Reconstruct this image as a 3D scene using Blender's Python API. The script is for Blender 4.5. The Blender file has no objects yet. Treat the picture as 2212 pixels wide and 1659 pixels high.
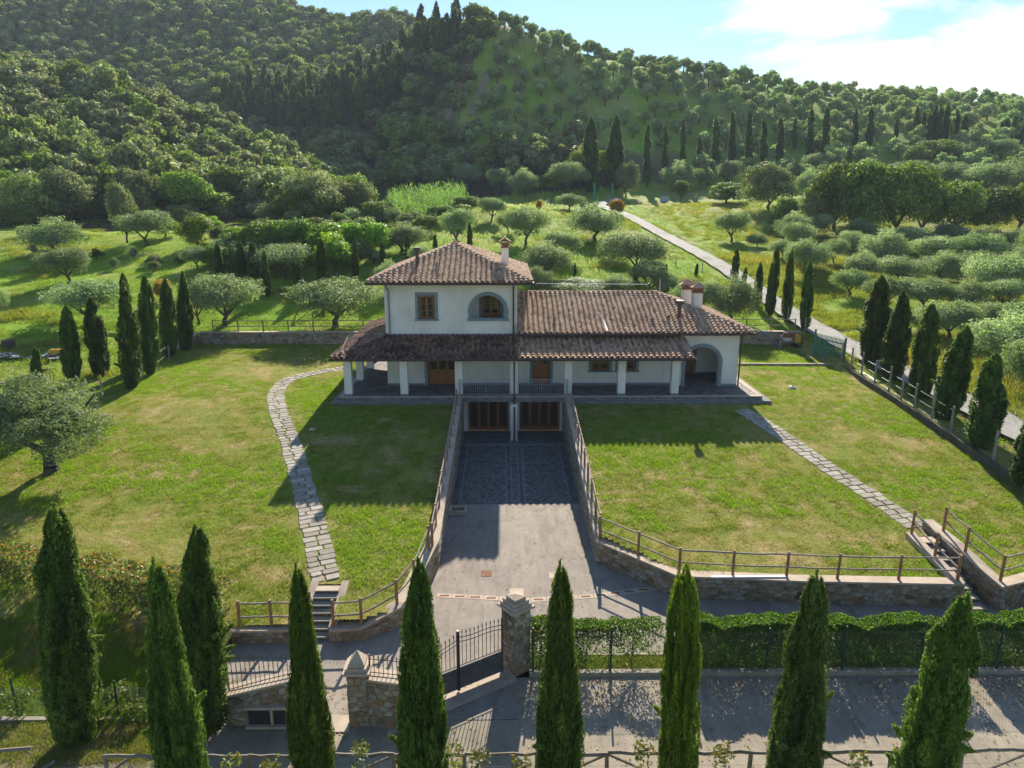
import bpy, math, random
import numpy as np
from mathutils import Vector, Matrix

R = math.radians
rnd = random.Random(7)
C = bpy.context.scene.collection

# ------------------------------------------------------------------ camera, sky, sun, exposure
HC = 11.2                                   # camera height over the terrace, metres
PITCH = math.atan(389.5 / 1536); YAW = math.atan(14 / 1536 / math.cos(PITCH))
cam = bpy.data.cameras.new('camera'); camo = bpy.data.objects.new('camera', cam); C.objects.link(camo)
cam.sensor_width = 36; cam.lens = 36 * 1536 / 2212; cam.clip_start = 0.1; cam.clip_end = 6000
camo.location = (0, 0, HC); camo.rotation_euler = (R(90) - PITCH, 0, -YAW)
sc = bpy.context.scene; sc.camera = camo

SUN_EL, SUN_AZ = R(28.4), R(6.9)            # sun ahead of the camera, a little to the right
w = bpy.data.worlds.new('World'); sc.world = w; w.use_nodes = True
wt = w.node_tree; wt.nodes.clear()
def wn(t, **k):
    n = wt.nodes.new(t)
    for a, b in k.items(): setattr(n, a, b)
    return n
out = wn('ShaderNodeOutputWorld'); bg = wn('ShaderNodeBackground'); sky = wn('ShaderNodeTexSky', sky_type='NISHITA')
sky.sun_disc = False; sky.sun_elevation = SUN_EL; sky.sun_rotation = SUN_AZ
sky.air_density = 1.0; sky.dust_density = 0.05; sky.ozone_density = 4.2; sky.altitude = 50
bg.inputs[1].default_value = 0.080
tc = wn('ShaderNodeTexCoord')
mp = wn('ShaderNodeMapping'); mp.inputs['Scale'].default_value = (1, 1, 2.3); mp.inputs['Location'].default_value = (0.35, 0.1, 0.27)
n1 = wn('ShaderNodeTexNoise'); n1.inputs['Scale'].default_value = 3.6; n1.inputs['Detail'].default_value = 9; n1.inputs['Roughness'].default_value = .62; n1.inputs['Distortion'].default_value = .5
wt.links.new(tc.outputs['Generated'], mp.inputs['Vector']); wt.links.new(mp.outputs[0], n1.inputs['Vector'])
dt = wn('ShaderNodeVectorMath', operation='DOT_PRODUCT'); cdir = Vector((math.sin(R(40)), math.cos(R(40)), .24)).normalized(); dt.inputs[1].default_value = cdir
wt.links.new(tc.outputs['Generated'], dt.inputs[0])
bank = wn('ShaderNodeMapRange'); bank.inputs[1].default_value = .84; bank.inputs[2].default_value = .95; bank.inputs[3].default_value = -.22; bank.inputs[4].default_value = .14
wt.links.new(dt.outputs['Value'], bank.inputs[0])
ad = wn('ShaderNodeMath', operation='ADD'); wt.links.new(n1.outputs[0], ad.inputs[0]); wt.links.new(bank.outputs[0], ad.inputs[1])
cr = wn('ShaderNodeMapRange', interpolation_type='SMOOTHSTEP'); cr.inputs[1].default_value = .505; cr.inputs[2].default_value = .665
wt.links.new(ad.outputs[0], cr.inputs[0])
cm = wn('ShaderNodeMix', data_type='RGBA'); cm.inputs[7].default_value = (7.6, 7.8, 8.0, 1)
wt.links.new(cr.outputs[0], cm.inputs[0]); wt.links.new(sky.outputs[0], cm.inputs[6])
wt.links.new(cm.outputs[2], bg.inputs[0]); wt.links.new(bg.outputs[0], out.inputs[0])

sl = bpy.data.lights.new('sun', 'SUN'); sl.energy = 5.0; sl.angle = R(0.53); sl.color = (1, .91, .76)
so = bpy.data.objects.new('sun', sl); C.objects.link(so)
sd = Vector((math.sin(SUN_AZ) * math.cos(SUN_EL), math.cos(SUN_AZ) * math.cos(SUN_EL), math.sin(SUN_EL)))
so.rotation_euler = sd.to_track_quat('Z', 'Y').to_euler(); so.location = (20, 60, 60)
sc.view_settings.view_transform = 'Standard'; sc.view_settings.look = 'None'; sc.view_settings.gamma = 1
sc.view_settings.exposure = 1.15
sc.cycles.max_bounces = 6; sc.cycles.diffuse_bounces = 3; sc.cycles.glossy_bounces = 2; sc.cycles.transmission_bounces = 4
sc.cycles.transparent_max_bounces = 4; sc.cycles.volume_bounces = 0; sc.cycles.caustics_reflective = False; sc.cycles.caustics_refractive = False

# ------------------------------------------------------------------ survey helpers (metres from measured directions)
_cp, _sp, _cy, _sy = math.cos(PITCH), math.sin(PITCH), math.cos(YAW), math.sin(YAW)
def ray(px, py):
    u = (px - 1106) / 1536; v = -(py - 829.5) / 1536
    x, y, z = u, _cp + v * _sp, v * _cp - _sp
    return x * _cy + y * _sy, -x * _sy + y * _cy, z
def atz(px, py, z):
    d = ray(px, py); t = (z - HC) / d[2]; return d[0] * t, d[1] * t
def aty(px, py, Y):
    d = ray(px, py); t = Y / d[1]; return d[0] * t, HC + d[2] * t
def atx(px, py, X):
    d = ray(px, py); t = X / d[0]; return X, d[1] * t, HC + d[2] * t
def proj(X, Y, Z):
    x = X * _cy - Y * _sy; y = X * _sy + Y * _cy; z = Z - HC
    zc = y * _cp - z * _sp; v = (y * _sp + z * _cp) / zc
    return 1106 + x / zc * 1536, 829.5 - v * 1536

# ------------------------------------------------------------------ materials
def new_mat(name):
    m = bpy.data.materials.new(name); m.use_nodes = True
    return m, m.node_tree, m.node_tree.nodes['Principled BSDF']
def N(t, typ, **k):
    n = t.nodes.new(typ)
    for a, b in k.items(): setattr(n, a, b)
    return n
def noise(t, scale, detail=4, rough=.55, vec=None, dist=0):
    n = N(t, 'ShaderNodeTexNoise'); n.inputs['Scale'].default_value = scale; n.inputs['Detail'].default_value = detail
    n.inputs['Roughness'].default_value = rough; n.inputs['Distortion'].default_value = dist
    if vec is not None: t.links.new(vec, n.inputs['Vector'])
    return n.outputs[0]
def pos(t):
    return N(t, 'ShaderNodeNewGeometry').outputs['Position']
def scaled(t, vec, s):
    m = N(t, 'ShaderNodeMapping'); m.inputs['Scale'].default_value = s; t.links.new(vec, m.inputs['Vector']); return m.outputs[0]
def ramp(t, fac, stops):
    r = N(t, 'ShaderNodeValToRGB'); e = r.color_ramp.elements
    while len(e) < len(stops): e.new(.5)
    for i, (p, c) in enumerate(stops):
        e[i].position = p; e[i].color = (*c, 1) if len(c) == 3 else c
    t.links.new(fac, r.inputs[0]); return r.outputs[0]
def mixc(t, f, a, b, mode='MIX'):
    m = N(t, 'ShaderNodeMix', data_type='RGBA', blend_type=mode)
    for s, v in ((0, f), (6, a), (7, b)):
        if isinstance(v, (int, float)): m.inputs[s].default_value = v
        elif isinstance(v, tuple): m.inputs[s].default_value = (*v, 1)
        else: t.links.new(v, m.inputs[s])
    return m.outputs[2]
def maprange(t, v, a, b, c=0, d=1):
    m = N(t, 'ShaderNodeMapRange'); t.links.new(v, m.inputs[0])
    for i, x in enumerate((a, b, c, d)): m.inputs[i + 1].default_value = x
    return m.outputs[0]
def mth(t, op, a, b=None):
    m = N(t, 'ShaderNodeMath', operation=op)
    for i, v in enumerate((a, b)):
        if v is None: continue
        if isinstance(v, (int, float)): m.inputs[i].default_value = v
        else: t.links.new(v, m.inputs[i])
    return m.outputs[0]
def bump(t, b, h, s=.3, d=.02):
    n = N(t, 'ShaderNodeBump'); n.inputs['Strength'].default_value = s; n.inputs['Distance'].default_value = d
    t.links.new(h, n.inputs['Height']); t.links.new(n.outputs[0], b.inputs['Normal'])
def attr(t, name):
    return N(t, 'ShaderNodeAttribute', attribute_name=name)

def simple(name, c1, c2, scale=3, rough=.85, fine=40, bs=.3, bd=.01, metal=0, spec=.3, lo=.35, hi=.65):
    m, t, b = new_mat(name); p = pos(t)
    f = noise(t, scale, 6, .65, p)
    c = ramp(t, f, [(lo, c1), (hi, c2)])
    g = noise(t, fine, 3, .6, p)
    c = mixc(t, .35, c, ramp(t, g, [(.3, (.55, .55, .55)), (.7, (1.25, 1.25, 1.25))]), 'MULTIPLY')
    t.links.new(c, b.inputs['Base Color']); b.inputs['Roughness'].default_value = rough; b.inputs['Metallic'].default_value = metal
    b.inputs['Specular IOR Level'].default_value = spec
    bump(t, b, g, bs, bd)
    return m
def tinted(name, stops, mottle=(.7, 1.2), scale=9, rough=.85, extra=None, bs=.4):
    """colour picked per piece by the piece's own 'tint' value"""
    m, t, b = new_mat(name); p = pos(t)
    a = attr(t, 'tint').outputs['Fac']
    c = ramp(t, a, stops)
    f = noise(t, scale, 6, .65, p)
    c = mixc(t, 1.0, c, ramp(t, f, [(.3, (mottle[0],) * 3), (.7, (mottle[1],) * 3)]), 'MULTIPLY')
    if extra:
        sc_, lo, hi, col, amt = extra
        g = maprange(t, noise(t, sc_, 5, .7, p), lo, hi, 0, amt)
        c = mixc(t, g, c, col)
    t.links.new(c, b.inputs['Base Color']); b.inputs['Roughness'].default_value = rough; b.inputs['Specular IOR Level'].default_value = .25
    bump(t, b, noise(t, scale * 6, 4, .6, p), bs, .01)
    return m
def foliage(name, stops, trans=.4, rough=.55, spec=.25, tcol=(1.25, 1.35, .5)):
    m, t, b = new_mat(name)
    a = attr(t, 'tint').outputs['Fac']; oi = N(t, 'ShaderNodeObjectInfo')
    c = ramp(t, a, stops)
    c = mixc(t, 1.0, c, oi.outputs['Color'], 'MULTIPLY')
    hv = N(t, 'ShaderNodeHueSaturation'); t.links.new(c, hv.inputs['Color'])
    t.links.new(maprange(t, oi.outputs['Random'], 0, 1, .78, 1.18), hv.inputs['Value'])
    t.links.new(maprange(t, oi.outputs['Random'], 0, 1, .485, .512), hv.inputs['Hue'])
    c = hv.outputs[0]
    t.links.new(c, b.inputs['Base Color']); b.inputs['Roughness'].default_value = rough; b.inputs['Specular IOR Level'].default_value = spec
    tr = N(t, 'ShaderNodeBsdfTranslucent'); t.links.new(mixc(t, 1.0, c, tcol, 'MULTIPLY'), tr.inputs['Color'])
    mx = N(t, 'ShaderNodeMixShader'); mx.inputs[0].default_value = trans
    t.links.new(b.outputs[0], mx.inputs[1]); t.links.new(tr.outputs[0], mx.inputs[2])
    t.links.new(mx.outputs[0], t.nodes['Material Output'].inputs[0])
    return m

M = {}
M['plaster'] = simple('plaster', (.69, .65, .575), (.76, .72, .645), .7, .9, 60, .25, .004)
_t = M['plaster'].node_tree; _b = _t.nodes['Principled BSDF']; _c = _b.inputs['Base Color'].links[0].from_socket
_st = noise(_t, 1.0, 6, .7, scaled(_t, pos(_t), (1.7, 1.7, .2))); _bl = noise(_t, .55, 5, .6, pos(_t))
_c = mixc(_t, 1.0, _c, ramp(_t, _st, [(.5, (1, 1, 1)), (.8, (.86, .85, .82))]), 'MULTIPLY'); _c = mixc(_t, 1.0, _c, ramp(_t, _bl, [(.35, (.90, .89, .87)), (.6, (1.03, 1.03, 1.03))]), 'MULTIPLY')
_t.links.new(_c, _b.inputs['Base Color'])
M['serena'] = simple('grey_stone', (.17, .215, .235), (.22, .265, .28), 3, .8, 50, .2, .004)
M['wood'] = simple('varnished_wood', (.22, .075, .018), (.30, .11, .03), 5, .45, 60, .1, .003, spec=.4)
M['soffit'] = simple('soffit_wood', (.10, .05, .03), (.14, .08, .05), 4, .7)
M['post'] = simple('post_wood', (.27, .13, .055), (.36, .20, .10), 6, .8, 50, .4)
M['rail'] = simple('weathered_rail', (.20, .15, .12), (.34, .28, .23), 5, .8, 50, .4)
M['rustic'] = simple('rustic_pole', (.15, .125, .095), (.28, .235, .18), 6, .85, 40, .6)
M['gutter'] = simple('brown_gutter', (.055, .028, .022), (.085, .045, .035), 6, .5, 40, .05, spec=.5)
M['coping'] = simple('concrete_coping', (.40, .31, .23), (.52, .43, .33), 1.6, .9, 45, .5)
M['mortar'] = simple('mortar', (.20, .165, .12), (.30, .25, .185), 4, .95, 50, .6, .02)
M['terrmortar'] = simple('terrace_mortar', (.19, .185, .175), (.26, .25, .24), 4, .95, 50, .5, .01)
M['iron'] = simple('grey_iron', (.10, .105, .11), (.15, .155, .16), 6, .5, 60, .1, metal=.5, spec=.5)
M['whiteiron'] = simple('pale_iron', (.25, .27, .28), (.34, .36, .37), 6, .5, 60, .1, spec=.5)
M['greeniron'] = simple('green_iron', (.015, .16, .13), (.03, .22, .18), 4, .5, 50, .15, spec=.5)
M['greenpost'] = simple('green_fence_post', (.01, .05, .03), (.02, .07, .04), 4, .6)
M['wire'] = simple('fence_wire', (.10, .13, .11), (.16, .19, .17), 4, .5, 60, .05, metal=.6)
M['concpost'] = simple('concrete_post', (.26, .22, .19), (.36, .32, .28), 3, .9, 40, .5)
M['bark'] = simple('bark', (.06, .05, .04), (.13, .105, .08), 4, .95, 25, .9, .04)
M['white'] = simple('white_paint', (.70, .70, .68), (.8, .8, .78), 3, .6, 40, .1)
M['terracotta'] = simple('terracotta', (.26, .12, .07), (.36, .19, .12), 4, .85, 40, .3)
M['rust'] = simple('rusty_iron', (.16, .06, .03), (.24, .11, .06), 5, .9, 40, .4)
M['yellow'] = simple('worn_yellow_paint', (.50, .27, .03), (.62, .38, .06), 3, .6, 30, .2)
M['black'] = simple('black_rubber', (.015, .015, .015), (.03, .03, .03), 4, .8)
M['blue'] = simple('blue_hose', (.02, .10, .35), (.03, .13, .42), 4, .5)
M['slate'] = simple('slate', (.20, .21, .22), (.36, .37, .38), 3, .8, 30, .5)
M['kerb'] = simple('kerb_concrete', (.30, .26, .20), (.40, .36, .29), 2, .9, 40, .5)
M['shadekerb'] = simple('shade_dark_concrete', (.06, .055, .04), (.12, .105, .08), 2, .95, 30, .6)  # concrete darkened to paint in the shaded side of the kerb wall
M['boxgrey'] = simple('pale_box', (.32, .36, .38), (.40, .44, .46), 3, .7)
m, t, b = new_mat('window_glass'); b.inputs['Base Color'].default_value = (.015, .02, .02, 1); b.inputs['Roughness'].default_value = .06
b.inputs['Specular IOR Level'].default_value = .9; bump(t, b, noise(t, 1.2, 2, .5, pos(t)), .05, .05); M['glass'] = m
m, t, b = new_mat('bronzed_glass'); b.inputs['Base Color'].default_value = (.05, .03, .02, 1); b.inputs['Roughness'].default_value = .15; b.inputs['Specular IOR Level'].default_value = .5; M['bronzeglass'] = m
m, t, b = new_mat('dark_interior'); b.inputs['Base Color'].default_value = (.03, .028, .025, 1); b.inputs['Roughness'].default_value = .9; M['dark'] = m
M['tile'] = tinted('roof_tile', [(0, (.17, .10, .075)), (.25, (.42, .23, .14)), (.5, (.56, .345, .22)), (.75, (.66, .46, .31)), (1, (.48, .38, .19))],
                   (.7, 1.25), 7, .9, (2.2, .54, .74, (.09, .075, .055), .7))
M['tileold'] = tinted('dark_roof_tile', [(0, (.08, .06, .05)), (.35, (.24, .13, .085)), (.6, (.37, .20, .13)), (.85, (.44, .27, .18)), (1, (.28, .23, .13))],
                   (.6, 1.25), 7, .9, (1.3, .46, .62, (.035, .03, .027), .8))
M['stone'] = tinted('rubble_stone', [(0, (.15, .12, .08)), (.25, (.27, .20, .12)), (.45, (.34, .29, .21)), (.6, (.30, .19, .095)), (.8, (.40, .36, .28)), (1, (.26, .25, .22))],
                    (.7, 1.2), 8, .95)
M['porphyry'] = tinted('porphyry_paving', [(0, (.10, .085, .085)), (.4, (.16, .125, .12)), (.75, (.20, .17, .165)), (1, (.24, .19, .17))], (.8, 1.15), 6, .7)
M['cobble'] = tinted('dark_crazy_stone', [(0, (.085, .08, .075)), (.5, (.125, .115, .105)), (1, (.17, .15, .135))], (.75, 1.2), 6, .75)
M['pathstone'] = tinted('path_stone', [(0, (.27, .235, .185)), (.5, (.36, .32, .26)), (1, (.45, .40, .325))], (.8, 1.15), 5, .9)
M['olive'] = foliage('olive_leaf', [(0, (.12, .165, .075)), (.5, (.24, .30, .155)), (1, (.42, .48, .30))], .40, .62, .18, (1.15, 1.35, .6))
M['oak'] = foliage('oak_leaf', [(0, (.06, .10, .022)), (.5, (.15, .21, .045)), (1, (.31, .37, .09))], .40, .62, .18, (1.2, 1.4, .45))
M['oakgrey'] = foliage('holm_oak_leaf', [(0, (.10, .13, .05)), (.5, (.23, .265, .115)), (1, (.42, .45, .25))], .38, .62, .18, (1.15, 1.25, .6))
M['cypress'] = foliage('cypress_spray', [(0, (.030, .058, .010)), (.5, (.085, .145, .022)), (1, (.20, .28, .045))], .36, .6, .15, (1.45, 1.55, .4))
M['laurel'] = foliage('hedge_leaf', [(0, (.045, .095, .016)), (.6, (.10, .19, .028)), (1, (.24, .36, .08))], .50, .5, .25, (1.3, 1.5, .35))
M['photinia'] = foliage('photinia_leaf', [(0, (.06, .10, .02)), (.7, (.16, .22, .05)), (.88, (.26, .22, .07)), (.96, (.36, .17, .06)), (1, (.42, .17, .06))], .35, .5, .25, (1.3, 1.2, .5))
M['reed'] = foliage('reed_leaf', [(0, (.10, .17, .05)), (.6, (.18, .29, .09)), (1, (.34, .44, .20))], .4, .7, .1)
M['acacia'] = foliage('acacia_leaf', [(0, (.08, .15, .02)), (.5, (.17, .28, .04)), (1, (.30, .42, .07))], .45, .5, .25)
M['autumn'] = foliage('autumn_leaf', [(0, (.22, .14, .02)), (.5, (.36, .22, .03)), (1, (.45, .30, .05))], .4, .5, .25, (1.2, 1.1, .6))
M['grassblade'] = foliage('grass_blade', [(0, (.42, .33, .15)), (.25, (.31, .28, .07)), (.5, (.19, .27, .030)), (1, (.29, .385, .040))], .5, .8, .08, (1.15, 1.35, .4))

# ground sheet: lawn / meadow / woodland floor / bare track, by stored masks of what grows where
m, t, b = new_mat('ground'); p = pos(t)
big = noise(t, .10, 4, .6, p); mid = noise(t, .5, 7, .74, p, .5); fine = noise(t, 5, 6, .75, p); vf = noise(t, 26, 3, .7, p)
lawn = ramp(t, mid, [(.28, (.155, .215, .028)), (.43, (.215, .25, .040)), (.53, (.285, .26, .07)), (.63, (.43, .32, .15)), (.8, (.49, .36, .19))])
mead = ramp(t, noise(t, .22, 5, .65, p), [(.36, (.20, .36, .022)), (.52, (.27, .38, .035)), (.68, (.38, .35, .11))])
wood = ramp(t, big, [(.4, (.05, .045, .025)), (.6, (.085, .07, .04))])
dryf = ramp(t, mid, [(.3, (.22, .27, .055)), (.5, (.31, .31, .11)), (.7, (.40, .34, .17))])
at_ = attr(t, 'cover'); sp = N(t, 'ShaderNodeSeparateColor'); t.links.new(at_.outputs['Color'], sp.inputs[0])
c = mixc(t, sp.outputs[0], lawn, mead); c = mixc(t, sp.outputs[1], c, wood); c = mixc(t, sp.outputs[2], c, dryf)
c = mixc(t, 1.0, c, ramp(t, fine, [(.25, (.55, .58, .6)), (.5, (1, 1, 1)), (.75, (1.35, 1.3, 1.2))]), 'MULTIPLY')
c = mixc(t, .8, c, ramp(t, vf, [(.3, (.6, .6, .6)), (.7, (1.3, 1.3, 1.3))]), 'MULTIPLY')
t.links.new(c, b.inputs['Base Color']); b.inputs['Roughness'].default_value = .95; b.inputs['Specular IOR Level'].default_value = .1
bump(t, b, mth(t, 'ADD', fine, mth(t, 'MULTIPLY', vf, .5)), 1.0, .07); M['ground'] = m

def paved(name, c1, c2, c3, crack=0, speck=90):
    m, t, b = new_mat(name); p = pos(t)
    f = noise(t, .35, 6, .6, p); g = noise(t, speck, 2, .8, p); h = noise(t, 2.5, 6, .7, p)
    c = ramp(t, f, [(.3, c1), (.5, c2), (.7, c3)])
    c = mixc(t, .8, c, ramp(t, noise(t, .8, 7, .75, scaled(t, p, (2.2, .35, 1)), 1.2), [(.36, (.72, .72, .72)), (.5, (1, 1, 1)), (.68, (1.14, 1.13, 1.10))]), 'MULTIPLY')
    c = mixc(t, .6, c, ramp(t, g, [(.35, (.6, .6, .6)), (.65, (1.35, 1.35, 1.35))]), 'MULTIPLY')
    c = mixc(t, .45, c, ramp(t, h, [(.3, (.7, .7, .7)), (.7, (1.2, 1.2, 1.2))]), 'MULTIPLY')
    if crack:
        vo = N(t, 'ShaderNodeTexVoronoi', feature='DISTANCE_TO_EDGE'); vo.inputs['Scale'].default_value = .27
        wv = N(t, 'ShaderNodeVectorMath', operation='ADD'); nn = N(t, 'ShaderNodeTexNoise'); nn.inputs['Scale'].default_value = 1.6; nn.inputs['Detail'].default_value = 6
        t.links.new(p, nn.inputs['Vector']); t.links.new(p, wv.inputs[0]); t.links.new(nn.outputs['Color'], wv.inputs[1]); t.links.new(wv.outputs[0], vo.inputs['Vector'])
        e = maprange(t, vo.outputs['Distance'], 0, .010, crack, 0)
        c = mixc(t, e, c, (.06, .055, .05))
    t.links.new(c, b.inputs['Base Color']); b.inputs['Roughness'].default_value = .9; b.inputs['Specular IOR Level'].default_value = .2
    bump(t, b, g, .5, .012); return m
M['asphalt'] = paved('pale_asphalt', (.245, .21, .175), (.29, .25, .21), (.335, .29, .24), .35)
M['lane'] = paved('gravelled_lane', (.245, .21, .16), (.295, .255, .195), (.355, .305, .235), 0, 60)
M['gravel'] = paved('white_gravel', (.29, .275, .25), (.36, .34, .31), (.22, .215, .18), 0, 40)

# ------------------------------------------------------------------ object helpers
def setp(o, label=None, cat=None, group=None, kind=None):
    if label: o['label'] = label
    if cat: o['category'] = cat
    if group: o['group'] = group
    if kind: o['kind'] = kind
    return o
def empty(name, loc, label, cat, group=None, rz=0):
    o = bpy.data.objects.new(name, None); C.objects.link(o); o.location = loc; o.rotation_euler = (0, 0, rz); o.empty_display_size = .3
    return setp(o, label, cat, group)
def link(o, parent=None):
    C.objects.link(o)
    if parent is not None:
        o.parent = parent
        if parent.type == 'EMPTY' and parent.get('_w') is None: pass
    return o
def mesh_np(name, V, F, mats, tint=None, smooth=False):
    """V (n,3), F (m,k) constant k"""
    me = bpy.data.meshes.new(name); V = np.asarray(V, dtype=np.float32); F = np.asarray(F, dtype=np.int32)
    me.vertices.add(len(V)); me.vertices.foreach_set('co', V.ravel())
    m_, k = F.shape
    me.loops.add(m_ * k); me.loops.foreach_set('vertex_index', F.ravel())
    me.polygons.add(m_); me.polygons.foreach_set('loop_start', np.arange(m_, dtype=np.int32) * k)
    try: me.polygons.foreach_set('loop_total', np.full(m_, k, dtype=np.int32))
    except Exception: pass
    for x in (mats if isinstance(mats, (list, tuple)) else [mats]): me.materials.append(x)
    if tint is not None:
        a = me.attributes.new('tint', 'FLOAT', 'FACE'); a.data.foreach_set('value', np.asarray(tint, dtype=np.float32))
    me.update(calc_edges=True)
    if smooth: me.polygons.foreach_set('use_smooth', np.ones(m_, dtype=bool))
    return me
class MB:
    """collects shapes into ONE mesh"""
    def __init__(s): s.v = []; s.f = []; s.t = []; s.mi = []; s.cur = 0.5; s.m = 0
    def add(s, V, F, tint=None):
        o = len(s.v); s.v.extend([tuple(x) for x in V])
        for f in F: s.f.append(tuple(i + o for i in f)); s.t.append(s.cur if tint is None else tint); s.mi.append(s.m)
        return s
    def hexa(s, b, t_):
        """bottom quad b, top quad t_ (counter-clockwise from above)"""
        return s.add(list(b) + list(t_), [(3, 2, 1, 0), (4, 5, 6, 7), (0, 1, 5, 4), (1, 2, 6, 5), (2, 3, 7, 6), (3, 0, 4, 7)])
    def box(s, x0, x1, y0, y1, z0, z1):
        b = [(x0, y0), (x1, y0), (x1, y1), (x0, y1)]
        return s.hexa([(*q, z0) for q in b], [(*q, z1) for q in b])
    def prism(s, poly, z0, z1):
        n = len(poly)
        V = [(x, y, z0) for x, y in poly] + [(x, y, z1) for x, y in poly]
        return s.add(V, [tuple(range(n - 1, -1, -1)), tuple(range(n, 2 * n))] + [(i, (i + 1) % n, n + (i + 1) % n, n + i) for i in range(n)])
    def tube(s, p0, p1, r0, r1=None, n=6, cap=True):
        r1 = r0 if r1 is None else r1
        a = Vector(p0); b = Vector(p1); d = (b - a)
        if d.length < 1e-6: return s
        q = d.to_track_quat('Z', 'Y'); V = []
        for c_, r_ in ((a, r0), (b, r1)):
            for i in range(n):
                th = 2 * math.pi * i / n; V.append(c_ + q @ Vector((math.cos(th) * r_, math.sin(th) * r_, 0)))
        F = [(i, (i + 1) % n, n + (i + 1) % n, n + i) for i in range(n)]
        if cap: F += [tuple(range(n - 1, -1, -1)), tuple(range(n, 2 * n))]
        return s.add(V, F)
    def path(s, pts, r, n=6, r_end=None):
        k = len(pts) - 1
        for i in range(k):
            ra = r if r_end is None else r + (r_end - r) * i / k; rb = r if r_end is None else r + (r_end - r) * (i + 1) / k
            s.tube(pts[i], pts[i + 1], ra, rb, n)
        return s
    def ball(s, c, r, n=8, k=5, sz=1):
        V = []; F = []
        for j in range(k + 1):
            ph = math.pi * j / k
            for i in range(n):
                th = 2 * math.pi * i / n; V.append((c[0] + r * math.sin(ph) * math.cos(th), c[1] + r * math.sin(ph) * math.sin(th), c[2] + sz * r * math.cos(ph)))
        for j in range(k):
            for i in range(n): F.append((j * n + i, (j + 1) * n + i, (j + 1) * n + (i + 1) % n, j * n + (i + 1) % n))
        return s.add(V, F)
    def pyramid(s, x0, x1, y0, y1, z0, z1):
        V = [(x0, y0, z0), (x1, y0, z0), (x1, y1, z0), (x0, y1, z0), ((x0 + x1) / 2, (y0 + y1) / 2, z1)]
        return s.add(V, [(3, 2, 1, 0), (0, 1, 4), (1, 2, 4), (2, 3, 4), (3, 0, 4)])
    def build(s, name, mats, parent=None, kind=None, smooth=False, label=None):
        me = bpy.data.meshes.new(name)
        off = parent_loc(parent)
        me.from_pydata([(x - off[0], y - off[1], z - off[2]) for x, y, z in s.v], [], s.f)
        for x in (mats if isinstance(mats, (list, tuple)) else [mats]): me.materials.append(M[x] if isinstance(x, str) else x)
        a = me.attributes.new('tint', 'FLOAT', 'FACE'); a.data.foreach_set('value', s.t)
        if any(s.mi): me.polygons.foreach_set('material_index', s.mi)
        if smooth: me.polygons.foreach_set('use_smooth', [True] * len(s.f))
        me.update()
        o = bpy.data.objects.new(name, me); C.objects.link(o)
        if parent is not None: o.parent = parent
        if kind: o['kind'] = kind
        if label: o['label'] = label
        return o
def parent_loc(p):
    x = y = z = 0
    while p is not None: x += p.location[0]; y += p.location[1]; z += p.location[2]; p = p.parent
    return x, y, z
def place(name, me, mat4, parent=None):
    """object sharing mesh data; mat4 in world axes (parents are unrotated)"""
    o = bpy.data.objects.new(name, me); C.objects.link(o)
    off = parent_loc(parent)
    o.matrix_basis = Matrix.Translation((-off[0], -off[1], -off[2])) @ mat4
    if parent is not None: o.parent = parent
    return o

# ------------------------------------------------------------------ voronoi stones
def voronoi(W, H, cx, cy, seed, gap, jit=.42):
    """irregular cells filling a W x H rectangle; returns convex polygons shrunk by gap/2"""
    rg = random.Random(seed); S = []
    nx = max(1, round(W / cx)); ny = max(1, round(H / cy))
    for j in range(-1, ny + 1):
        for i in range(-1, nx + 1):
            S.append(((i + .5 + (j % 2) * .5 - .25 + rg.uniform(-jit, jit)) * W / nx, (j + .5 + rg.uniform(-jit, jit)) * H / ny))
    P = np.array(S); outp = []
    asp = cx / cy
    for a, (sx, sy) in enumerate(S):
        if not (0 <= sx <= W and 0 <= sy <= H): continue
        d = ((P[:, 0] - sx) / asp) ** 2 + (P[:, 1] - sy) ** 2
        nb = np.argsort(d)[1:15]
        poly = [(0, 0), (W, 0), (W, H), (0, H)]
        planes = []
        for k in nb:
            qx, qy = S[k]; nx_, ny_ = (qx - sx) / asp ** 2, (qy - sy)
            mx, my = (qx + sx) / 2, (qy + sy) / 2; L = math.hypot(nx_, ny_)
            planes.append((nx_ / L, ny_ / L, (nx_ * mx + ny_ * my) / L - gap / 2))
        planes += [(-1, 0, -gap / 2), (1, 0, W - gap / 2), (0, -1, -gap / 2), (0, 1, H - gap / 2)]
        for nx_, ny_, dd in planes:
            new = []
            for i in range(len(poly)):
                p0, p1 = poly[i - 1], poly[i]
                d0, d1 = p0[0] * nx_ + p0[1] * ny_ - dd, p1[0] * nx_ + p1[1] * ny_ - dd
                if (d0 <= 0) != (d1 <= 0):
                    tt = d0 / (d0 - d1); new.append((p0[0] + (p1[0] - p0[0]) * tt, p0[1] + (p1[1] - p0[1]) * tt))
                if d1 <= 0: new.append(p1)
            poly = new
            if len(poly) < 3: break
        if len(poly) < 3: continue
        # drop tiny edges
        q = [poly[0]]
        for pt in poly[1:]:
            if math.hypot(pt[0] - q[-1][0], pt[1] - q[-1][1]) > .02: q.append(pt)
        if len(q) >= 3: outp.append(q)
    return outp
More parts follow.
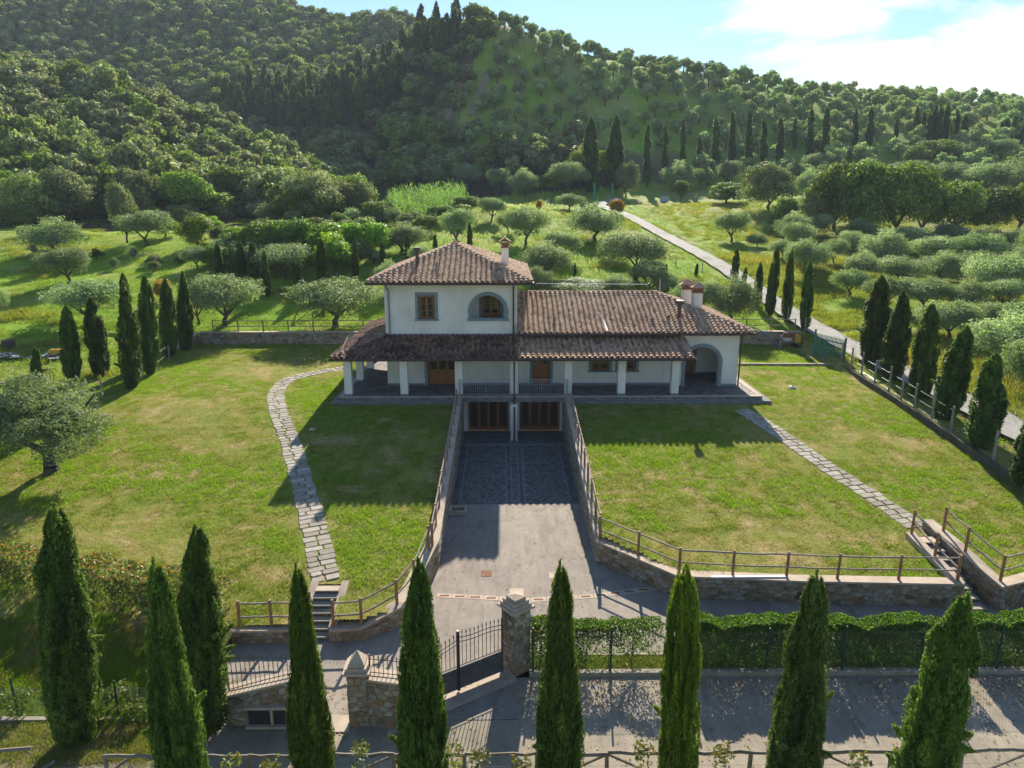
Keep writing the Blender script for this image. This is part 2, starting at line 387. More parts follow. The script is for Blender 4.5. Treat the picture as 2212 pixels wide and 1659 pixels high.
def stone_piece(poly, mapf, h, inset, tint, mb):
    cx = sum(p[0] for p in poly) / len(poly); cy = sum(p[1] for p in poly) / len(poly); n = len(poly)
    r = max(math.hypot(p[0] - cx, p[1] - cy) for p in poly)
    k = max(.5, 1 - inset / max(r, .01))
    V = [mapf(x, y, -.01) for x, y in poly] + [mapf(cx + (x - cx) * (k + 1) / 2, cy + (y - cy) * (k + 1) / 2, h * .75) for x, y in poly] \
        + [mapf(cx + (x - cx) * k, cy + (y - cy) * k, h) for x, y in poly]
    F = [(i, (i + 1) % n, n + (i + 1) % n, n + i) for i in range(n)] + [(n + i, n + (i + 1) % n, 2 * n + (i + 1) % n, 2 * n + i) for i in range(n)] + [tuple(range(2 * n, 3 * n))]
    mb.add(V, F, tint)
def stones(parent, W, H, cx, cy, mapf, mat, seed, gap=.025, h=.035, inset=.02, limit=120, name='stone', restname='stones', keep=None, jit=.42, polys=None):
    rg = random.Random(seed + 1)
    ps = polys if polys is not None else voronoi(W, H, cx, cy, seed, gap, jit)
    if keep: ps = [p for p in ps if keep(sum(q[0] for q in p) / len(p), sum(q[1] for q in p) / len(p))]
    def size(p):
        x = mapf(*p[0], 0); a = 0
        for i in range(len(p)): a += p[i - 1][0] * p[i][1] - p[i][0] * p[i - 1][1]
        return -abs(a) / (x[0] ** 2 + x[1] ** 2 + 1)
    ps.sort(key=size); rest = MB()
    for i, p in enumerate(ps):
        hh = h * rg.uniform(.6, 1.3); tt = rg.random()
        if i < limit:
            q = MB(); stone_piece(p, mapf, hh, inset, tt, q); q.build(name, mat, parent)
        else: stone_piece(p, mapf, hh, inset, tt, rest)
    if rest.v: rest.build(restname, mat, parent, kind='stuff')

# ------------------------------------------------------------------ terrain height
GP = []
def g_(px, py, Y, sub=0):
    x, z = aty(px, py, Y); GP.append((x, Y, z - sub))
for a in [(50,600,75),(200,600,72),(350,560,82),(560,690,64),(100,540,84),(0,500,95),(400,500,96),(700,560,85),(1000,560,80),(1200,480,112),(1000,440,120),
          (1700,520,110),(1500,440,150),(1700,440,135),(1900,560,90),(2100,600,76),(2200,700,58),(2200,540,95),(-200,520,90),(-300,620,66),(2500,600,76),(2500,480,110)]: g_(*a)
for a in [(1400,400,170),(2200,400,150),(1900,400,152)]: g_(*a, 2)
for a in [(1150,380,165),(1150,300,188),(1150,200,215),(1150,112,235),(1060,38,252),(1300,350,182),(1300,250,210),(1300,118,250),(1500,350,190),(1500,250,218),(1500,138,262),
          (1800,300,195),(1800,195,262),(2150,300,185),(2150,215,245),(2400,300,180),(2400,240,240),(1600,160,262),(2000,205,255)]: g_(*a, 2.5)
for a in [(0,430,112),(0,300,140),(0,130,195),(250,185,198),(480,265,192),(650,345,178),(800,430,152),(200,330,150),(400,370,142),(600,430,128),(-250,400,120),(-250,150,190),(-500,100,200),
          (330,455,105),(900,400,178),(700,400,196)]: g_(*a, 3)
for px, Y, z in [(0,240,44),(250,245,36),(480,240,27),(650,225,21),(-300,250,45)]:
    GP.append((aty(px, 440, Y)[0], Y, z))
for a in [(0,-60,400),(-400,-80,400),(300,-25,420),(300,110,325),(100,60,330),(500,190,278),(600,0,420),(850,26,400),(700,130,330),(600,290,238),(800,270,232),(850,135,288),(930,62,285),(1000,45,262),
          (700,62,385),(980,80,400),(450,0,420)]: g_(*a, 4)
for px, Y, z in [(0,560,100),(300,560,100),(600,560,95),(850,540,80),(1060,330,60),(1300,330,48),(1500,340,42),(1800,340,36),(2150,330,28),(2400,330,26),(1060,480,45),(1500,480,30),(2150,500,15),(-500,560,90)]:
    GP.append((aty(px, 440, Y)[0], Y, z))
for X, Y, z in [(-650,200,60),(-650,0,5),(650,200,20),(650,0,-5),(0,-200,-6),(-400,-250,-6),(400,-250,-6),(0,-40,-4),(60,-40,-4),(-60,-40,-4),(-60,10,-2.6),(60,10,-2.5),(650,800,20),(-650,800,70),(0,800,60),
                (-25,62,1.1),(-10,62,1.0),(5,62,1.0),(20,62,1.0),(30,62,1.3),(-30,57,.5),(-32,45,-.1),(-34,30,-1.2),(-36,20,-2.0),(27,30,-.5),(27,40,0),(27,50,.5),(34,30,-.3),(34,45,.6),(45,35,.3),
                (30,15,-2.2),(30,5,-2.8),(-30,5,-3.2),(0,5,-3.4),(0,-10,-3.8),(15,9,-3.0),(-15,9,-3.2),(60,40,1.0),(60,60,3)]:
    GP.append((X, Y, z))
GP = np.array(GP)
def _k(a, b):
    d2 = (a[:, None, 0] - b[None, :, 0]) ** 2 + (a[:, None, 1] - b[None, :, 1]) ** 2
    return np.sqrt(d2 + 64.)
_A = _k(GP, GP) + np.eye(len(GP)) * -1.5
_n = len(GP); _S = np.zeros((_n + 1, _n + 1)); _S[:_n, :_n] = _A; _S[:_n, _n] = 1; _S[_n, :_n] = 1
_w = np.linalg.solve(_S, np.append(GP[:, 2], 0))
def rbf(P):
    P = np.asarray(P, dtype=float); o = np.empty(len(P))
    for i in range(0, len(P), 4000): o[i:i + 4000] = _k(P[i:i + 4000], GP) @ _w[:-1] + _w[-1]
    return o
def sm(x, a, b):
    tt = np.clip((x - a) / (b - a), 0, 1); return tt * tt * (3 - 2 * tt)
def lawn_z(X, Y):
    z = np.where(Y < 40.5, -.36 + .078 * (Y - 40.5), -.36 + .021 * (Y - 40.5))
    z = z - sm(-X, 2, 14) * sm(24 - Y, 0, 3) * np.clip((24 - Y) * .06, 0, .4)
    z = z - sm(-X, 9, 13) * np.clip(19 - Y, 0, 20) * .03
    return np.where(Y < 14, np.maximum(z, -2.75), z)
def fence_x(Y): return 23.25 + .03 * np.clip(Y - 40, 0, 20)
def tz(X, Y):
    X = np.atleast_1d(np.asarray(X, float)); Y = np.atleast_1d(np.asarray(Y, float))
    base = rbf(np.stack([X, Y], 1)); L = lawn_z(X, Y)
    left = sm(X, -36, -24)
    right = (X < fence_x(Y) + .15).astype(float) * (Y < 56) + (Y >= 56) * (X < 24.4)
    right = np.maximum(right, (Y < 21) * 1.0 * (X < 23.5))
    back = (Y < 57.85).astype(float)
    front = sm(Y, 10, 15)
    wgt = left * right * back * front
    z = base * (1 - wgt) + L * wgt
    far = np.minimum(z + .0, z)
    return far
def tz1(X, Y): return float(tz(X, Y)[0])
def hit(px, py):
    """where a sight line meets the ground"""
    d = ray(px, py); ts = np.concatenate([np.arange(14, 80, .5), np.arange(80, 520, 2.)])
    X = d[0] * ts / d[1]; Z = HC + d[2] * ts / d[1]
    g = tz(X, ts); k = np.nonzero(Z <= g)[0]
    i = k[0] if len(k) else int(np.argmin(Z - g))
    if len(k) and i > 0:
        a = (Z[i - 1] - g[i - 1]); b_ = (g[i] - Z[i]); f = a / max(a + b_, 1e-6); Y = ts[i - 1] + (ts[i] - ts[i - 1]) * f
    else: Y = ts[i]
    X = d[0] * Y / d[1]; return X, Y, tz1(X, Y)

# yard polygon: where the sunken drive and the front lane are (no lawn sheet there)
YARD = [(-2.85, 43.2), (3.75, 43.2), (3.75, 25.75), (6.30, 23.3), (10.5, 22.95), (15.9, 22.5), (16.0, 25.6), (17.0, 25.6), (17.15, 22.2), (20.5, 23.4), (34, 26), (34, 12.2), (-40, 12.2), (-40, 15.0), (-13, 16.65),
        (-8.0, 16.9), (-9.2, 20.55), (-6.75, 20.55), (-6.85, 22.5), (-5.6, 22.5), (-5.65, 20.65), (-4.7, 20.65), (-3.45, 21.3), (-2.85, 25.0)]
def inside(px, py, poly):
    c = np.zeros(np.shape(px), bool); n = len(poly)
    for i in range(n):
        x0, y0 = poly[i - 1]; x1, y1 = poly[i]
        if y0 == y1: continue
        cnd = ((y0 > py) != (y1 > py)) & (px < (x1 - x0) * (py - y0) / (y1 - y0) + x0); c ^= cnd
    return c

# right-hand gravel road climbing away
RP = []
for px, py, X in [(2330, 1075, 27.0), (2212, 985, 26.6), (2100, 905, 26.6), (1960, 812, 26.4), (1860, 752, 26.3), (1760, 695, 26.2), (1690, 655, 26.0), (1560, 586, 25.6), (1450, 520, 24.0), (1348, 462, 21.0), (1300, 432, 18.6), (1302, 418, 19.5), (1340, 408, 25)]:
    RP.append(atx(px, py, X))
RP = [(27.2, 12, 0), (27.2, 22, 0)] + RP[1:]
RP.sort(key=lambda q: q[1])
def resample(pts, s):
    o_ = [];
    for i in range(len(pts) - 1):
        p0 = pts[max(0, i - 1)]; p1 = pts[i]; p2 = pts[i + 1]; p3 = pts[min(len(pts) - 1, i + 2)]
        L = math.hypot(p2[0] - p1[0], p2[1] - p1[1]); n = max(1, int(L / s))
        for k in range(n):
            u = k / n
            o_.append(tuple(.5 * ((2 * p1[j]) + (-p0[j] + p2[j]) * u + (2 * p0[j] - 5 * p1[j] + 4 * p2[j] - p3[j]) * u * u + (-p0[j] + 3 * p1[j] - 3 * p2[j] + p3[j]) * u ** 3) for j in (0, 1)))
    o_.append(pts[-1][:2]); return o_
rp = resample([q[:2] for q in RP], 1.0)
def axis(*seg):
    o = []
    for a, b, s in seg: o.extend(np.arange(a, b, s).tolist())
    o.append(seg[-1][1]); return np.array(o)
gx = axis((-660, -200, 20), (-200, -60, 4), (-60, -30, 1.2), (-30, -10, .5), (-10, -2, .16), (-2, 3, .5), (3, 18, .2), (18, 25.6, .3), (25.6, 60, 1), (60, 240, 4), (240, 660, 20))
gy = axis((-300, -20, 14), (-20, 8, 2), (8, 16, .5), (16, 26, .16), (26, 42, .3), (42, 57, .4), (57, 58.8, .15), (58.8, 130, 1.4), (130, 330, 3), (330, 560, 7), (560, 860, 25))
XX, YY = np.meshgrid(gx, gy); ZZ = tz(XX.ravel(), YY.ravel()).reshape(XX.shape)
rs = np.random.RandomState(3)
amp = np.clip((YY - 60) / 60, 0, 1) * .35 + .012
_rd = np.full(XX.shape, 99.)
for q in rp[::2]: _rd = np.minimum(_rd, np.hypot(XX - q[0], YY - q[1]))
amp = amp * np.clip((_rd - 2) / 2, 0, 1)
ZZ = ZZ + rs.uniform(-1, 1, ZZ.shape) * amp - .12 * np.clip((2.6 - _rd), 0, 1)
nx_, ny_ = len(gx), len(gy)
idx = np.arange(nx_ * ny_).reshape(ny_, nx_)
F = np.stack([idx[:-1, :-1], idx[:-1, 1:], idx[1:, 1:], idx[1:, :-1]], -1).reshape(-1, 4)
ccx = ((XX[:-1, :-1] + XX[1:, 1:]) / 2).ravel(); ccy = ((YY[:-1, :-1] + YY[1:, 1:]) / 2).ravel()
keep = ~inside(ccx, ccy, YARD)
keep &= ~((ccx > -9.6) & (ccx < 15.1) & (ccy > 41.3) & (ccy < 54))
V = np.stack([XX.ravel(), YY.ravel(), ZZ.ravel()], 1)
me = mesh_np('terrain', V, F[keep], M['ground'], smooth=True)
# cover masks
PXY = proj(V[:, 0], V[:, 1].clip(2, None), V[:, 2])
ppx, ppy = PXY
OLIVE_HILL = [(1062, 60), (1010, 160), (985, 300), (1060, 345), (1180, 330), (1260, 300), (1330, 330), (1480, 330), (1480, 400), (2300, 470), (2300, 190), (1700, 130), (1250, 60)]
SPUR_DARK = [(480, 150), (640, 110), (900, 40), (1030, 20), (960, 150), (880, 210), (760, 300), (500, 300)]
def smn(P, s, seed):
    r_ = np.random.RandomState(seed); o = 0
    for k in range(6):
        a = r_.uniform(0, 6.28); f = s * r_.uniform(.6, 1.6); o = o + np.sin(P[:, 0] * math.cos(a) * f + P[:, 1] * math.sin(a) * f + r_.uniform(0, 6.28))
    return o / 6
Yv = V[:, 1]; Xv = V[:, 0]
hillo = inside(ppx, ppy, OLIVE_HILL) & (Yv > 120)
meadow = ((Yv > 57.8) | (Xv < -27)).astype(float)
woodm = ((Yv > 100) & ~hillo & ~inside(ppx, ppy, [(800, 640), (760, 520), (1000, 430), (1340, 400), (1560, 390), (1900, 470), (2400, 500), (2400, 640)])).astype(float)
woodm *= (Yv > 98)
dry = np.clip(smn(V, .12, 5) * 1.6 - .1, 0, 1) * meadow
rightfield = (Xv > 27.5) & (Yv < 175) & (Yv > 25) & (Xv < 140)
dry = np.where(rightfield, np.clip(.65 + smn(V, .2, 9) * 1.1, 0, 1), dry)
dry = np.where((Yv < 19) & (Xv < -8), .25, dry)
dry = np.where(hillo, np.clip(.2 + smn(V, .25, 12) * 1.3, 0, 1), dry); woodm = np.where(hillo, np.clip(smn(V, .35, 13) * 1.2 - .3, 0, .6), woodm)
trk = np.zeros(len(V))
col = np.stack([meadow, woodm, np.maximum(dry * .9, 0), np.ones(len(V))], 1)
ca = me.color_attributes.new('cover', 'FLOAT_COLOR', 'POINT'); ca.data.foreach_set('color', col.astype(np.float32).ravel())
o = bpy.data.objects.new('terrain', me); C.objects.link(o); o['kind'] = 'structure'

# ------------------------------------------------------------------ drive, lane, right-hand road
def sheet(name, poly, z, mat, zf=None, parent=None):
    b = MB(); b.add([(x, y, z if zf is None else zf(x, y)) for x, y in poly], [tuple(range(len(poly)))]); return b.build(name, mat, parent)
def kindstruct(o, label=None):
    o['kind'] = 'structure'
    if label: o['label'] = label
    return o
ZD = -2.6
# lane + drive in convex-ish strips, butted
b = MB()
def q4(b, pts, z): b.add([(x, y, z) for x, y in pts], [tuple(range(len(pts)))])
q4(b, [(-2.95, 24), (3.9, 24), (3.9, 31.25), (-2.95, 31.25)], ZD)
q4(b, [(-9.6, 19.6), (34, 19.6), (34, 24), (-9.6, 24)], ZD)
q4(b, [(3.9, 24), (6.5, 24), (3.9, 26.2)], ZD); q4(b, [(19, 24), (34, 24), (34, 27)], ZD)
q4(b, [(-9.6, 16.75), (.3, 16.75), (.3, 19.6), (-9.6, 19.6)], ZD)
kindstruct(b.build('driveway', 'asphalt'), 'pale grey asphalt drive and yard between the retaining walls')
b = MB(); q4(b, [(-40, 11.9), (60, 11.9), (60, 18.55), (.3, 18.55), (.3, 16.75), (-40, 16.75)], ZD - .012)
kindstruct(b.build('lane', 'lane'), 'dusty lane running past the entrance gate')
# kerb and planting strip by the lane
b = MB(); q4(b, [(.9, 18.78), (34, 18.78), (34, 19.5), (.9, 19.5)], ZD + .05)
st = kindstruct(b.build('verge', 'ground'))
b = MB()
M['soil'] = simple('verge_soil', (.13, .115, .05), (.26, .20, .12), 1.2, .95, 30, .8, .03)
for i in range(16):
    xa, xb_ = -40 + i * 2.0, -38 + i * 2.0; f0, f1 = 15.2 + .25 * math.sin(i * 1.3), 15.2 + .25 * math.sin((i + 1) * 1.3); q4(b, [(xa, f0), (xb_, f1), (xb_, 16.75), (xa, 16.75)], ZD + .02)
kindstruct(b.build('verge', 'soil'))
kb = MB(); kb.box(.7, 34, 18.6, 18.78, ZD - .05, ZD + .10); kb.box(.9, 34, 19.5, 19.62, ZD - .05, ZD + .09); kb.box(-26, -7.9, 16.76, 16.90, ZD - .05, ZD + .08)
kindstruct(kb.build('kerb', 'kerb'))
# drain channel
b = MB(); 
for (x0, y0), (x1, y1) in [((-2.5, 23.05), (.9, 22.7)), ((.9, 22.7), (3.2, 22.95)), ((3.2, 22.95), (5.9, 23.55))]:
    L = math.hypot(x1 - x0, y1 - y0); n = int(L / .5)
    for i in range(n):
        a = i / n; c_ = (i + .93) / n
        p0 = (x0 + (x1 - x0) * a, y0 + (y1 - y0) * a); p1 = (x0 + (x1 - x0) * c_, y0 + (y1 - y0) * c_)
        b.hexa([(p0[0], p0[1], ZD - .02), (p1[0], p1[1], ZD - .02), (p1[0], p1[1] + .28, ZD - .02), (p0[0], p0[1] + .28, ZD - .02)],
               [(p0[0], p0[1], ZD + .008), (p1[0], p1[1], ZD + .008), (p1[0], p1[1] + .28, ZD + .008), (p0[0], p0[1] + .28, ZD + .008)])
o = b.build('drain_channel', 'coping'); setp(o, 'pale slotted drain channel crossing the drive behind the gate', 'drain')
for (x0, y0), (x1, y1) in [((-2.5, 23.05), (.9, 22.7)), ((.9, 22.7), (3.2, 22.95)), ((3.2, 22.95), (5.9, 23.55))]:
    n = int(math.hypot(x1 - x0, y1 - y0) / .5)
    for i in range(n):
        a = (i + .46) / n; cx_, cy_ = x0 + (x1 - x0) * a, y0 + (y1 - y0) * a + .14
        q = MB(); q.box(cx_ - .17, cx_ + .17, cy_ - .05, cy_ + .05, ZD + .006, ZD + .012); q.build('grate', 'rust', o)
for (x, y), lab in (((-.75, 24.75), 'rust brown manhole cover on the drive, left one, at the edge of the shadow'), ((1.85, 24.55), 'pale dusty manhole cover on the drive, right one, in the sun')):
    b = MB(); b.box(x - .2, x + .2, y - .22, y + .22, ZD - .02, ZD + .012); c_ = 'rust' if x < 0 else 'coping'
    o = b.build('manhole_cover', c_); setp(o, lab, 'manhole cover', 'manhole covers on the drive')
def ribbon(name, line, w_, mat, lift=.06, side=5, parent=None):
    V_ = []; F_ = []; n = side
    for i, (x, y) in enumerate(line):
        x0, y0 = line[max(0, i - 1)]; x1, y1 = line[min(len(line) - 1, i + 1)]
        dx, dy = x1 - x0, y1 - y0; L = math.hypot(dx, dy) or 1; nx, ny = -dy / L, dx / L
        for k in range(n):
            s = (k / (n - 1) - .5) * w_ * (1 + .06 * math.sin(i * 1.3 + k)); V_.append([x + nx * s, y + ny * s, 0])
    V_ = np.array(V_); V_[:, 2] = tz(V_[:, 0], V_[:, 1]) + lift
    V2 = V_.reshape(-1, n, 3); mx_ = np.maximum(V2[:, :, 2], V2[:, :, 2].mean(1, keepdims=True)); V2[:, :, 2] = mx_
    for i in range(len(line) - 1):
        for k in range(n - 1): F_.append((i * n + k, i * n + k + 1, (i + 1) * n + k + 1, (i + 1) * n + k))
    me_ = mesh_np(name, V2.reshape(-1, 3), F_, M[mat], smooth=True); o_ = bpy.data.objects.new(name, me_); C.objects.link(o_); return o_
kindstruct(ribbon('gravel_road', rp, 2.35, 'gravel', .10), 'white gravel road climbing past the garden to the far gate')


# ------------------------------------------------------------------ villa
VIL = empty('villa', (2.5, 44, 0), 'cream plastered two-storey villa with terracotta tiled roofs and a raised stone terrace', 'house')
def wall_open(mb, x0, x1, z0, z1, y, th, openings):
    """front wall (facing -Y) with openings (ox0, ox1, oz0, oz1, arch radius or 0)"""
    xs = {x0, x1}
    for a, b_, c_, d, arch in openings:
        xs |= {a, b_}
        if arch:
            for i in range(1, 20): xs.add(a + (b_ - a) * (1 - math.cos(math.pi * i / 20)) / 2)
    xs = sorted(xs)
    for a, b_ in zip(xs, xs[1:]):
        m_ = (a + b_) / 2; cuts = []
        for oa, ob, oc, od, arch in openings:
            if oa < m_ < ob:
                if arch:
                    r = (ob - oa) / 2; cx = (oa + ob) / 2
                    h = lambda x: od + math.sqrt(max(0, r * r - (x - cx) ** 2))
                    cuts.append((oc, h(a), h(b_)))
                else: cuts.append((oc, od, od))
        cuts.sort(); lo = (z0, z0)
        for oc, ha, hb in cuts:
            if oc > lo[0] + 1e-4: mb.hexa([(a, y, lo[0]), (b_, y, lo[1]), (b_, y + th, lo[1]), (a, y + th, lo[0])], [(a, y, oc), (b_, y, oc), (b_, y + th, oc), (a, y + th, oc)])
            lo = (ha, hb)
        if z1 > min(lo) + 1e-4: mb.hexa([(a, y, lo[0]), (b_, y, lo[1]), (b_, y + th, lo[1]), (a, y + th, lo[0])], [(a, y, z1), (b_, y, z1), (b_, y + th, z1), (a, y + th, z1)])
YW = 43.9; TX0, TX1 = -7.47, .74; WX1 = 14.62
# tower walls
b = MB()
wall_open(b, TX0, TX1, 0, 6.62, YW, .32, [(-4.92, -3.05, 0, 2.15, 0), (-5.38, -4.37, 4.25, 5.72, 0), (-2.10, -.04, 4.27, 4.69, 1)])
b.box(TX0, TX0 + .32, YW + .32, 54.2, 0, 6.62); b.box(TX1 - .32, TX1, YW + .32, 54.2, 0, 6.62); b.box(TX0 + .32, TX1 - .32, 53.9, 54.2, 0, 6.62)
b.box(TX0 + .32, TX1 - .32, YW + .32, 53.9, 6.3, 6.5); b.box(TX0 + .32, TX1 - .32, YW + .32, 53.9, 3.3, 3.5); b.box(TX0 + .32, TX1 - .32, YW + .32, 53.9, -.1, -.01)
b.build('wall', 'plaster', VIL)
# loggia behind the tower arch
b = MB(); wall_open(b, -2.7, .41, 3.5, 6.3, YW + 1.9, .2, [(-1.50, -.35, 3.55, 5.75, 0)]); b.box(-2.9, -2.7, YW + .32, YW + 2.1, 3.5, 6.3)
b.build('wall', 'plaster', VIL)
# right wing
b = MB()
wall_open(b, TX1, 10.75, 0, 3.35, YW, .32, [(1.72, 2.81, 0, 2.12, 0), (5.46, 6.56, .94, 2.05, 0), (7.15, 8.25, .94, 2.05, 0)])
wall_open(b, 10.75, WX1, 0, 3.45, 43.55, .34, [(11.30, 13.42, 0, 1.46, 1)])
b.box(10.75, 11.0, 43.89, 46.9, 0, 3.35); b.box(WX1 - .32, WX1, 43.89, 52.4, 0, 3.45)
wall_open(b, 11.0, WX1 - .32, 0, 3.35, 46.9, .2, [(11.55, 12.72, 0, 2.2, 0)])
b.box(TX1, WX1 - .32, 52.1, 52.4, 0, 3.35); b.box(TX1, WX1 - .32, YW + .34, 46.9, 3.2, 3.34); b.box(TX1, WX1 - .32, 46.9, 52.1, 3.2, 3.34)
b.box(TX1, 10.7, YW + .34, 52.1, -.1, -.01)
b.build('wall', 'plaster', VIL)
# dark rooms behind the glass
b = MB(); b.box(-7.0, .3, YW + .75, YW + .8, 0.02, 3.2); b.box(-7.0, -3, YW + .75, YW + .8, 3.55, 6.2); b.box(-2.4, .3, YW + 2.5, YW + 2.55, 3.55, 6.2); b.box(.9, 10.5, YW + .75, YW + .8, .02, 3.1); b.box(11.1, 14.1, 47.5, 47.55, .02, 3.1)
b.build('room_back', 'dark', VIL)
# dado band, grey stone
b = MB(); y = YW - .025
for x0, x1, ya, yb in [(TX0, -5.12, y, YW - .001), (-2.85, TX1 - .002, y, YW - .001), (TX1, 1.52, y, YW - .001), (3.01, 10.72, y, YW - .001), (13.62, WX1, 43.525, 43.549), (12.95, WX1 - .33, 46.87, 46.899)]: b = MB(); b.box(x0, x1, ya, yb, .003, .14); b.build('skirting', 'serena', VIL)

def surround(x0, x1, z0, z1, y, w_=.19, sill=True, door=False):
    b = MB(); d = .05
    b.box(x0 - w_, x0, y - d, y + .1, z0, z1); b.box(x1, x1 + w_, y - d, y + .1, z0, z1); b.box(x0 - w_, x1 + w_, y - d, y + .1, z1, z1 + w_)
    if sill: b.box(x0 - w_ - .05, x1 + w_ + .05, y - .12, y + .12, z0 - .10, z0)
    return b.build('stone_surround', 'serena', VIL)
def arch_surround(x0, x1, z0, zs, y, sill=False, to_floor=False, w_=.2):
    b = MB(); cx = (x0 + x1) / 2; r = (x1 - x0) / 2; n = 22; d = .06
    def ring(r0, r1, yo, yi):
        for i in range(n):
            a0 = math.pi * i / n; a1 = math.pi * (i + 1) / n
            P = lambda rr, a, yy: (cx - rr * math.cos(a), yy, zs + rr * math.sin(a))
            V = [P(r0, a0, yo), P(r1, a0, yo), P(r1, a1, yo), P(r0, a1, yo), P(r0, a0, yi), P(r1, a0, yi), P(r1, a1, yi), P(r0, a1, yi)]
            b.add(V, [(0, 3, 2, 1), (4, 5, 6, 7), (0, 1, 5, 4), (1, 2, 6, 5), (2, 3, 7, 6), (3, 0, 4, 7)])
    ring(r - .005, r + w_, y - d, y + .05); ring(r + w_ * .55, r + w_ + .02, y - d - .025, y - d)
    for s0, s1 in ((x0 - w_, x0 + .004), (x1 - .004, x1 + w_)):
        b.box(s0, s1, y - d, y + .05, z0, zs - .05); b.box(s0 - .04, s1 + .04, y - d - .04, y + .05, zs - .05, zs + .04)
        if to_floor: b.box(s0 - .03, s1 + .03, y - d - .03, y + .05, z0, z0 + .14)
    if sill: b.box(x0 - w_ - .06, x1 + w_ + .06, y - .13, y + .30, z0 - .13, z0 - .004)
    return b.build('stone_surround', 'serena', VIL)
surround(-5.38, -4.37, 4.25, 5.72, YW); surround(5.46, 6.56, .94, 2.05, YW); surround(7.15, 8.25, .94, 2.05, YW)
surround(-4.92, -3.05, .01, 2.15, YW, sill=False); surround(1.72, 2.81, .01, 2.12, YW, sill=False); surround(-1.50, -.35, 3.56, 5.75, YW + 1.9, sill=False)
surround(11.55, 12.72, .01, 2.2, 46.9, .18, sill=False)
arch_surround(-2.10, -.04, 4.27, 4.69, YW, sill=True); arch_surround(11.30, 13.42, .01, 1.46, 43.55, to_floor=True)

def joinery(name, x0, x1, z0, z1, y, leaves, rows, solid=0.0, glass_to=None, par=None, st=.075):
    """outer frame, then each leaf a child, each pane a child of its leaf"""
    f = MB(); t_ = .05
    f.box(x0, x0 + t_, y, y + .07, z0, z1); f.box(x1 - t_, x1, y, y + .07, z0, z1); f.box(x0 + t_, x1 - t_, y, y + .07, z1 - t_, z1)
    fr = f.build(name, 'wood', VIL)
    W = (x1 - x0 - 2 * t_) / leaves
    for i in range(leaves):
        a = x0 + t_ + W * i + .004; c_ = a + W - .008; zb = z0 + .01; zt = z1 - t_ - .004; zs = zb + (zt - zb) * solid
        L = MB(); yy = y + .012
        L.box(a, a + st, yy, yy + .045, zb, zt); L.box(c_ - st, c_, yy, yy + .045, zb, zt)
        L.box(a + st, c_ - st, yy, yy + .045, zt - st, zt); L.box(a + st, c_ - st, yy, yy + .045, zb, zb + st * 1.3)
        if solid:
            L.box(a + st, c_ - st, yy, yy + .045, zs - st, zs); L.box(a + st + .0, c_ - st, yy + .018, yy + .035, zb + st * 1.3, zs - st)
            L.box(a + st + .05, c_ - st - .05, yy + .006, yy + .018, zb + st * 1.3 + .05, zs - st - .05)
        g0 = zs if solid else zb + st * 1.3; g1 = zt - st
        for k in range(1, rows):
            zz = g0 + (g1 - g0) * k / rows; L.box(a + st, c_ - st, yy + .004, yy + .04, zz - .018, zz + .018)
        L.build('leaf_frame', 'wood', fr)
        for k in range(rows):
            q0 = g0 + (g1 - g0) * k / rows; q1 = g0 + (g1 - g0) * (k + 1) / rows
            G = MB(); G.box(a + st, c_ - st, yy + .02, yy + .028, q0, q1); G.build('pane', 'glass', fr)
    return fr
joinery('window', -5.36, -4.39, 4.26, 5.71, YW + .07, 2, 3, st=.06)
joinery('window', 5.48, 6.54, .95, 2.04, YW + .1, 2, 2, st=.06); joinery('window', 7.17, 8.23, .95, 2.04, YW + .1, 2, 2, st=.06)
joinery('porch_door', -4.9, -3.07, .02, 2.13, YW + .1, 3, 1, .48); joinery('porch_door', 1.74, 2.79, .02, 2.10, YW + .1, 2, 1, .66)
joinery('loggia_door', -1.48, -.37, 3.57, 5.73, YW + 1.95, 2, 2, .36); joinery('entrance_door', 11.57, 12.70, .02, 2.18, 46.95, 2, 1, .97)
# white grilles in the small porch door
g = MB()
for i in range(6):
    x = 1.86 + i * .16 + (.06 if i > 2 else 0); g.box(x, x + .015, YW + .085, YW + .10, 1.48, 1.98)
g.build('door_grille', 'white', VIL)

# garage level
b = MB(); wall_open(b, -2.62, .28, ZD, -.30, 42.45, .3, [(-2.33, .19, ZD, -.42, 0)]); wall_open(b, .72, 3.55, ZD, -.30, 42.45, .3, [(.87, 3.37, ZD, -.42, 0)])
b.box(.28, .72, 42.3, 42.75, ZD, -.30); b.box(-2.62, 3.55, 42.76, 42.9, ZD, -.3)
b.box(.30, .70, 40.25, 40.62, ZD, -.30)
b.build('garage_wall', 'plaster', VIL)
b = MB(); b.box(.2, .8, 40.18, 40.7, ZD, ZD + .12); b.build('pillar_foot', 'serena', VIL)
def garage_door(x0, x1):
    f = MB(); z0, z1, y = ZD + .06, -.43, 42.62
    f.box(x0, x0 + .06, y, y + .08, z0, z1); f.box(x1 - .06, x1, y, y + .08, z0, z1); f.box(x0 + .06, x1 - .06, y, y + .08, z1 - .08, z1)
    fr = f.build('garage_door', 'wood', VIL); W = (x1 - x0 - .12) / 4
    for i in range(4):
        a = x0 + .06 + W * i + .004; c_ = a + W - .008; L = MB(); s = .085; yy = y + .01
        L.box(a, a + s, yy, yy + .05, z0, z1 - .085); L.box(c_ - s, c_, yy, yy + .05, z0, z1 - .085); L.box(a + s, c_ - s, yy, yy + .05, z0, z0 + .22); L.box(a + s, c_ - s, yy, yy + .05, z1 - .18, z1 - .085)
        L.build('leaf_frame', 'wood', fr); G = MB(); G.box(a + s, c_ - s, yy + .02, yy + .03, z0 + .22, z1 - .18); G.build('pane', 'bronzeglass', fr)
garage_door(-2.33, .19); garage_door(.87, 3.37)

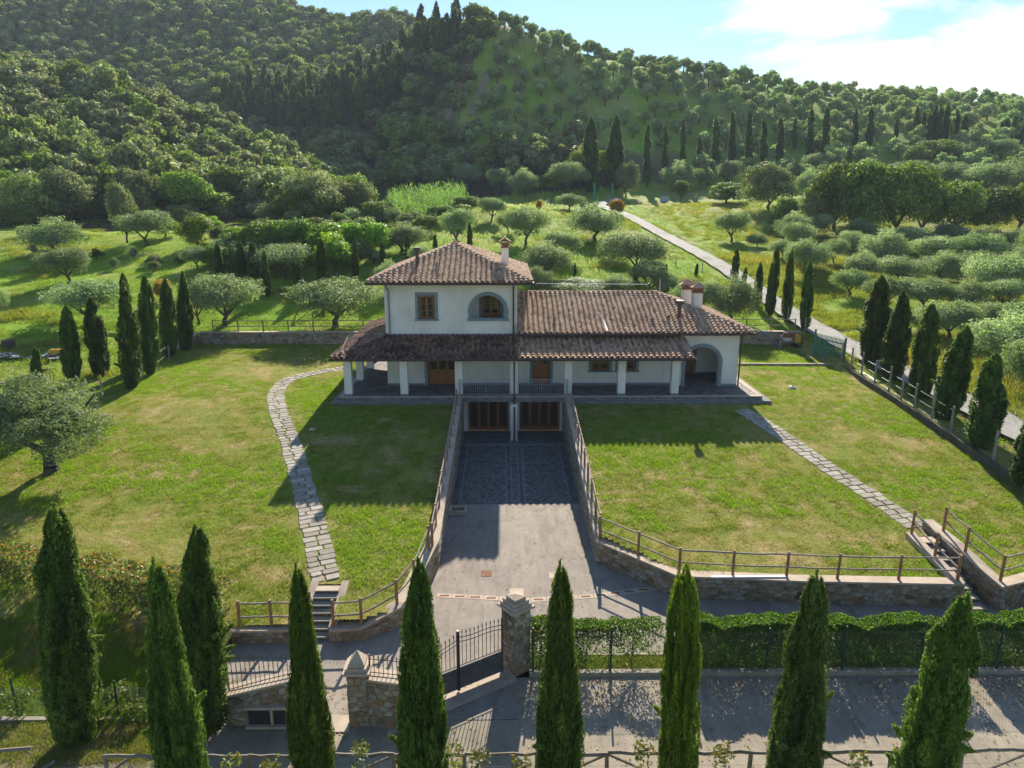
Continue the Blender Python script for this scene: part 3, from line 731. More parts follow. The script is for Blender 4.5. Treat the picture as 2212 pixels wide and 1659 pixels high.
# terrace slab with a step below it
TER = MB()
for x0, x1, y0, y1 in [(-9.95, -2.62, 41.0, 53), (-2.62, 3.55, 41.0, 43.88), (3.55, 15.4, 41.0, 53)]:
    TER.box(x0, x1, y0, y1, -.3 if x0 == -2.62 else -1.4, -.004)
TER.box(-10.3, -2.95, 40.62, 40.998, -1.4, -.185); TER.box(3.85, 15.4, 40.62, 40.998, -1.4, -.185); TER.box(15.402, 15.85, 40.62, 53, -1.4, -.185); TER.box(-10.3, -9.952, 41, 53, -1.4, -.185)
ter = TER.build('terrace', 'terrmortar', VIL)
b = MB(); b.box(15.12, 15.43, 41.25, 53, -.003, .028); b.box(-9.98, -9.7, 41.25, 53, -.003, .028); b.box(-9.98, -2.6, 40.97, 41.24, -.003, .028); b.box(3.6, 15.43, 40.97, 41.24, -.003, .028); b.box(-2.6, 3.6, 40.97, 41.24, -.003, .028)
b.build('terrace_edging', 'coping', VIL)
# stone facing on the terrace front and balcony edge
for x0, x1, y0, z0, z1, sd_ in [(-9.95, -2.62, 41.0, -.18, -.01, 1), (3.6, 15.4, 41.0, -.18, -.01, 2), (-10.3, -2.95, 40.62, -.42, -.19, 3), (3.85, 15.85, 40.62, -.42, -.19, 4), (-2.6, 3.53, 41.0, -.30, -.01, 5)]:
    stones(ter, x1 - x0, z1 - z0, .30, .13, lambda u, v, d, x0=x0, y0=y0, z0=z0: (x0 + u, y0 - d, z0 + v), 'cobble', sd_, .030, .008, .006, 14 if sd_ < 5 else 30, 'facing_stone', 'facing_stones')
# terrace floor tiles, running bond
def bond(x0, x1, y0, y1, w_, d_, seed, skip=None, g=.02):
    rg = random.Random(seed); P = []; j = 0; y = y0
    while y < y1 - .01:
        x = x0 - (w_ / 2 if j % 2 else 0) + rg.uniform(-.03, .03); ye = min(y + d_, y1)
        while x < x1:
            ww = w_ * rg.uniform(.85, 1.15); a, c_ = max(x, x0), min(x + ww, x1)
            if c_ - a > .04 and not (skip and skip((a + c_) / 2, (y + ye) / 2)): P.append([(a + g / 2, y + g / 2), (c_ - g / 2, y + g / 2), (c_ - g / 2, ye - g / 2), (a + g / 2, ye - g / 2)])
            x += ww
        y += d_; j += 1
    return P
def skipf(x, y):
    if y > 43.5 and TX0 - .1 < x < 11.0: return True
    return (x > 10.9 and x < WX1 and y > 46.8) or (x > WX1 - .35 and x < WX1 and y > 43.5) or (10.9 < x < 11.1 and y > 43.5)
pv = bond(-9.7, 15.12, 41.25, 52.5, .34, .165, 3, skipf)
stones(ter, 1, 1, 1, 1, lambda u, v, d: (u, v, .004 + d), 'porphyry', 8, h=.012, inset=.01, limit=170, name='paving_tile', restname='paving_tiles', polys=pv)

# pillars
for i, x in enumerate((-9.43, -6.08, -2.80, .51, 3.76, 6.98, 10.2)):
    y = 41.35
    b = MB(); b.box(x - .225, x + .225, y, y + .45, .12, 2.36); p_ = b.build('pillar', 'plaster', VIL)
    b = MB(); b.box(x - .24, x + .24, y - .015, y + .465, .025, .12); b.build('pillar_base', 'serena', p_)
for y in (44.9, 48.3, 51.7):
    b = MB(); b.box(-9.66, -9.22, y, y + .45, .12, 2.36); p_ = b.build('pillar', 'plaster', VIL)
    b = MB(); b.box(-9.675, -9.205, y - .015, y + .465, .025, .12); b.build('pillar_base', 'serena', p_)

# ---- roofs
def half_tile(l=.43, r0=.112, r1=.082, n=6, th=.018):
    V = []; F = []
    for (yy, r) in ((0, r0), (l, r1)):
        for k in range(n + 1):
            a = math.pi * k / n; V.append((-math.cos(a) * r, yy, math.sin(a) * r * .95)); 
        for k in range(n + 1):
            a = math.pi * k / n; V.append((-math.cos(a) * (r - th), yy, math.sin(a) * (r - th) * .95))
    m_ = n + 1
    for k in range(n):
        F.append((k, k + 1, 2 * m_ + k + 1, 2 * m_ + k)); F.append((m_ + k + 1, m_ + k, 3 * m_ + k, 3 * m_ + k + 1)); F.append((k + 1, k, m_ + k, m_ + k + 1))
    return np.array(V), F
def pan_tile(w_=.25, l=.40, th=.034):
    V = [(-w_ / 2, 0, 0), (w_ / 2, 0, 0), (w_ / 2, l, 0), (-w_ / 2, l, 0), (-w_ / 2, 0, th), (w_ / 2, 0, th), (w_ / 2, l, th), (-w_ / 2, l, th)]
    return np.array(V), [(4, 5, 6, 7), (0, 1, 5, 4), (1, 2, 6, 5), (3, 0, 4, 7)]
COVER, PAN = half_tile(), pan_tile()
CM = {}
def tile_mesh(kind, tq, mat):
    key = (kind, tq, mat)
    if key not in CM:
        q = MB(); V_, F_ = COVER if kind == 'c' else PAN; q.add(V_, F_, tq / 8 + .05); mm = bpy.data.meshes.new('tile')
        mm.from_pydata(q.v, [], q.f); mm.materials.append(M[mat]); a = mm.attributes.new('tint', 'FLOAT', 'FACE'); a.data.foreach_set('value', q.t); CM[key] = mm
    return CM[key]
def facet(roof, poly, eave_a, eave_b, mat, seed, rest, indiv=0, pitchw=.33, rowl=.325, lo=.1, hi=.95, skip=None, rgf=None):
    """poly: 3-D corners; tiles laid along eave a->b, climbing to the plane's top"""
    A = Vector(eave_a); B = Vector(eave_b); U = (B - A).normalized(); nrm = Vector((0, 0, 0))
    P3 = [Vector(q) for q in poly]
    nrm = (P3[1] - P3[0]).cross(P3[2] - P3[0]).normalized()
    if nrm.z < 0: nrm = -nrm
    Vd = nrm.cross(U).normalized()
    P2 = [((q - A).dot(U), (q - A).dot(Vd)) for q in P3]
    rg = random.Random(seed); W = (B - A).length; Hh = max(q[1] for q in P2)
    nc = max(1, round(W / pitchw)); pw = W / nc; rows = int(Hh / rowl) + 1; cand = []
    for i in range(nc + 1):
        wob = rg.uniform(-.012, .012)
        for r in range(rows):
            v = r * rowl - .04 + rg.uniform(-.01, .01)
            u = i * pw + wob
            for kind, uu, vv in (('c', u, v), ('p', u + pw / 2, v)):
                if inside(np.array([uu]), np.array([min(max(vv + .2, .03), 99)]), P2)[0] or (r == 0 and inside(np.array([uu]), np.array([.05]), P2)[0]): cand.append((kind, uu, vv, r))
    cnt = 0
    for kind, u, v, r in cand:
        o_ = A + U * u + Vd * v + nrm * ((.055 if kind == 'c' else .0))
        if skip and skip(o_.x, o_.y): continue
        tl = .085 if kind == 'c' else .06
        yv = (Vd + nrm * -tl * 1.0).normalized(); zv = U.cross(yv).normalized()
        twist = rg.uniform(-.03, .03); uu = (U + yv * twist).normalized(); zv = uu.cross(yv).normalized()
        o2 = o_ + nrm * .02
        mt = Matrix(((uu.x, yv.x, zv.x, o2.x), (uu.y, yv.y, zv.y, o2.y), (uu.z, yv.z, zv.z, o2.z), (0, 0, 0, 1)))
        ti = lo + (hi - lo) * min(1, max(0, rg.gauss(.5, .24)))
        if rgf: ti = rgf(o_.x, o_.y, ti)
        if cnt < indiv and kind == 'c' and r < 3:
            place('tile', tile_mesh(kind, int(ti * 7.99), mat), mt, roof); cnt += 1
        else:
            V_, F_ = COVER if kind == 'c' else PAN
            W3 = V_ @ np.array([[uu.x, uu.y, uu.z], [yv.x, yv.y, yv.z], [zv.x, zv.y, zv.z]]) + np.array([o2.x, o2.y, o2.z])
            rest.add(W3.tolist(), F_, ti)
def deck(mb, poly, th=.1):
    n = len(poly); V_ = list(poly) + [(x, y, z - th) for x, y, z in poly]
    mb.add(V_, [tuple(range(n)), tuple(range(2 * n - 1, n - 1, -1))] + [(i, n + i, n + (i + 1) % n, (i + 1) % n) for i in range(n)])
def ridge_tiles(a, b_, mb, tints=(.2, .9), seed=1):
    a = Vector(a); b_ = Vector(b_); d = (b_ - a); L = d.length; yv = d.normalized(); n = int(L / .36); rg = random.Random(seed)
    U = yv.cross(Vector((0, 0, 1))).normalized(); zv = U.cross(yv).normalized()
    for i in range(n + 1):
        o_ = a + yv * (i * L / (n + .6)) + zv * .035; yy = (yv - zv * .09).normalized(); z2 = U.cross(yy)
        sc_ = 1.45
        W3 = (COVER[0] * np.array([sc_, 1.05, sc_])) @ np.array([[U.x, U.y, U.z], [yy.x, yy.y, yy.z], [z2.x, z2.y, z2.z]]) + np.array(o_)
        mb.add(W3.tolist(), COVER[1], rg.uniform(*tints))
# tower roof
e = 6.6; ex0, ex1, ey0, ey1 = -8.33, 1.6, 43.02, 55.1; rz = 8.56; yc0 = ey0 + (ex1 - ex0) / 2; yc1 = ey1 - (ex1 - ex0) / 2; xc = (ex0 + ex1) / 2
A, B, Cc, D, P0, P1 = (ex0, ey0, e), (ex1, ey0, e), (ex1, ey1, e), (ex0, ey1, e), (xc, yc0, rz), (xc, yc1, rz)
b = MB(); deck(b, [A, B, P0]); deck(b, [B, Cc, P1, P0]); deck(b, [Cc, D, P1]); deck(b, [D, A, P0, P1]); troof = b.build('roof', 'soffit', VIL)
rest = MB(); no_ch = lambda x, y: (-.30 < x < .26 and 46.7 < y < 47.3)
facet(troof, [A, B, P0], A, B, 'tile', 11, rest, 60); facet(troof, [B, Cc, P1, P0], B, Cc, 'tile', 12, rest, 0, skip=no_ch); facet(troof, [D, A, P0, P1], D, A, 'tile', 13, rest); facet(troof, [Cc, D, P1], Cc, D, 'tile', 14, rest)
for i, (p, q) in enumerate([(A, P0), (B, P0), (Cc, P1), (D, P1), (P0, P1)]): ridge_tiles(p, q, rest, seed=i)
rest.build('tiles', 'tile', troof, kind='stuff')
# main roof of the wing
e = 3.5; ex0, ex1, ey0, ey1 = .745, 15.28, 42.95, 53.3; ry = (ey0 + ey1) / 2; rz = 5.36; rx = ex1 - (ey1 - ey0) / 2
A, B, Cc, D, P0, P1 = (ex0, ey0, e), (ex1, ey0, e), (ex1, ey1, e), (ex0, ey1, e), (ex0, ry, rz), (rx, ry, rz)
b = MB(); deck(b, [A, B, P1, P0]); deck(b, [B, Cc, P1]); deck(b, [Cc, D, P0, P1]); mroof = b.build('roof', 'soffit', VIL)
rest = MB(); no_c2 = lambda x, y: (11.7 < x < 13.1 and 46.6 < y < 49.0)
facet(mroof, [A, B, P1, P0], (ex0 + .12, ey0, e), B, 'tile', 21, rest, 110, skip=no_c2); facet(mroof, [B, Cc, P1], B, Cc, 'tile', 22, rest, skip=no_c2); facet(mroof, [Cc, D, P0, P1], Cc, D, 'tile', 23, rest)
for i, (p, q) in enumerate([(B, P1), (Cc, P1), (P0, P1)]): ridge_tiles(p, q, rest, seed=i + 9)
rest.build('tiles', 'tile', mroof, kind='stuff')
# porch roof: front slope, left slope with a hip
e = 2.42; ey0 = 40.72; ex0, ex1 = -10.22, 11.2; top = 3.22; sl_h = (top - e) / (YW - ey0)
run = YW - ey0
lx = TX0 - ex0
A = (ex0, ey0, e); B = (ex1, ey0, e); T0 = (TX0, YW, top); T1 = (11.2, YW, top); D = (ex0, 53.6, e); T2 = (TX0, 53.6, top); 
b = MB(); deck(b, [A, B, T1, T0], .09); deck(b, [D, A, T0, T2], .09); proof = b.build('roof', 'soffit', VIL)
rest = MB(); rest2 = MB()
def mossy(x, y, t_):
    return t_ * (.75 if x < .6 else .95)
facet(proof, [A, B, T1, T0], A, B, 'tileold', 31, rest, 60, rgf=mossy, lo=.2, hi=1.0, skip=lambda x, y: x > .72); facet(proof, [A, B, T1, T0], A, B, 'tile', 31, rest2, 0, lo=.05, hi=.9, skip=lambda x, y: x <= .72); rest2.build('tiles', 'tile', proof, kind='stuff'); facet(proof, [D, A, T0, T2], D, A, 'tileold', 32, rest, lo=.3, hi=.95)
ridge_tiles(A, T0, rest, (.5, .9), 5)
rest.build('tiles', 'tileold', proof, kind='stuff')
b = MB(); b.tube((ex0 + .2, ey0 + .25, e + .16), (TX0, YW, top + .12), .05); b.box(TX0, TX1, YW - .10, YW - .005, top + .02, top + .10)
b.build('lead_flashing', 'serena', VIL)
# rafters under the porch
b = MB()
for i in range(28):
    x = -9.9 + i * .76; b.hexa([(x, 40.8, e - .2), (x + .09, 40.8, e - .2), (x + .09, YW - .01, top - .2), (x, YW - .01, top - .2)], [(x, 40.8, e - .095), (x + .09, 40.8, e - .095), (x + .09, YW - .01, top - .095), (x, YW - .01, top - .095)])
b.build('rafters', 'soffit', VIL, kind='stuff')
b = MB(); b.box(-9.66, 10.43, 41.42, 41.72, 2.32, 2.46); b.box(-9.60, -9.3, 41.722, 52.2, 2.32, 2.42); b.build('beam', 'plaster', VIL)
b = MB()
for i in range(13):
    x = -8.1 + i * .8; b.box(x, x + .1, 43.1, YW - .01, 6.43, 6.53)
for i in range(18):
    x = 1.0 + i * .8; b.box(x, x + .1, 43.02, 43.5, 3.3, 3.42)
b.build('rafters', 'soffit', VIL, kind='stuff')
# gutters and downpipes
def gutter(p0, p1): q = MB(); q.tube(p0, p1, .075, n=8); q.build('gutter', 'gutter', VIL)
gutter((-8.43, 42.96, 6.52), (1.7, 42.96, 6.52)); gutter((1.68, 43, 6.52), (1.68, 55.1, 6.52)); gutter((-8.41, 43, 6.52), (-8.41, 55.1, 6.52))
gutter((.75, 42.88, 3.43), (15.38, 42.88, 3.43)); gutter((15.36, 43, 3.43), (15.36, 53.3, 3.43)); gutter((-10.32, 40.64, 2.34), (11.22, 40.64, 2.34)); gutter((-10.3, 40.7, 2.34), (-10.3, 53.6, 2.34))
def pipe(pts, mat='gutter', r=.05): q = MB(); q.path(pts, r, 8); q.build('downpipe', mat, VIL)
pipe([(-7.22, 43.0, 6.48), (-7.22, 43.1, 6.35), (-7.2, 43.8, 6.05), (-7.2, 43.82, 3.3)], 'serena'); pipe([(.5, 43.0, 6.48), (.5, 43.78, 6.3), (.5, 43.82, 3.25)])
pipe([(.52, 40.68, 2.3), (.52, 41.0, 2.2), (.52, 41.0 - .07, 2.0), (.52, 40.93, -.2), (.52, 40.16, -.45), (.52, 40.16, ZD + .05)]); pipe([(14.75, 42.95, 3.4), (14.72, 43.45, 3.2), (14.70, 43.48, .02)])
# chimneys
def chimney(x0, x1, y0, y1, z0, z1, gable, lab=None):
    b = MB(); b.box(x0, x1, y0, y1, z0, z1); c_ = b.build('chimney', 'plaster', VIL)
    t_ = MB(); t_.box(x0 - .05, x1 + .05, y0 - .05, y1 + .05, z1, z1 + .07)
    n = 5
    for i in range(n + 1):
        x = x0 + (x1 - x0 - .05) * i / n; t_.box(x, x + .05, y0, y0 + .05, z1 + .07, z1 + .30); t_.box(x, x + .05, y1 - .05, y1, z1 + .07, z1 + .30)
        yv = y0 + (y1 - y0 - .05) * i / n; t_.box(x1 - .05, x1 - .001, yv + .001, yv + .049, z1 + .07, z1 + .30); t_.box(x0 + .001, x0 + .05, yv + .001, yv + .049, z1 + .07, z1 + .30)
    t_.box(x0 - .05, x1 + .05, y0 - .05, y1 + .05, z1 + .30, z1 + .36); t_.build('chimney_grille', 'terracotta', c_)
    k = MB(); k.box(x0 + .06, x1 - .06, y0 + .06, y1 - .06, z1 + .07, z1 + .3); k.build('chimney_flue', 'dark', c_)
    r_ = MB()
    if gable:
        ym, xm = (y0 + y1) / 2, (x0 + x1) / 2; o_ = .16; zt = z1 + .62
        for s_ in (-1, 1):
            xe = xm + s_ * ((x1 - x0) / 2 + o_)
            r_.hexa([(xe, y0 - .12, z1 + .37), (xm, y0 - .12, zt), (xm, y1 + .12, zt), (xe, y1 + .12, z1 + .37)][::s_ * -1 or 1], [(xe, y0 - .12, z1 + .42), (xm, y0 - .12, zt + .06), (xm, y1 + .12, zt + .06), (xe, y1 + .12, z1 + .42)][::s_ * -1 or 1])
        r_.tube((xm, y0 - .14, zt + .04), (xm, y1 + .14, zt + .04), .07, n=6)
    else:
        xm, ym = (x0 + x1) / 2, (y0 + y1) / 2; r_.pyramid(x0 - .17, x1 + .17, y0 - .17, y1 + .17, z1 + .37, z1 + .68)
        for sx in (-1, 1):
            for sy in (-1, 1): r_.tube((xm + sx * ((x1 - x0) / 2 + .17), ym + sy * ((y1 - y0) / 2 + .17), z1 + .39), (xm, ym, z1 + .70), .05, n=6)
    r_.build('chimney_cap', 'tile', c_)
chimney(-.26, .22, 46.75, 47.25, 6.9, 8.42, True); chimney(12.45, 13.02, 46.75, 47.35, 4.1, 5.48, False); chimney(12.05, 12.62, 48.1, 48.7, 4.0, 5.55, False)
for x, y, z0, z1 in [(-5.53, 45.3, 7.3, 8.56), (11.0, 44.6, 3.9, 5.3)]:
    b = MB(); b.box(x - .10, x + .10, y - .10, y + .10, z0, z1 - .25); b.box(x - .2, x + .2, y - .2, y + .2, z1 - .24, z1); b.build('flue_pipe', 'gutter', VIL)
# vent tiles, safety line, aerial, light strip
for x, y, zf in [(-4.2, 45.2, 'T'), (3.1, 44.5, 'M'), (9.2, 44.35, 'M'), (10.3, 44.7, 'M')]:
    z = (6.6 + (y - 43.02) * .394) if zf == 'T' else 3.5 + (y - 42.95) * .36
    b = MB(); b.tube((x, y - .18, z + .13), (x, y + .2, z + .16), .13, .06, 8, cap=False); b.build('vent_tile', 'terracotta', VIL)
b = MB(); b.box(6.15, 6.32, 43.05, 45.3, 0, .02); b.v = [(x - (y - 43.05) * .09, y, 3.64 + (y - 43.05) * .36 + z) for x, y, z in b.v]; b.build('light_strip', 'white', VIL)
b = MB(); b.tube((2.1, ry, 5.45), (2.1, ry, 6.0), .02); b.tube((9.6, ry - .3, 5.3), (9.6, ry - .3, 6.0), .035); b.build('safety_post', 'iron', VIL)
b = MB(); b.tube((2.1, ry, 5.98), (9.6, ry - .3, 5.95), .02); b.build('safety_line', 'white', VIL)
b = MB(); b.tube((xc, 48.4, 8.5), (xc, 48.4, 9.0), .02); b.tube((xc - .15, 48.4, 8.9), (xc + .12, 48.4, 8.85), .03); b.build('aerial', 'slate', VIL)
b = MB(); b.tube((10.75, 49.5, 4.9), (10.75, 49.5, 6.1), .04); b.build('vent_pipe', 'slate', VIL)

# balcony railings: each baluster its own piece
def balcony(x0, x1, y=41.12):
    o_ = empty('balcony_railing', ((x0 + x1) / 2, y, 0), 'pale iron balcony railing over the %s garage door' % ('left' if x0 < 0 else 'right'), 'railing', 'balcony railings')
    r_ = MB(); r_.box(x0, x1, y - .02, y + .02, 1.02, 1.05); r_.build('top_rail', 'whiteiron', o_); r_ = MB(); r_.box(x0, x1, y - .015, y + .015, .10, .125); r_.build('bottom_rail', 'whiteiron', o_)
    r_ = MB(); r_.box(x0, x1, y - .012, y + .012, .90, .918); r_.build('middle_rail', 'whiteiron', o_)
    n = int((x1 - x0) / .125); q = MB(); q.tube((0, 0, .126), (0, 0, .5), .009, .009, 4); q.tube((0, 0, .5), (0, 0, .9), .016, .008, 4); me_ = bpy.data.meshes.new('baluster'); me_.from_pydata(q.v, [], q.f); me_.materials.append(M['whiteiron'])
    for i in range(n + 1): place('baluster', me_, Matrix.Translation((x0 + (x1 - x0) * i / n, y, 0)), o_)
    for x in (x0 + .02, (x0 + x1) / 2, x1 - .02):
        q = MB(); q.box(x - .018, x + .018, y - .018, y + .018, .02, 1.02); q.build('post', 'whiteiron', o_)
balcony(-2.56, .26); balcony(.76, 3.52)
# scrolled wing railings where the terrace meets the ramp walls
for x, lab in ((-2.72, 'scrolled pale iron railing at the left end of the garage balcony'), (3.66, 'scrolled pale iron railing at the right end of the garage balcony')):
    o_ = empty('scroll_railing', (x, 40.4, 0), lab, 'railing', 'scrolled railings')
    q = MB(); P = []
    for i in range(13):
        u = i / 12; P.append((x, 41.2 - u * 1.35, 1.05 - 1.1 * u ** 1.6))
    q.path(P, .02, 5); q.path([(x, 41.2, 1.05), (x, 41.2, .02)], .02, 5); q.path([(x, 41.2, .05), (x, 39.9, -.28)], .018, 5); q.path([P[-1], (x, 39.85, -.30)], .02, 5)
    q.build('frame', 'whiteiron', o_)
    for cy_, cz_, r_ in ((40.95, .45, .22), (40.55, .22, .17), (40.2, .0, .12), (40.95, .8, .10)):
        s_ = MB(); s_.path([(x, cy_ + r_ * (1 - k / 26) * math.cos(k * .55), cz_ + r_ * (1 - k / 26) * math.sin(k * .55)) for k in range(22)], .011, 4); s_.build('scroll', 'whiteiron', o_)
    for i in range(6):
        yy = 41.05 - i * .17; u = (41.2 - yy) / 1.35; s_ = MB(); s_.tube((x + .012, yy, -.02 - u * .3), (x + .012, yy, 1.05 - 1.1 * u ** 1.6), .008, n=4); s_.build('bar', 'whiteiron', o_)

# ------------------------------------------------------------------ paving in front of the garages (part of the drive)
dr = bpy.data.objects['driveway']
b = MB(); b.box(-2.62, 3.55, 39.95, 42.44, ZD - .3, ZD - .004); b.box(-2.62, 3.55, 31.25, 39.95, ZD - .3, ZD - .034); b.build('paving_bed', 'terrmortar', dr)
pv = bond(-2.55, 3.5, 40.0, 42.42, .20, .12, 12)
stones(dr, 1, 1, 1, 1, lambda u, v, d: (u, v, ZD - .01 + d), 'cobble', 9, h=.014, inset=.008, limit=60, name='sett', restname='setts', polys=pv)
b = MB(); b.box(-2.6, 3.53, 39.84, 39.99, ZD - .05, ZD + .012); b.build('threshold_strip', 'serena', dr)
zb = ZD - .035
for x0, x1, sd_ in [(-2.2, .02, 51), (.92, 3.1, 52)]:
    stones(dr, x1 - x0, 8.2, .34, .24, lambda u, v, d, x0=x0: (x0 + u, 31.6 + v, zb + d), 'cobble', sd_, .055, .012, .010, 130, 'cobblestone', 'cobblestones', jit=.46)
pv = bond(-2.58, -2.24, 31.6, 39.8, .17, .3, 13) + bond(3.14, 3.5, 31.6, 39.8, .17, .3, 14) + bond(.06, .26, 31.6, 39.8, .2, .4, 15) + bond(.7, .88, 31.6, 39.8, .2, .4, 16) + bond(-2.58, 3.5, 31.28, 31.56, .3, .28, 17)
stones(dr, 1, 1, 1, 1, lambda u, v, d: (u, v, zb + d), 'cobble', 18, h=.012, inset=.008, limit=60, name='border_stone', restname='border_stones', polys=pv)
pv = bond(.3, .66, 31.6, 39.8, .36, .27, 19, g=.03)
stones(dr, 1, 1, 1, 1, lambda u, v, d: (u, v, zb + d), 'porphyry', 20, h=.012, inset=.008, limit=60, name='gutter_slab', restname='gutter_slabs', polys=pv)

# ------------------------------------------------------------------ retaining walls
def wall(label, pts, thick, flip=1, limit=110, cell=(.27, .17), coping=True, stone_face=True, name='stone_wall', group='rubble stone retaining walls', seed=0, cop_t=.07, both=False):
    """pts: (x, y, z_bottom, z_top) along the visible face; body lies on the side given by flip"""
    o_ = empty(name, (pts[0][0], pts[0][1], pts[0][2]), label, 'wall', group)
    nrm = []
    for i in range(len(pts)):
        a = pts[max(0, i - 1)]; c_ = pts[min(len(pts) - 1, i + 1)]
        def un(p, q):
            dx, dy = q[0] - p[0], q[1] - p[1]; L = math.hypot(dx, dy); return (-dy / L * flip, dx / L * flip)
        ns = []
        if i > 0: ns.append(un(pts[i - 1], pts[i]))
        if i < len(pts) - 1: ns.append(un(pts[i], pts[i + 1]))
        sx = sum(n[0] for n in ns); sy = sum(n[1] for n in ns); L2 = sx * sx + sy * sy; k = len(ns) / max(L2, .3) * 1.0
        nrm.append((sx * k * 1.0, sy * k * 1.0) if len(ns) > 1 else ns[0])
    body = MB(); cop = []
    for i in range(len(pts) - 1):
        a, c_ = pts[i], pts[i + 1]; na, nc = nrm[i], nrm[i + 1]; tt = thick
        bt = lambda p, n, s, z: (p[0] + n[0] * s, p[1] + n[1] * s, z)
        ct = cop_t if coping else 0
        q0 = [bt(a, na, 0, a[2] - .3), bt(c_, nc, 0, c_[2] - .3), bt(c_, nc, tt, c_[2] - .3), bt(a, na, tt, a[2] - .3)]
        q1 = [bt(a, na, 0, a[3] - ct), bt(c_, nc, 0, c_[3] - ct), bt(c_, nc, tt, c_[3] - ct), bt(a, na, tt, a[3] - ct)]
        if flip < 0: q0.reverse(); q1.reverse()
        body.hexa(q0, q1)
        if coping:
            s0, s1 = -.05, tt + .04
            cb = MB()
            r0 = [bt(a, na, s0, a[3] - ct), bt(c_, nc, s0, c_[3] - ct), bt(c_, nc, s1, c_[3] - ct), bt(a, na, s1, a[3] - ct)]
            r1 = [bt(a, na, s0, a[3]), bt(c_, nc, s0, c_[3]), bt(c_, nc, s1, c_[3]), bt(a, na, s1, a[3])]
            if flip < 0: r0.reverse(); r1.reverse()
            cb.hexa(r0, r1); cb.build('coping', 'coping', o_)
        if stone_face:
            L = math.hypot(c_[0] - a[0], c_[1] - a[1]); Hm = max(a[3] - a[2], c_[3] - c_[2]) - ct + .02
            un_ = (-(c_[1] - a[1]) / L * flip, (c_[0] - a[0]) / L * flip)
            def mf(u, v, d, a=a, c_=c_, L=L, Hm=Hm, un_=un_, ct=ct):
                f = u / L; zb_ = a[2] + (c_[2] - a[2]) * f; zt_ = a[3] + (c_[3] - a[3]) * f - ct
                return (a[0] + (c_[0] - a[0]) * f - un_[0] * d, a[1] + (c_[1] - a[1]) * f - un_[1] * d, zb_ + (zt_ - zb_) * v / Hm)
            stones(o_, L, Hm, cell[0], cell[1], mf, 'stone', seed * 10 + i + 100, .022, .026, .02, max(6, int(limit * L / sum(math.hypot(pts[k + 1][0] - pts[k][0], pts[k + 1][1] - pts[k][1]) for k in range(len(pts) - 1)))))
    body.build('masonry', 'shadekerb' if name == 'kerb_wall' else 'mortar', o_); return o_
# ramp walls and their continuations
wall('long stone wall along the left side of the sunken drive, bending out to the left steps', [(-2.63, 42.4, ZD, .0), (-2.63, 39.2, ZD, -.12), (-2.63, 25.3, ZD, -1.45), (-3.38, 21.3, ZD, -1.78), (-4.72, 20.45, ZD, -2.13), (-5.72, 20.38, ZD, -2.15)][::-1], .36, 1, 260, seed=1)
wall('short low stone wall left of the left garden steps', [(-8.85, 20.3, ZD, -2.1), (-6.62, 20.38, ZD, -2.12)], .38, 1, 50, seed=2)
wall('long stone wall on the right side of the sunken drive and along the lane as far as the right steps', [(3.56, 42.4, ZD, .0), (3.56, 39.2, ZD, -.12), (3.56, 25.62, ZD, -1.66), (6.18, 22.95, ZD, -1.70), (10.5, 22.55, ZD, -1.70), (15.95, 22.15, ZD, -1.62)], .36, 1, 300, seed=3)
wall('stone wall beyond the right garden steps, turning the corner to the fence', [(16.75, 26.2, ZD + 1.0, -1.1), (16.85, 24.4, ZD, -1.22), (17.15, 21.95, ZD, -1.62), (19.5, 22.7, ZD, -1.55), (23.3, 24.3, ZD, -1.45)], .38, 1, 160, seed=4)
wall('stone retaining wall behind the lawn to the left of the villa', [(-25.1, 57.75, -.3, 1.0), (-7.6, 57.75, -.1, 1.02)], .4, 1, 130, (.36, .22), seed=5)
wall('stone retaining wall behind the villa on the right, with the mixer in front', [(16.0, 57.4, -.2, 1.12), (24.0, 56.9, -.2, 1.12)], .4, 1, 90, (.36, .22), seed=6)
wall('raking end of the back wall beside the row of left cypresses', [(-25.9, 55.4, -.2, .15), (-25.15, 57.72, -.2, 1.0)], .3, 1, 20, (.36, .22), seed=7)
# low kerb wall under the right-hand fence
FP = [(23.2, 23.9), (23.2, 29.7), (23.2, 31.8), (23.3, 35.4), (23.3, 38.9), (23.45, 42), (23.7, 46), (23.9, 49.4)]
wall('low concrete kerb wall under the right-hand fence', [(x, y, float(lawn_z(np.array(x), np.array(y))) - .05, float(lawn_z(np.array(x), np.array(y))) + .40) for x, y in FP][::-1], .2, -1, 0, stone_face=False, coping=False, name='kerb_wall', group=None, seed=8)
for o in list(bpy.data.objects):
    if o.name == 'masonry' and False: pass
# drain pipes through the long right wall
for i, (x, y) in enumerate(((4.9, 24.28), (8.2, 22.76), (12.7, 22.38))):
    b = MB(); b.tube((x - .04, y - .10, -2.25), (x, y + .1, -2.25), .07, n=10); b.build('weep_pipe', 'slate', bpy.data.objects['stone_wall.002'])
b = MB(); b.box(10.35, 10.6, 22.50, 22.62, -2.38, -2.15); b.build('wall_socket', 'dark', bpy.data.objects['stone_wall.002'])

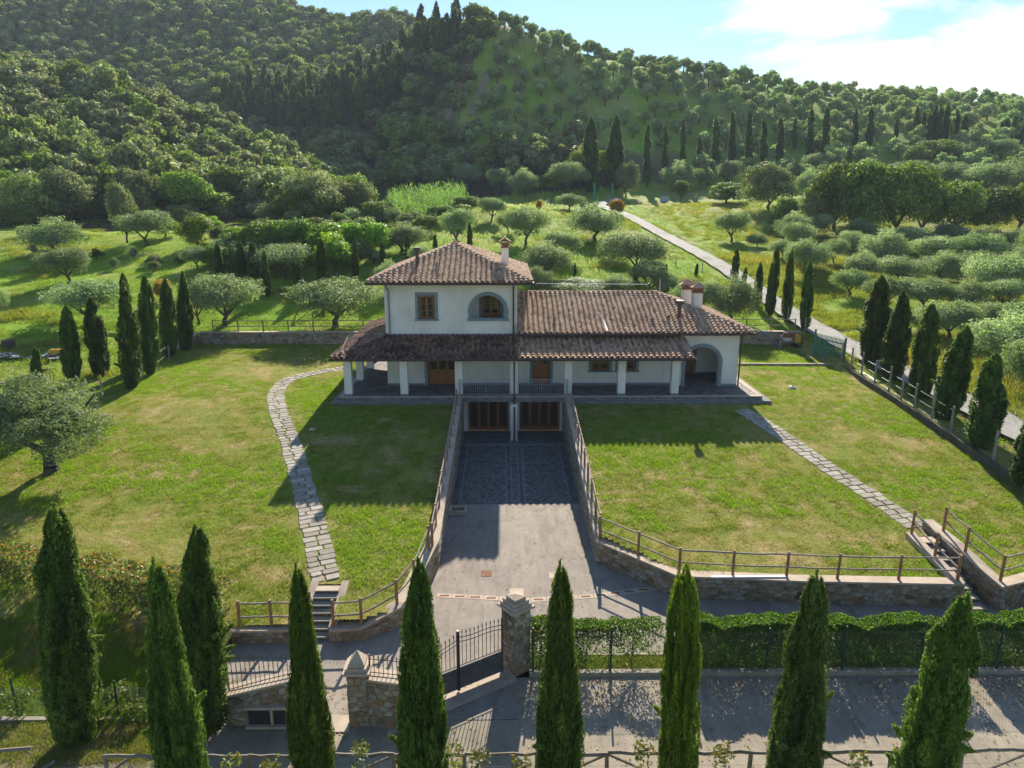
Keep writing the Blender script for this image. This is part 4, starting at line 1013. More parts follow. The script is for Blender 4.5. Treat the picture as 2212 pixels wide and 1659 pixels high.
# ------------------------------------------------------------------ garden steps
def steps(label, xl, xr, y_top, z_top, y_bot, z_bot, n, side=True, name='garden_steps', yk=0.0):
    o_ = empty(name, ((xl + xr) / 2, y_bot, z_bot), label, 'steps', 'garden steps')
    for i in range(n):
        z1 = z_bot + (z_top - z_bot) * (i + 1) / n; ya = y_bot + (y_top - y_bot) * i / n; yb = y_bot + (y_top - y_bot) * (i + 1) / n + .06
        b = MB(); b.box(xl, xr, ya, yb, z_bot - .4, z1 - .045); st_ = b.build('step', 'cobble', o_)
        b = MB(); b.box(xl, xr, ya - .03, yb - .03, z1 - .044, z1); b.build('tread', 'coping' if i == n - 1 else 'kerb', st_)
    if side:
        for x0, x1 in ((xl - .26, xl - .004), (xr + .004, xr + .26)):
            b = MB(); b.hexa([(x0, y_bot, z_bot - .3), (x1, y_bot, z_bot - .3), (x1, y_top + .3, z_bot - .3), (x0, y_top + .3, z_bot - .3)],
                             [(x0, y_bot, z_bot + .47), (x1, y_bot, z_bot + .47), (x1, y_top + .3, z_top + .05), (x0, y_top + .3, z_top + .05)]); b.build('side_coping', 'coping', o_)
    return o_
steps('stone steps with pale side copings at the foot of the left path', -6.58, -5.78, 22.35, -1.72, 20.5, ZD, 7)
o_ = steps('stone steps sunk in the wall at the foot of the right path', 16.06, 16.72, 25.3, -1.42, 21.9, ZD, 8, side=False)
b = MB(); b.hexa([(15.70, 22.2, ZD - .2), (16.04, 22.2, ZD - .2), (16.04, 25.5, ZD - .2), (15.70, 25.5, ZD - .2)], [(15.70, 22.2, -1.62), (16.04, 22.2, -1.62), (16.04, 25.5, -1.30), (15.70, 25.5, -1.30)]); b.build('side_coping', 'coping', o_)
b = MB(); b.box(16.0, 16.8, 21.2, 21.85, ZD - .1, ZD + .01); b.build('landing_slab', 'coping', o_)

# ------------------------------------------------------------------ stone paths
def stone_path(name, label, pix, width, zoff, seed, rowd=.36):
    L = [];
    for px, py in pix:
        z = -.8
        for _ in range(5): x, y = atz(px, py, z); z = float(lawn_z(np.array(x), np.array(y)))
        L.append((x, y))
    line = resample(L, .12); rg = random.Random(seed)
    # arc-length param
    P = [line[0]]; acc = [0]
    for q in line[1:]: acc.append(acc[-1] + math.hypot(q[0] - P[-1][0], q[1] - P[-1][1])); P.append(q)
    tot = acc[-1]; A_ = np.array(acc); PX = np.array([q[0] for q in P]); PY = np.array([q[1] for q in P])
    def at(s): return np.interp(s, A_, PX), np.interp(s, A_, PY)
    root = MB(); bed = []
    polys = []; s = 0; j = 0
    while s < tot - .1:
        d = rowd * rg.uniform(.88, 1.12); sp = rg.uniform(.3, .7); jl = rg.uniform(-.05, .05); jr = rg.uniform(-.05, .05); g = .018
        off = rg.uniform(-.05, .05)
        for a, c_ in ((-.5 * width + jl, (sp - .5) * width - g), ((sp - .5) * width + g, .5 * width + jr)):
            polys.append([(s + g + off * .4 + rg.uniform(0, .02), a + rg.uniform(0, .03)), (s + d - g + rg.uniform(-.02, 0), a + rg.uniform(0, .03)), (s + d - g + rg.uniform(-.02, 0), c_), (s + g + off * .4, c_ - rg.uniform(0, .02))])
        s += d; j += 1
    # cut slab corners a little
    pp = []
    for p in polys:
        n_ = []
        for i in range(4):
            q0, q1, q2 = p[i - 1], p[i], p[(i + 1) % 4]
            for qq in (q0, q2):
                l = math.hypot(qq[0] - q1[0], qq[1] - q1[1]); f = min(.3, rg.uniform(.015, .045) / max(l, .05)); n_.append((q1[0] + (qq[0] - q1[0]) * f, q1[1] + (qq[1] - q1[1]) * f))
        pp.append(n_)
    def mf(u, v, d):
        x, y = at(u); x2, y2 = at(min(u + .3, tot)); x1, y1 = at(max(u - .3, 0)); dx, dy = x2 - x1, y2 - y1; l = math.hypot(dx, dy) or 1
        X = float(x - dy / l * v); Y = float(y + dx / l * v); return (X, Y, float(lawn_z(np.array(X), np.array(Y))) + .006 + d)
    o_ = empty(name, (L[0][0], L[0][1], mf(0, 0, 0)[2]), None, None); o_['kind'] = 'structure'; o_['label'] = label
    stones(o_, 1, 1, 1, 1, mf, 'pathstone', seed, h=.03, inset=.015, limit=300, name='paving_stone', restname='paving_stones', polys=pp)
    return P
PATHL = stone_path('stone_path', 'curving path of paired grey stones through the left lawn', [(706, 1255), (692, 1200), (672, 1110), (650, 1030), (625, 950), (602, 890), (598, 850), (622, 822), (680, 806), (745, 795)], 1.02, 0, 61)
PATHR = stone_path('stone_path', 'straight path of paired grey stones down the right lawn', [(1600, 885), (1650, 915), (1720, 962), (1800, 1018), (1880, 1070), (1950, 1118), (1982, 1140)], 1.04, 0, 62, .38)

# ------------------------------------------------------------------ timber railings
def timber_rail(label, pts, heights=(.42, .90), h=.98, group='timber post and rail fences', r=.055, rr=.032, mat=('post', 'rail'), name='timber_railing', over=.15):
    o_ = empty(name, pts[0], label, 'fence', group); rg = random.Random(int(abs(pts[0][0]) * 100))
    for x, y, z in pts:
        q = MB(); q.tube((x, y, z - .05), (x + rg.uniform(-.02, .02), y + rg.uniform(-.02, .02), z + h), r, r * .93, 9); q.build('post', mat[0], o_)
    for i in range(len(pts) - 1):
        a, c_ = Vector(pts[i]), Vector(pts[i + 1])
        for hh in heights:
            P = []
            for k in range(5):
                u = k / 4; P.append(a + (c_ - a) * (u * 1.0) + Vector((rg.uniform(-.008, .008), r * .9 * 0 - r * .6, hh + math.sin(u * 3.14) * rg.uniform(-.03, .01))))
            q = MB(); q.path(P, rr * rg.uniform(.85, 1.15), 6); q.build('rail', mat[1], o_)
    return o_
def zline(p, Z):  # height on wall top by interpolation on y
    return Z
timber_rail('timber railing on the wall left of the left steps', [(-8.62, 20.48, -2.12), (-7.6, 20.5, -2.12), (-6.75, 20.52, -2.12)])
timber_rail('timber railing from the left steps up to the corner of the drive wall', [(-5.62, 20.55, -2.15), (-4.72, 20.62, -2.13), (-3.65, 21.35, -1.88), (-3.2, 22.4, -1.72), (-2.92, 24.6, -1.5)])
LW = [(-2.82, 24.9 + i * 1.47, -1.50 + (i * 1.47) * .0945) for i in range(11)]
timber_rail('timber railing climbing the left wall of the sunken drive', LW, h=.95)
RW = [(3.76, 26.0 + i * 1.47, -1.62 + i * 1.47 * .112) for i in range(10)]
timber_rail('timber railing climbing the right wall of the sunken drive', RW, h=.95)
timber_rail('timber railing on the wall between drive and right steps', [(3.72, 25.75, -1.67), (5.0, 24.45, -1.68), (6.25, 23.15, -1.70), (8.12, 22.93, -1.70), (10.0, 22.8, -1.70), (11.75, 22.65, -1.70), (13.85, 22.5, -1.67), (15.85, 22.35, -1.63)])
timber_rail('timber handrail down the left side of the right garden steps', [(15.88, 25.4, -1.3), (15.88, 23.8, -1.48), (15.88, 22.42, -1.62)])
timber_rail('timber railing on the corner wall right of the right steps', [(17.05, 25.3, -1.15), (17.05, 23.9, -1.3), (17.32, 22.3, -1.6), (19.4, 23.0, -1.55), (21.5, 23.85, -1.5)])
timber_rail('dark timber railing on the back wall left of the villa', [(-24.0 + i * 2.05, 57.95, 1.02) for i in range(9)], h=.95)
timber_rail('dark timber railing on the back wall right of the villa', [(15.8 + i * 2.0, 57.6, 1.12) for i in range(5)], h=.95)
# rustic fence by the lane
for lab, X0, n, s in (('rustic chestnut pole fence with crossed braces along the lane', -9.6, 19, 1.72),):
    Yf = 14.35; o_ = empty('pole_fence', (X0, Yf, ZD), lab, 'fence'); rg = random.Random(5)
    xs = [X0 + i * s for i in range(n)]
    for i, x in enumerate(xs):
        q = MB(); q.tube((x, Yf, ZD - .1), (x + rg.uniform(-.04, .04), Yf + rg.uniform(-.03, .03), ZD + 1.0), .06, .05, 8); q.build('post', 'rustic', o_)
        if i < n - 1:
            P = [(x + s * k / 6 * 1.02, Yf - .02, ZD + 1.02 + rg.uniform(-.035, .035)) for k in range(7)]; q = MB(); q.path(P, rg.uniform(.038, .05), 7); q.build('rail', 'rustic', o_)
            if i % 3 == 1:
                q = MB(); q.tube((x, Yf + .04, ZD + .95), (x + s * .95, Yf + .04, ZD + .1), .035, .03, 6); q.build('brace', 'rustic', o_)
            if i % 3 == 0 and i:
                q = MB(); q.tube((x + s, Yf + .04, ZD + .95), (x + s * .05, Yf + .04, ZD + .1), .035, .03, 6); q.build('brace', 'rustic', o_)
            q = MB(); q.tube((x, Yf - .06, ZD + .7), (x + s, Yf - .06, ZD + .7), .004, n=3); q.build('wire', 'wire', o_)
o_ = empty('pole_fence', (-14.5, 14.6, ZD), 'leaning pole fence in shade by the lane, far left', 'fence')
for a, c_ in (((-16, 14.9, ZD + .35), (-12.1, 15.4, ZD + .35)), ((-12.4, 14.2, ZD + .3), (-9.9, 14.6, ZD + .42))):
    q = MB(); q.path([a, tuple((np.array(a) + np.array(c_)) / 2 + np.array([0, 0, .03])), c_], .05, 7); q.build('rail', 'rustic', o_)
for a, c_ in (((-12.9, 13.2, ZD - .1), (-11.2, 14.9, ZD + .4)), ((-10.8, 13.4, ZD - .1), (-9.4, 14.9, ZD + .45))):
    q = MB(); q.tube(a, c_, .05, .04, 7); q.build('brace', 'rustic', o_)

# ------------------------------------------------------------------ entrance: pillars, wall, gates
def pillar_thing(label, x, y, wx, h, rot, kind):
    o_ = empty('gate_pillar', (x, y, ZD), label, 'pillar', None); c_, s_ = math.cos(rot), math.sin(rot)
    T = lambda u, v, z: (x + u * c_ - v * s_, y + u * s_ + v * c_, z)
    def bx(mb, a, z0, z1): mb.hexa([T(-a, -a, z0), T(a, -a, z0), T(a, a, z0), T(-a, a, z0)], [T(-a, -a, z1), T(a, -a, z1), T(a, a, z1), T(-a, a, z1)])
    a = wx / 2; b = MB(); bx(b, a, ZD - .1, ZD + h); b.build('masonry', 'mortar', o_)
    for k in range(4):
        ang = k * math.pi / 2; cc, ss = math.cos(ang), math.sin(ang)
        def mf(u, v, d, cc=cc, ss=ss):
            p, q = u - a, -a - d; return T(p * cc - q * ss, p * ss + q * cc, ZD + v)
        stones(o_, wx, h - .02, .22, .16, mf, 'stone', 300 + k + int(x * 7), .018, .022, .014, 60 if k in (0, 3) else 8)
    levels = [(a + .10, .07), (a + .03, .09), (a - .03, .10), (a - .10, .10)] if kind else [(a + .10, .08), (a + .03, .10), (a - .04, .10)]
    z = ZD + h
    for i, (r_, hh) in enumerate(levels):
        q = MB(); bx(q, r_, z, z + hh); q.build('cap_tier', 'coping', o_); z += hh
    q = MB(); r_ = levels[-1][0] - .02; ap = T(0, 0, z + (.06 if kind else .30)); q.add([T(-r_, -r_, z), T(r_, -r_, z), T(r_, r_, z), T(-r_, r_, z), ap], [(3, 2, 1, 0), (0, 1, 4), (1, 2, 4), (2, 3, 4), (3, 0, 4)]); q.build('cap_tip', 'coping', o_)
    return o_
pillar_thing('tall square rubble stone gate pillar with stepped cap, right of the iron gate', .30, 19.1, .62, 2.05, R(38), 1)
pillar_thing('stone gate pillar with pyramid cap beside the pedestrian opening', -4.0, 16.78, .52, 1.62, 0, 0)
b = MB(); b.box(.12, .55, 19.6, 20.3, ZD, ZD + 1.95); o = b.build('meter_plinth', 'coping'); setp(o, 'pale rendered plinth standing behind the tall gate pillar', 'plinth')
wall('stone wall between the left gate pillar and the gate, topped by spikes', [(-3.73, 16.55, ZD, -1.12), (-2.75, 16.35, ZD, -1.12)], .42, 1, 60, seed=21, group='entrance walls', cell=(.26, .18))
o_ = wall('low stone entrance wall with rising coping and two dark recesses', [(-7.65, 16.6, ZD, -1.68), (-6.6, 16.58, ZD, -1.38), (-5.35, 16.56, ZD, -1.05)], .42, 1, 110, seed=22, group='entrance walls', cell=(.26, .18))
for x0, x1 in ((-6.98, -6.38), (-6.30, -5.72)):
    b = MB(); b.box(x0, x1, 16.50, 16.54, -2.5, -2.02); b.build('recess_door', 'dark', o_)
b = MB(); b.box(-7.05, -5.65, 16.44, 16.56, -2.01, -1.93); b.box(-7.05, -5.65, 16.40, 16.56, -2.58, -2.51); b.box(-6.375, -6.305, 16.46, 16.56, -2.5, -2.02); b.build('recess_frame', 'coping', o_)
b = MB(); b.box(-5.3, -4.25, 16.3, 16.95, ZD - .04, ZD + .02); kindstruct(b.build('threshold', 'coping'))
BARH = {}
def spear_bar(h, r=.011, knob=True):
    key = round(h, 2)
    if key not in BARH:
        q = MB(); q.tube((0, 0, 0), (0, 0, h), r, r, 5); q.tube((0, 0, h), (0, 0, h + .05), .012, .024, 5); q.tube((0, 0, h + .05), (0, 0, h + .15), .024, .002, 5)
        if knob: q.tube((0, 0, h * .55), (0, 0, h * .55 + .03), .010, .022, 5); q.tube((0, 0, h * .55 + .03), (0, 0, h * .55 + .06), .022, .010, 5)
        mm = bpy.data.meshes.new('bar'); mm.from_pydata(q.v, [], q.f); mm.materials.append(M['iron']); BARH[key] = mm
    return BARH[key]
def gate_leaf(label, p0, p1, zb, top, group, nb):
    """p0, p1 ground points; top(u) gives the height of the wavy head"""
    o_ = empty('gate', (p0[0], p0[1], zb), label, 'gate', group); A = Vector((*p0, zb)); B = Vector((*p1, zb)); Z = Vector((0, 0, 1)); D_ = (B - A)
    def seg(a, c_, r_, nm, mat='iron', n=4): q = MB(); q.tube(a, c_, r_, n=n); return q.build(nm, mat, o_)
    seg(A, A + Z * (top(0) + .12), .035, 'stile'); seg(B, B + Z * (top(1) + .12), .05, 'stile')
    seg(A + Z * .06, B + Z * .06, .025, 'bottom_rail'); seg(A + Z * .72, B + Z * .72, .022, 'middle_rail'); seg(A + Z * .80, B + Z * .80, .015, 'middle_rail')
    for dz in (-.10, -.24):
        q = MB(); q.path([A + D_ * (k / 14) + Z * (top(k / 14) + dz) for k in range(15)], .014, 4); q.build('head_rail', 'iron', o_)
    nr = Vector((-D_.y, D_.x, 0)).normalized() * .006
    q = MB(); V_ = [A + Z * .07, B + Z * .07, B + Z * .72, A + Z * .72]; V_ = [v + nr for v in V_] + [v - nr for v in V_]; q.add(V_, [(0, 1, 2, 3), (7, 6, 5, 4), (0, 4, 5, 1), (1, 5, 6, 2), (2, 6, 7, 3), (3, 7, 4, 0)]); q.build('panel', 'iron', o_)
    for h0, h1 in ((0, .5), (.5, 1)):
        for u0, u1 in ((h0, h1), (h1, h0)):
            for sgn in (2.2, -2.2): seg(A + D_ * u0 + Z * .08 + nr * sgn, A + D_ * u1 + Z * .71 + nr * sgn, .012, 'cross_brace')
    seg(A + D_ * .5 + Z * .06 + nr * -2, A + D_ * .5 + Z * .74 + nr * -2, .016, 'panel_post')
    for i in range(1, nb):
        u = i / nb; P = A + D_ * u + Z * .80; place('bar', spear_bar(round(top(u) - .80, 2)), Matrix.Translation(P), o_)
H0 = (-.12, 18.72); HM = (-1.38, 17.92); H1 = (-2.62, 17.12)
gate_leaf('right leaf of the grey iron entrance gate with spear tips', H0, HM, ZD + .05, lambda u: 1.72 + .12 * math.sin(u * math.pi * .5) ** 2 + .04 * math.sin(u * 6.28), 'entrance gate leaves', 11)
gate_leaf('left leaf of the grey iron entrance gate, behind a cypress', H1, HM, ZD + .05, lambda u: 1.35 + .42 * u, 'entrance gate leaves', 11)
b = MB(); b.add([(x, y, ZD + .012) for x, y in [(-3.2, 16.1), (.35, 18.35), (.1, 19.0), (-3.2, 16.9)]], [(0, 1, 2, 3)]); kindstruct(b.build('gate_sill', 'coping'))
def spike_rail(label, pts, h, nb):
    o_ = empty('spiked_railing', pts[0], label, 'railing', 'spiked railings on the entrance walls')
    A = [Vector(p) for p in pts]
    for hh in (.05, h - .14):
        q = MB(); q.path([a + Vector((0, 0, hh if hh < .1 else (h - .14 + A[-1].z - a.z))) for a in A], .014, 4); q.build('rail', 'iron', o_)
    for a in (A[0], A[-1]): q = MB(); q.tube(a, (a.x, a.y, A[-1].z + h), .025, n=4); q.build('post', 'iron', o_)
    X = [a.x for a in A]
    for i in range(1, nb):
        x = X[0] + (X[-1] - X[0]) * i / nb; y = np.interp(x, X, [a.y for a in A]); z = np.interp(x, X, [a.z for a in A]); place('bar', spear_bar(round(A[-1].z + h - z - .12, 2)), Matrix.Translation((x, y, z)), o_)
spike_rail('spiked iron railing on the low entrance wall with recesses', [(-7.55, 16.8, -1.68), (-6.6, 16.78, -1.38), (-5.4, 16.76, -1.05)], .55, 17)
spike_rail('spiked iron railing on the wall beside the pyramid-capped pillar', [(-3.68, 16.75, -1.12), (-2.8, 16.6, -1.12)], .6, 7)

# ------------------------------------------------------------------ foliage builders
def unit(rs, n):
    v = rs.normal(size=(n, 3)); return v / np.linalg.norm(v, axis=1, keepdims=True)
def leaves_mesh(name, Pc, Nn, ln, wd, rs, mat, tint, up=None, tri=False, extra=None):
    """one small folded leaf / leaf cluster at every point; Nn = direction the leaf's face looks, up = axis along the leaf"""
    n = len(Pc)
    if up is None: up = unit(rs, n)
    a = np.cross(Nn, up); a /= (np.linalg.norm(a, axis=1, keepdims=True) + 1e-9); b_ = np.cross(a, Nn); b_ /= (np.linalg.norm(b_, axis=1, keepdims=True) + 1e-9)
    L = (ln * rs.uniform(.7, 1.3, n))[:, None]; W = (wd * rs.uniform(.7, 1.3, n))[:, None]
    if tri:
        V = np.stack([Pc - a * W / 2 - b_ * L * .4, Pc + a * W / 2 - b_ * L * .4, Pc + b_ * L * .6], 1).reshape(-1, 3); F = np.arange(3 * n).reshape(n, 3)
    else:
        V = np.stack([Pc - b_ * L / 2, Pc + a * W / 2, Pc + b_ * L / 2, Pc - a * W / 2], 1).reshape(-1, 3); F = np.arange(4 * n).reshape(n, 4)
    if extra is not None:   # (V, F same arity, tint)
        eV, eF, eT = extra; F = np.concatenate([F, np.asarray(eF) + len(V)]); V = np.concatenate([V, eV]); tint = np.concatenate([tint, eT])
    return mesh_np(name, V, F, mat, np.clip(tint, 0, 1))
def crown_points(rs, n, R_, H_, clumps, cr, shell=.55, flat=.8, z0=0.0):
    L0 = rs.randint(4, 7); lobes = [(np.cos(a) * .52, np.sin(a) * .52, rs.uniform(-.45, .35)) for a in np.arange(L0) * 6.283 / L0 + rs.uniform(-.35, .35, L0)] + [(rs.uniform(-.2, .2), rs.uniform(-.2, .2), .45)]
    """points over the skins of many clumps that fill an uneven crown; base at z0"""
    c = []
    while len(c) < clumps:
        p = np.array(lobes[rs.randint(len(lobes))]) + rs.normal(0, .20 if clumps == 50 else .27, 3) * np.array([1, 1, 1.15]); d = np.linalg.norm(p)
        if abs(p[2]) > 1 or math.hypot(p[0], p[1]) > 1 - .75 * max(p[2], 0) ** 2 - .3 * max(-p[2], 0) ** 3 or d < shell * rs.rand(): continue
        if rs.rand() < .35 * (math.sin(3 * math.atan2(p[1], p[0]) + R_ * 9) > .4): continue
        c.append(p)
    c = np.array(c); c = c * np.array([R_ - cr * .6, R_ - cr * .6, H_ / 2 - cr * .5])
    th = np.arctan2(c[:, 1], c[:, 0]); c[:, :2] *= (1 + .16 * np.sin(3 * th + rs.uniform(0, 6)))[:, None]
    rr = cr * rs.uniform(.55, 1.45, clumps)
    k = rs.choice(clumps, n, p=rr ** 2 / (rr ** 2).sum()); d = unit(rs, n); d[:, 2] = np.where((d[:, 2] < -.5) & (rs.rand(n) < .5), -d[:, 2], d[:, 2])
    rad = rr[k] * (1 - .35 * rs.rand(n) ** 2)
    wob = 1 + .28 * np.sin(d[:, 0] * 6 + k) * np.sin(d[:, 1] * 7 + k * 2) + .14 * np.sin(d[:, 2] * 11 + k * 3)
    P = c[k] + d * (rad * wob)[:, None] * np.array([1, 1, flat]); P[:, 2] += z0 + H_ / 2; P[:, 2] = np.maximum(P[:, 2], z0 * .5 + .25 * rs.rand(n))
    Nn = d + unit(rs, n) * .75; Nn /= np.linalg.norm(Nn, axis=1, keepdims=True)
    return P, Nn, k, c
def trunk_mesh(rs, h, r, R_, Hc, forks=4, z0=None, low=.6):
    q = MB(); rnd_ = random.Random(int(rs.randint(1e6))); z0 = h if z0 is None else z0
    P = [(0, 0, -.25), (.03, 0, h * .25), (rnd_.uniform(-.12, .12), rnd_.uniform(-.1, .1), h * .6), (rnd_.uniform(-.15, .15), rnd_.uniform(-.15, .15), h)]
    for i, (a, b_) in enumerate(zip(P, P[1:])): q.tube(a, b_, r * (1.35, .95, .85)[i], r * (.95, .85, .75)[i], 8, cap=False)
    for k in range(forks):
        a = k * 6.28 / forks + rnd_.uniform(-.4, .4); e1 = (P[3][0] + math.cos(a) * R_ * .28, P[3][1] + math.sin(a) * R_ * .28, h + Hc * .22); e2 = (math.cos(a + .3) * R_ * .55, math.sin(a + .3) * R_ * .55, h + Hc * rnd_.uniform(.45, .65))
        q.tube(P[3], e1, r * .6, r * .38, 6, cap=False); q.tube(e1, e2, r * .38, r * .12, 5, cap=False)
        for s_ in (-1, 1):
            e3 = (e1[0] + math.cos(a + s_ * .9) * R_ * .35, e1[1] + math.sin(a + s_ * .9) * R_ * .35, e1[2] + Hc * rnd_.uniform(.15, .3)); q.tube(e1, e3, r * .25, r * .07, 5, cap=False)
    return q
def to_mesh(q, name, mat):
    mm = bpy.data.meshes.new(name); mm.from_pydata(q.v, [], q.f); mm.materials.append(M[mat])
    a = mm.attributes.new('tint', 'FLOAT', 'FACE'); a.data.foreach_set('value', q.t); mm.update(); return mm
PROTO = {}
def tree_proto(key, seed, mat, n, R_, Hc, h, clumps, cr, ln, wd, tr=.16, merged=False, bias=0, tri=False, flat=.8, shell=.55):
    """unit tree, real metres; returns (crown mesh, trunk mesh, total height, radius)"""
    rs = np.random.RandomState(seed); P, Nn, k, c = crown_points(rs, n, R_, Hc, clumps, cr, shell, flat, h * .72)
    ct = rs.uniform(.2, .8, clumps)[k] + rs.uniform(-.32, .32, n) + bias
    q = trunk_mesh(rs, h, tr, R_, Hc)
    if merged:
        # trunk as quads appended, own material index
        me_ = leaves_mesh('tree', P, Nn, ln, wd, rs, [M[mat], M['bark']], ct)
        mb = MB(); mb.tube((0, 0, -.3), (0, 0, h * .8), tr * 1.3, tr, 5, cap=False); mb.tube((0, 0, h * .8), (R_ * .3, 0, h + Hc * .3), tr * .7, tr * .3, 4, cap=False); mb.tube((0, 0, h * .8), (-R_ * .25, R_ * .2, h + Hc * .35), tr * .7, tr * .3, 4, cap=False)
        nL = len(P); eV = np.array([tuple(v) for v in mb.v]); V = np.empty(len(me_.vertices) * 3); me_.vertices.foreach_get('co', V); V = np.concatenate([V.reshape(-1, 3), eV])
        F = np.concatenate([np.arange(4 * nL).reshape(nL, 4), np.array(mb.f) + 4 * nL]); bpy.data.meshes.remove(me_)
        me_ = mesh_np('tree', V, F, [M[mat], M['bark']], np.clip(np.concatenate([ct, np.full(len(mb.f), .5)]), 0, 1))
        mi = np.zeros(len(F), dtype=np.int32); mi[nL:] = 1; me_.polygons.foreach_set('material_index', mi)
        PROTO[key] = (me_, None, h * .72 + Hc, R_); return
    PROTO[key] = (leaves_mesh('crown', P, Nn, ln, wd, rs, M[mat], ct), to_mesh(q, 'trunk', 'bark'), h * .72 + Hc, R_)
for i in range(3):
    tree_proto(('olive', i), 40 + i, 'olive', 17000, 2.9, 4.3, .95, 40 + i * 6, .85, .20, .085, .19, shell=.35)
    tree_proto(('bush', i), 50 + i, 'olive', 9000, 2.2, 2.6, .5, 20, .75, .19, .085, .12)
    tree_proto(('oak', i), 60 + i, 'oak', 16000, 3.2, 5.8, .9, 46, 1.0, .26, .18, .22)
    tree_proto(('oakgrey', i), 65 + i, 'oakgrey', 15000, 3.1, 5.2, .7, 42, .95, .25, .15, .2)
    tree_proto(('acacia', i), 70 + i, 'acacia', 11000, 2.6, 4.6, .9, 26, .9, .28, .14, .14)
for i in range(4):
    tree_proto(('ofar', i), 80 + i, 'olive', 2100, 2.7, 4.0, 1.2, 16, .85, .50, .28, .22, merged=True, shell=.3)
    tree_proto(('wfar', i), 90 + i, 'oakgrey', 1900, 3.0, 5.2, .6, 18, 1.05, .62, .42, .2, merged=True)
    tree_proto(('dfar', i), 95 + i, 'oak', 1900, 3.0, 5.6, .6, 16, 1.1, .62, .44, .2, merged=True)
tree_proto(('bigolive', 0), 44, 'olive', 36000, 3.0, 4.3, .95, 50, .66, .13, .045, .24, shell=.3)

PR_NEAR = [.6, .85, .97, 1.0, .96, .87, .74, .52, .20]; PR_FAR = [.5, .8, .97, 1.0, .84, .66, .50, .30, .08]
def cyp_mesh(name, seed, Ht, Rm, plumes, per, ln, wd, spires=1, wisps=0, mat='cypress', pr_=PR_NEAR):
    rs = np.random.RandomState(seed); Ps = []; Ns = []; Us = []; T = []
    prof = lambda t: np.interp(t, [0, .05, .2, .5, .68, .8, .88, .95, 1.0], pr_) * Rm
    sp_ = [(0, 0, 1.0)] + [(rs.uniform(.3, .5) * Rm * math.cos(a), rs.uniform(.3, .5) * Rm * math.sin(a), rs.uniform(.84, .95)) for a in rs.uniform(0, 6.28, spires - 1)]
    for i in range(plumes):
        sx, sy, sh = sp_[i % len(sp_)] if rs.rand() < .5 else sp_[0]
        t0 = rs.uniform(-.02, .88) ** 1.0; a = rs.uniform(0, 6.283); Ln = rs.uniform(.9, 1.9) * (1 - .45 * max(t0, 0)) * Ht / 7.5; z0 = t0 * Ht * sh; z1 = min(z0 + Ln, Ht * sh * rs.uniform(.93, 1.005))
        pr = rs.uniform(.085, .15) * Rm / .55
        m_ = per; s = rs.rand(m_); zz = z0 + (z1 - z0) * s
        f = np.clip((zz / Ht - .5) / .28, 0, 1) * (len(sp_) > 1)
        ra0 = prof(np.clip(zz / Ht, 0, 1)); ra1 = prof(np.clip(zz / (Ht * sh), 0, 1)) * .62; rad = np.maximum(ra0 * (1 - f) + ra1 * f - pr * .6, .0) * rs.uniform(.74, 1.14); rad = rad * (.84 + .2 * s)
        w_ = pr * np.interp(s, [0, .25, .6, 1], [.5, 1, .85, .12]) * np.clip((1.06 - zz / (Ht * sh)) * 6, .35, 1)
        d = unit(rs, m_)
        cx_ = math.cos(a) * rad + sx * f; cy_ = math.sin(a) * rad + sy * f
        P = np.stack([cx_ + d[:, 0] * w_, cy_ + d[:, 1] * w_, zz + d[:, 2] * w_ * .7], 1)
        u = np.stack([d[:, 0] * .35 + math.cos(a) * .16, d[:, 1] * .35 + math.sin(a) * .16, np.ones(m_)], 1) + rs.normal(size=(m_, 3)) * .22
        u /= np.linalg.norm(u, axis=1, keepdims=True)
        Ps.append(P); Ns.append(d + rs.normal(size=(m_, 3)) * .35); Us.append(u); T.append(np.full(m_, rs.uniform(.2, .75)) + rs.uniform(-.22, .22, m_) + (s - .5) * .25)
    for i in range(wisps):
        a = rs.uniform(0, 6.28); z0 = rs.uniform(.12, .6) * Ht; r0 = float(prof(z0 / Ht)); m_ = int(per * .7); s = rs.rand(m_) ** .7; L = rs.uniform(.12, .34); el = rs.uniform(.3, 1.4)
        d = unit(rs, m_); w_ = .085 * np.interp(s, [0, .4, 1], [1.2, 1, .3])
        P = np.stack([math.cos(a) * (r0 * .8 + s * L) + d[:, 0] * w_, math.sin(a) * (r0 * .8 + s * L) + d[:, 1] * w_, z0 + s * L * el + d[:, 2] * w_], 1)
        u = np.array([math.cos(a), math.sin(a), el])[None] + rs.normal(size=(m_, 3)) * .3; u /= np.linalg.norm(u, axis=1, keepdims=True)
        Ps.append(P); Ns.append(d); Us.append(u); T.append(rs.uniform(.5, 1, m_))
    P = np.concatenate(Ps); Nn = np.concatenate(Ns); Nn /= np.linalg.norm(Nn, axis=1, keepdims=True); U = np.concatenate(Us); T = np.concatenate(T)
    # solid core for the inner branches, tinted dark for shade between plumes
    k = 9; hz = np.array([0.02, .08, .25, .5, .72, .88, .95]) ; eV = []
    for t in hz:
        for j in range(k): an = j * 6.283 / k; rr = float(prof(t)) * .55 * (1 - .5 * (t > .8)); eV.append((math.cos(an) * rr, math.sin(an) * rr, t * Ht))
    eF = [(i * k + j, i * k + (j + 1) % k, (i + 1) * k + (j + 1) % k) for i in range(len(hz) - 1) for j in range(k)] + [(i * k + j, (i + 1) * k + (j + 1) % k, (i + 1) * k + j) for i in range(len(hz) - 1) for j in range(k)]
    return leaves_mesh(name, P, Nn, ln, wd, rs, M[mat], T, up=U, tri=True, extra=(np.array(eV), np.array(eF), np.full(len(eF), .2)))
def stem_mesh(r): q = MB(); q.tube((0, 0, -.3), (0, 0, 1.2), r, r * .8, 8, cap=False); return to_mesh(q, 'trunk', 'bark')
CY = {}
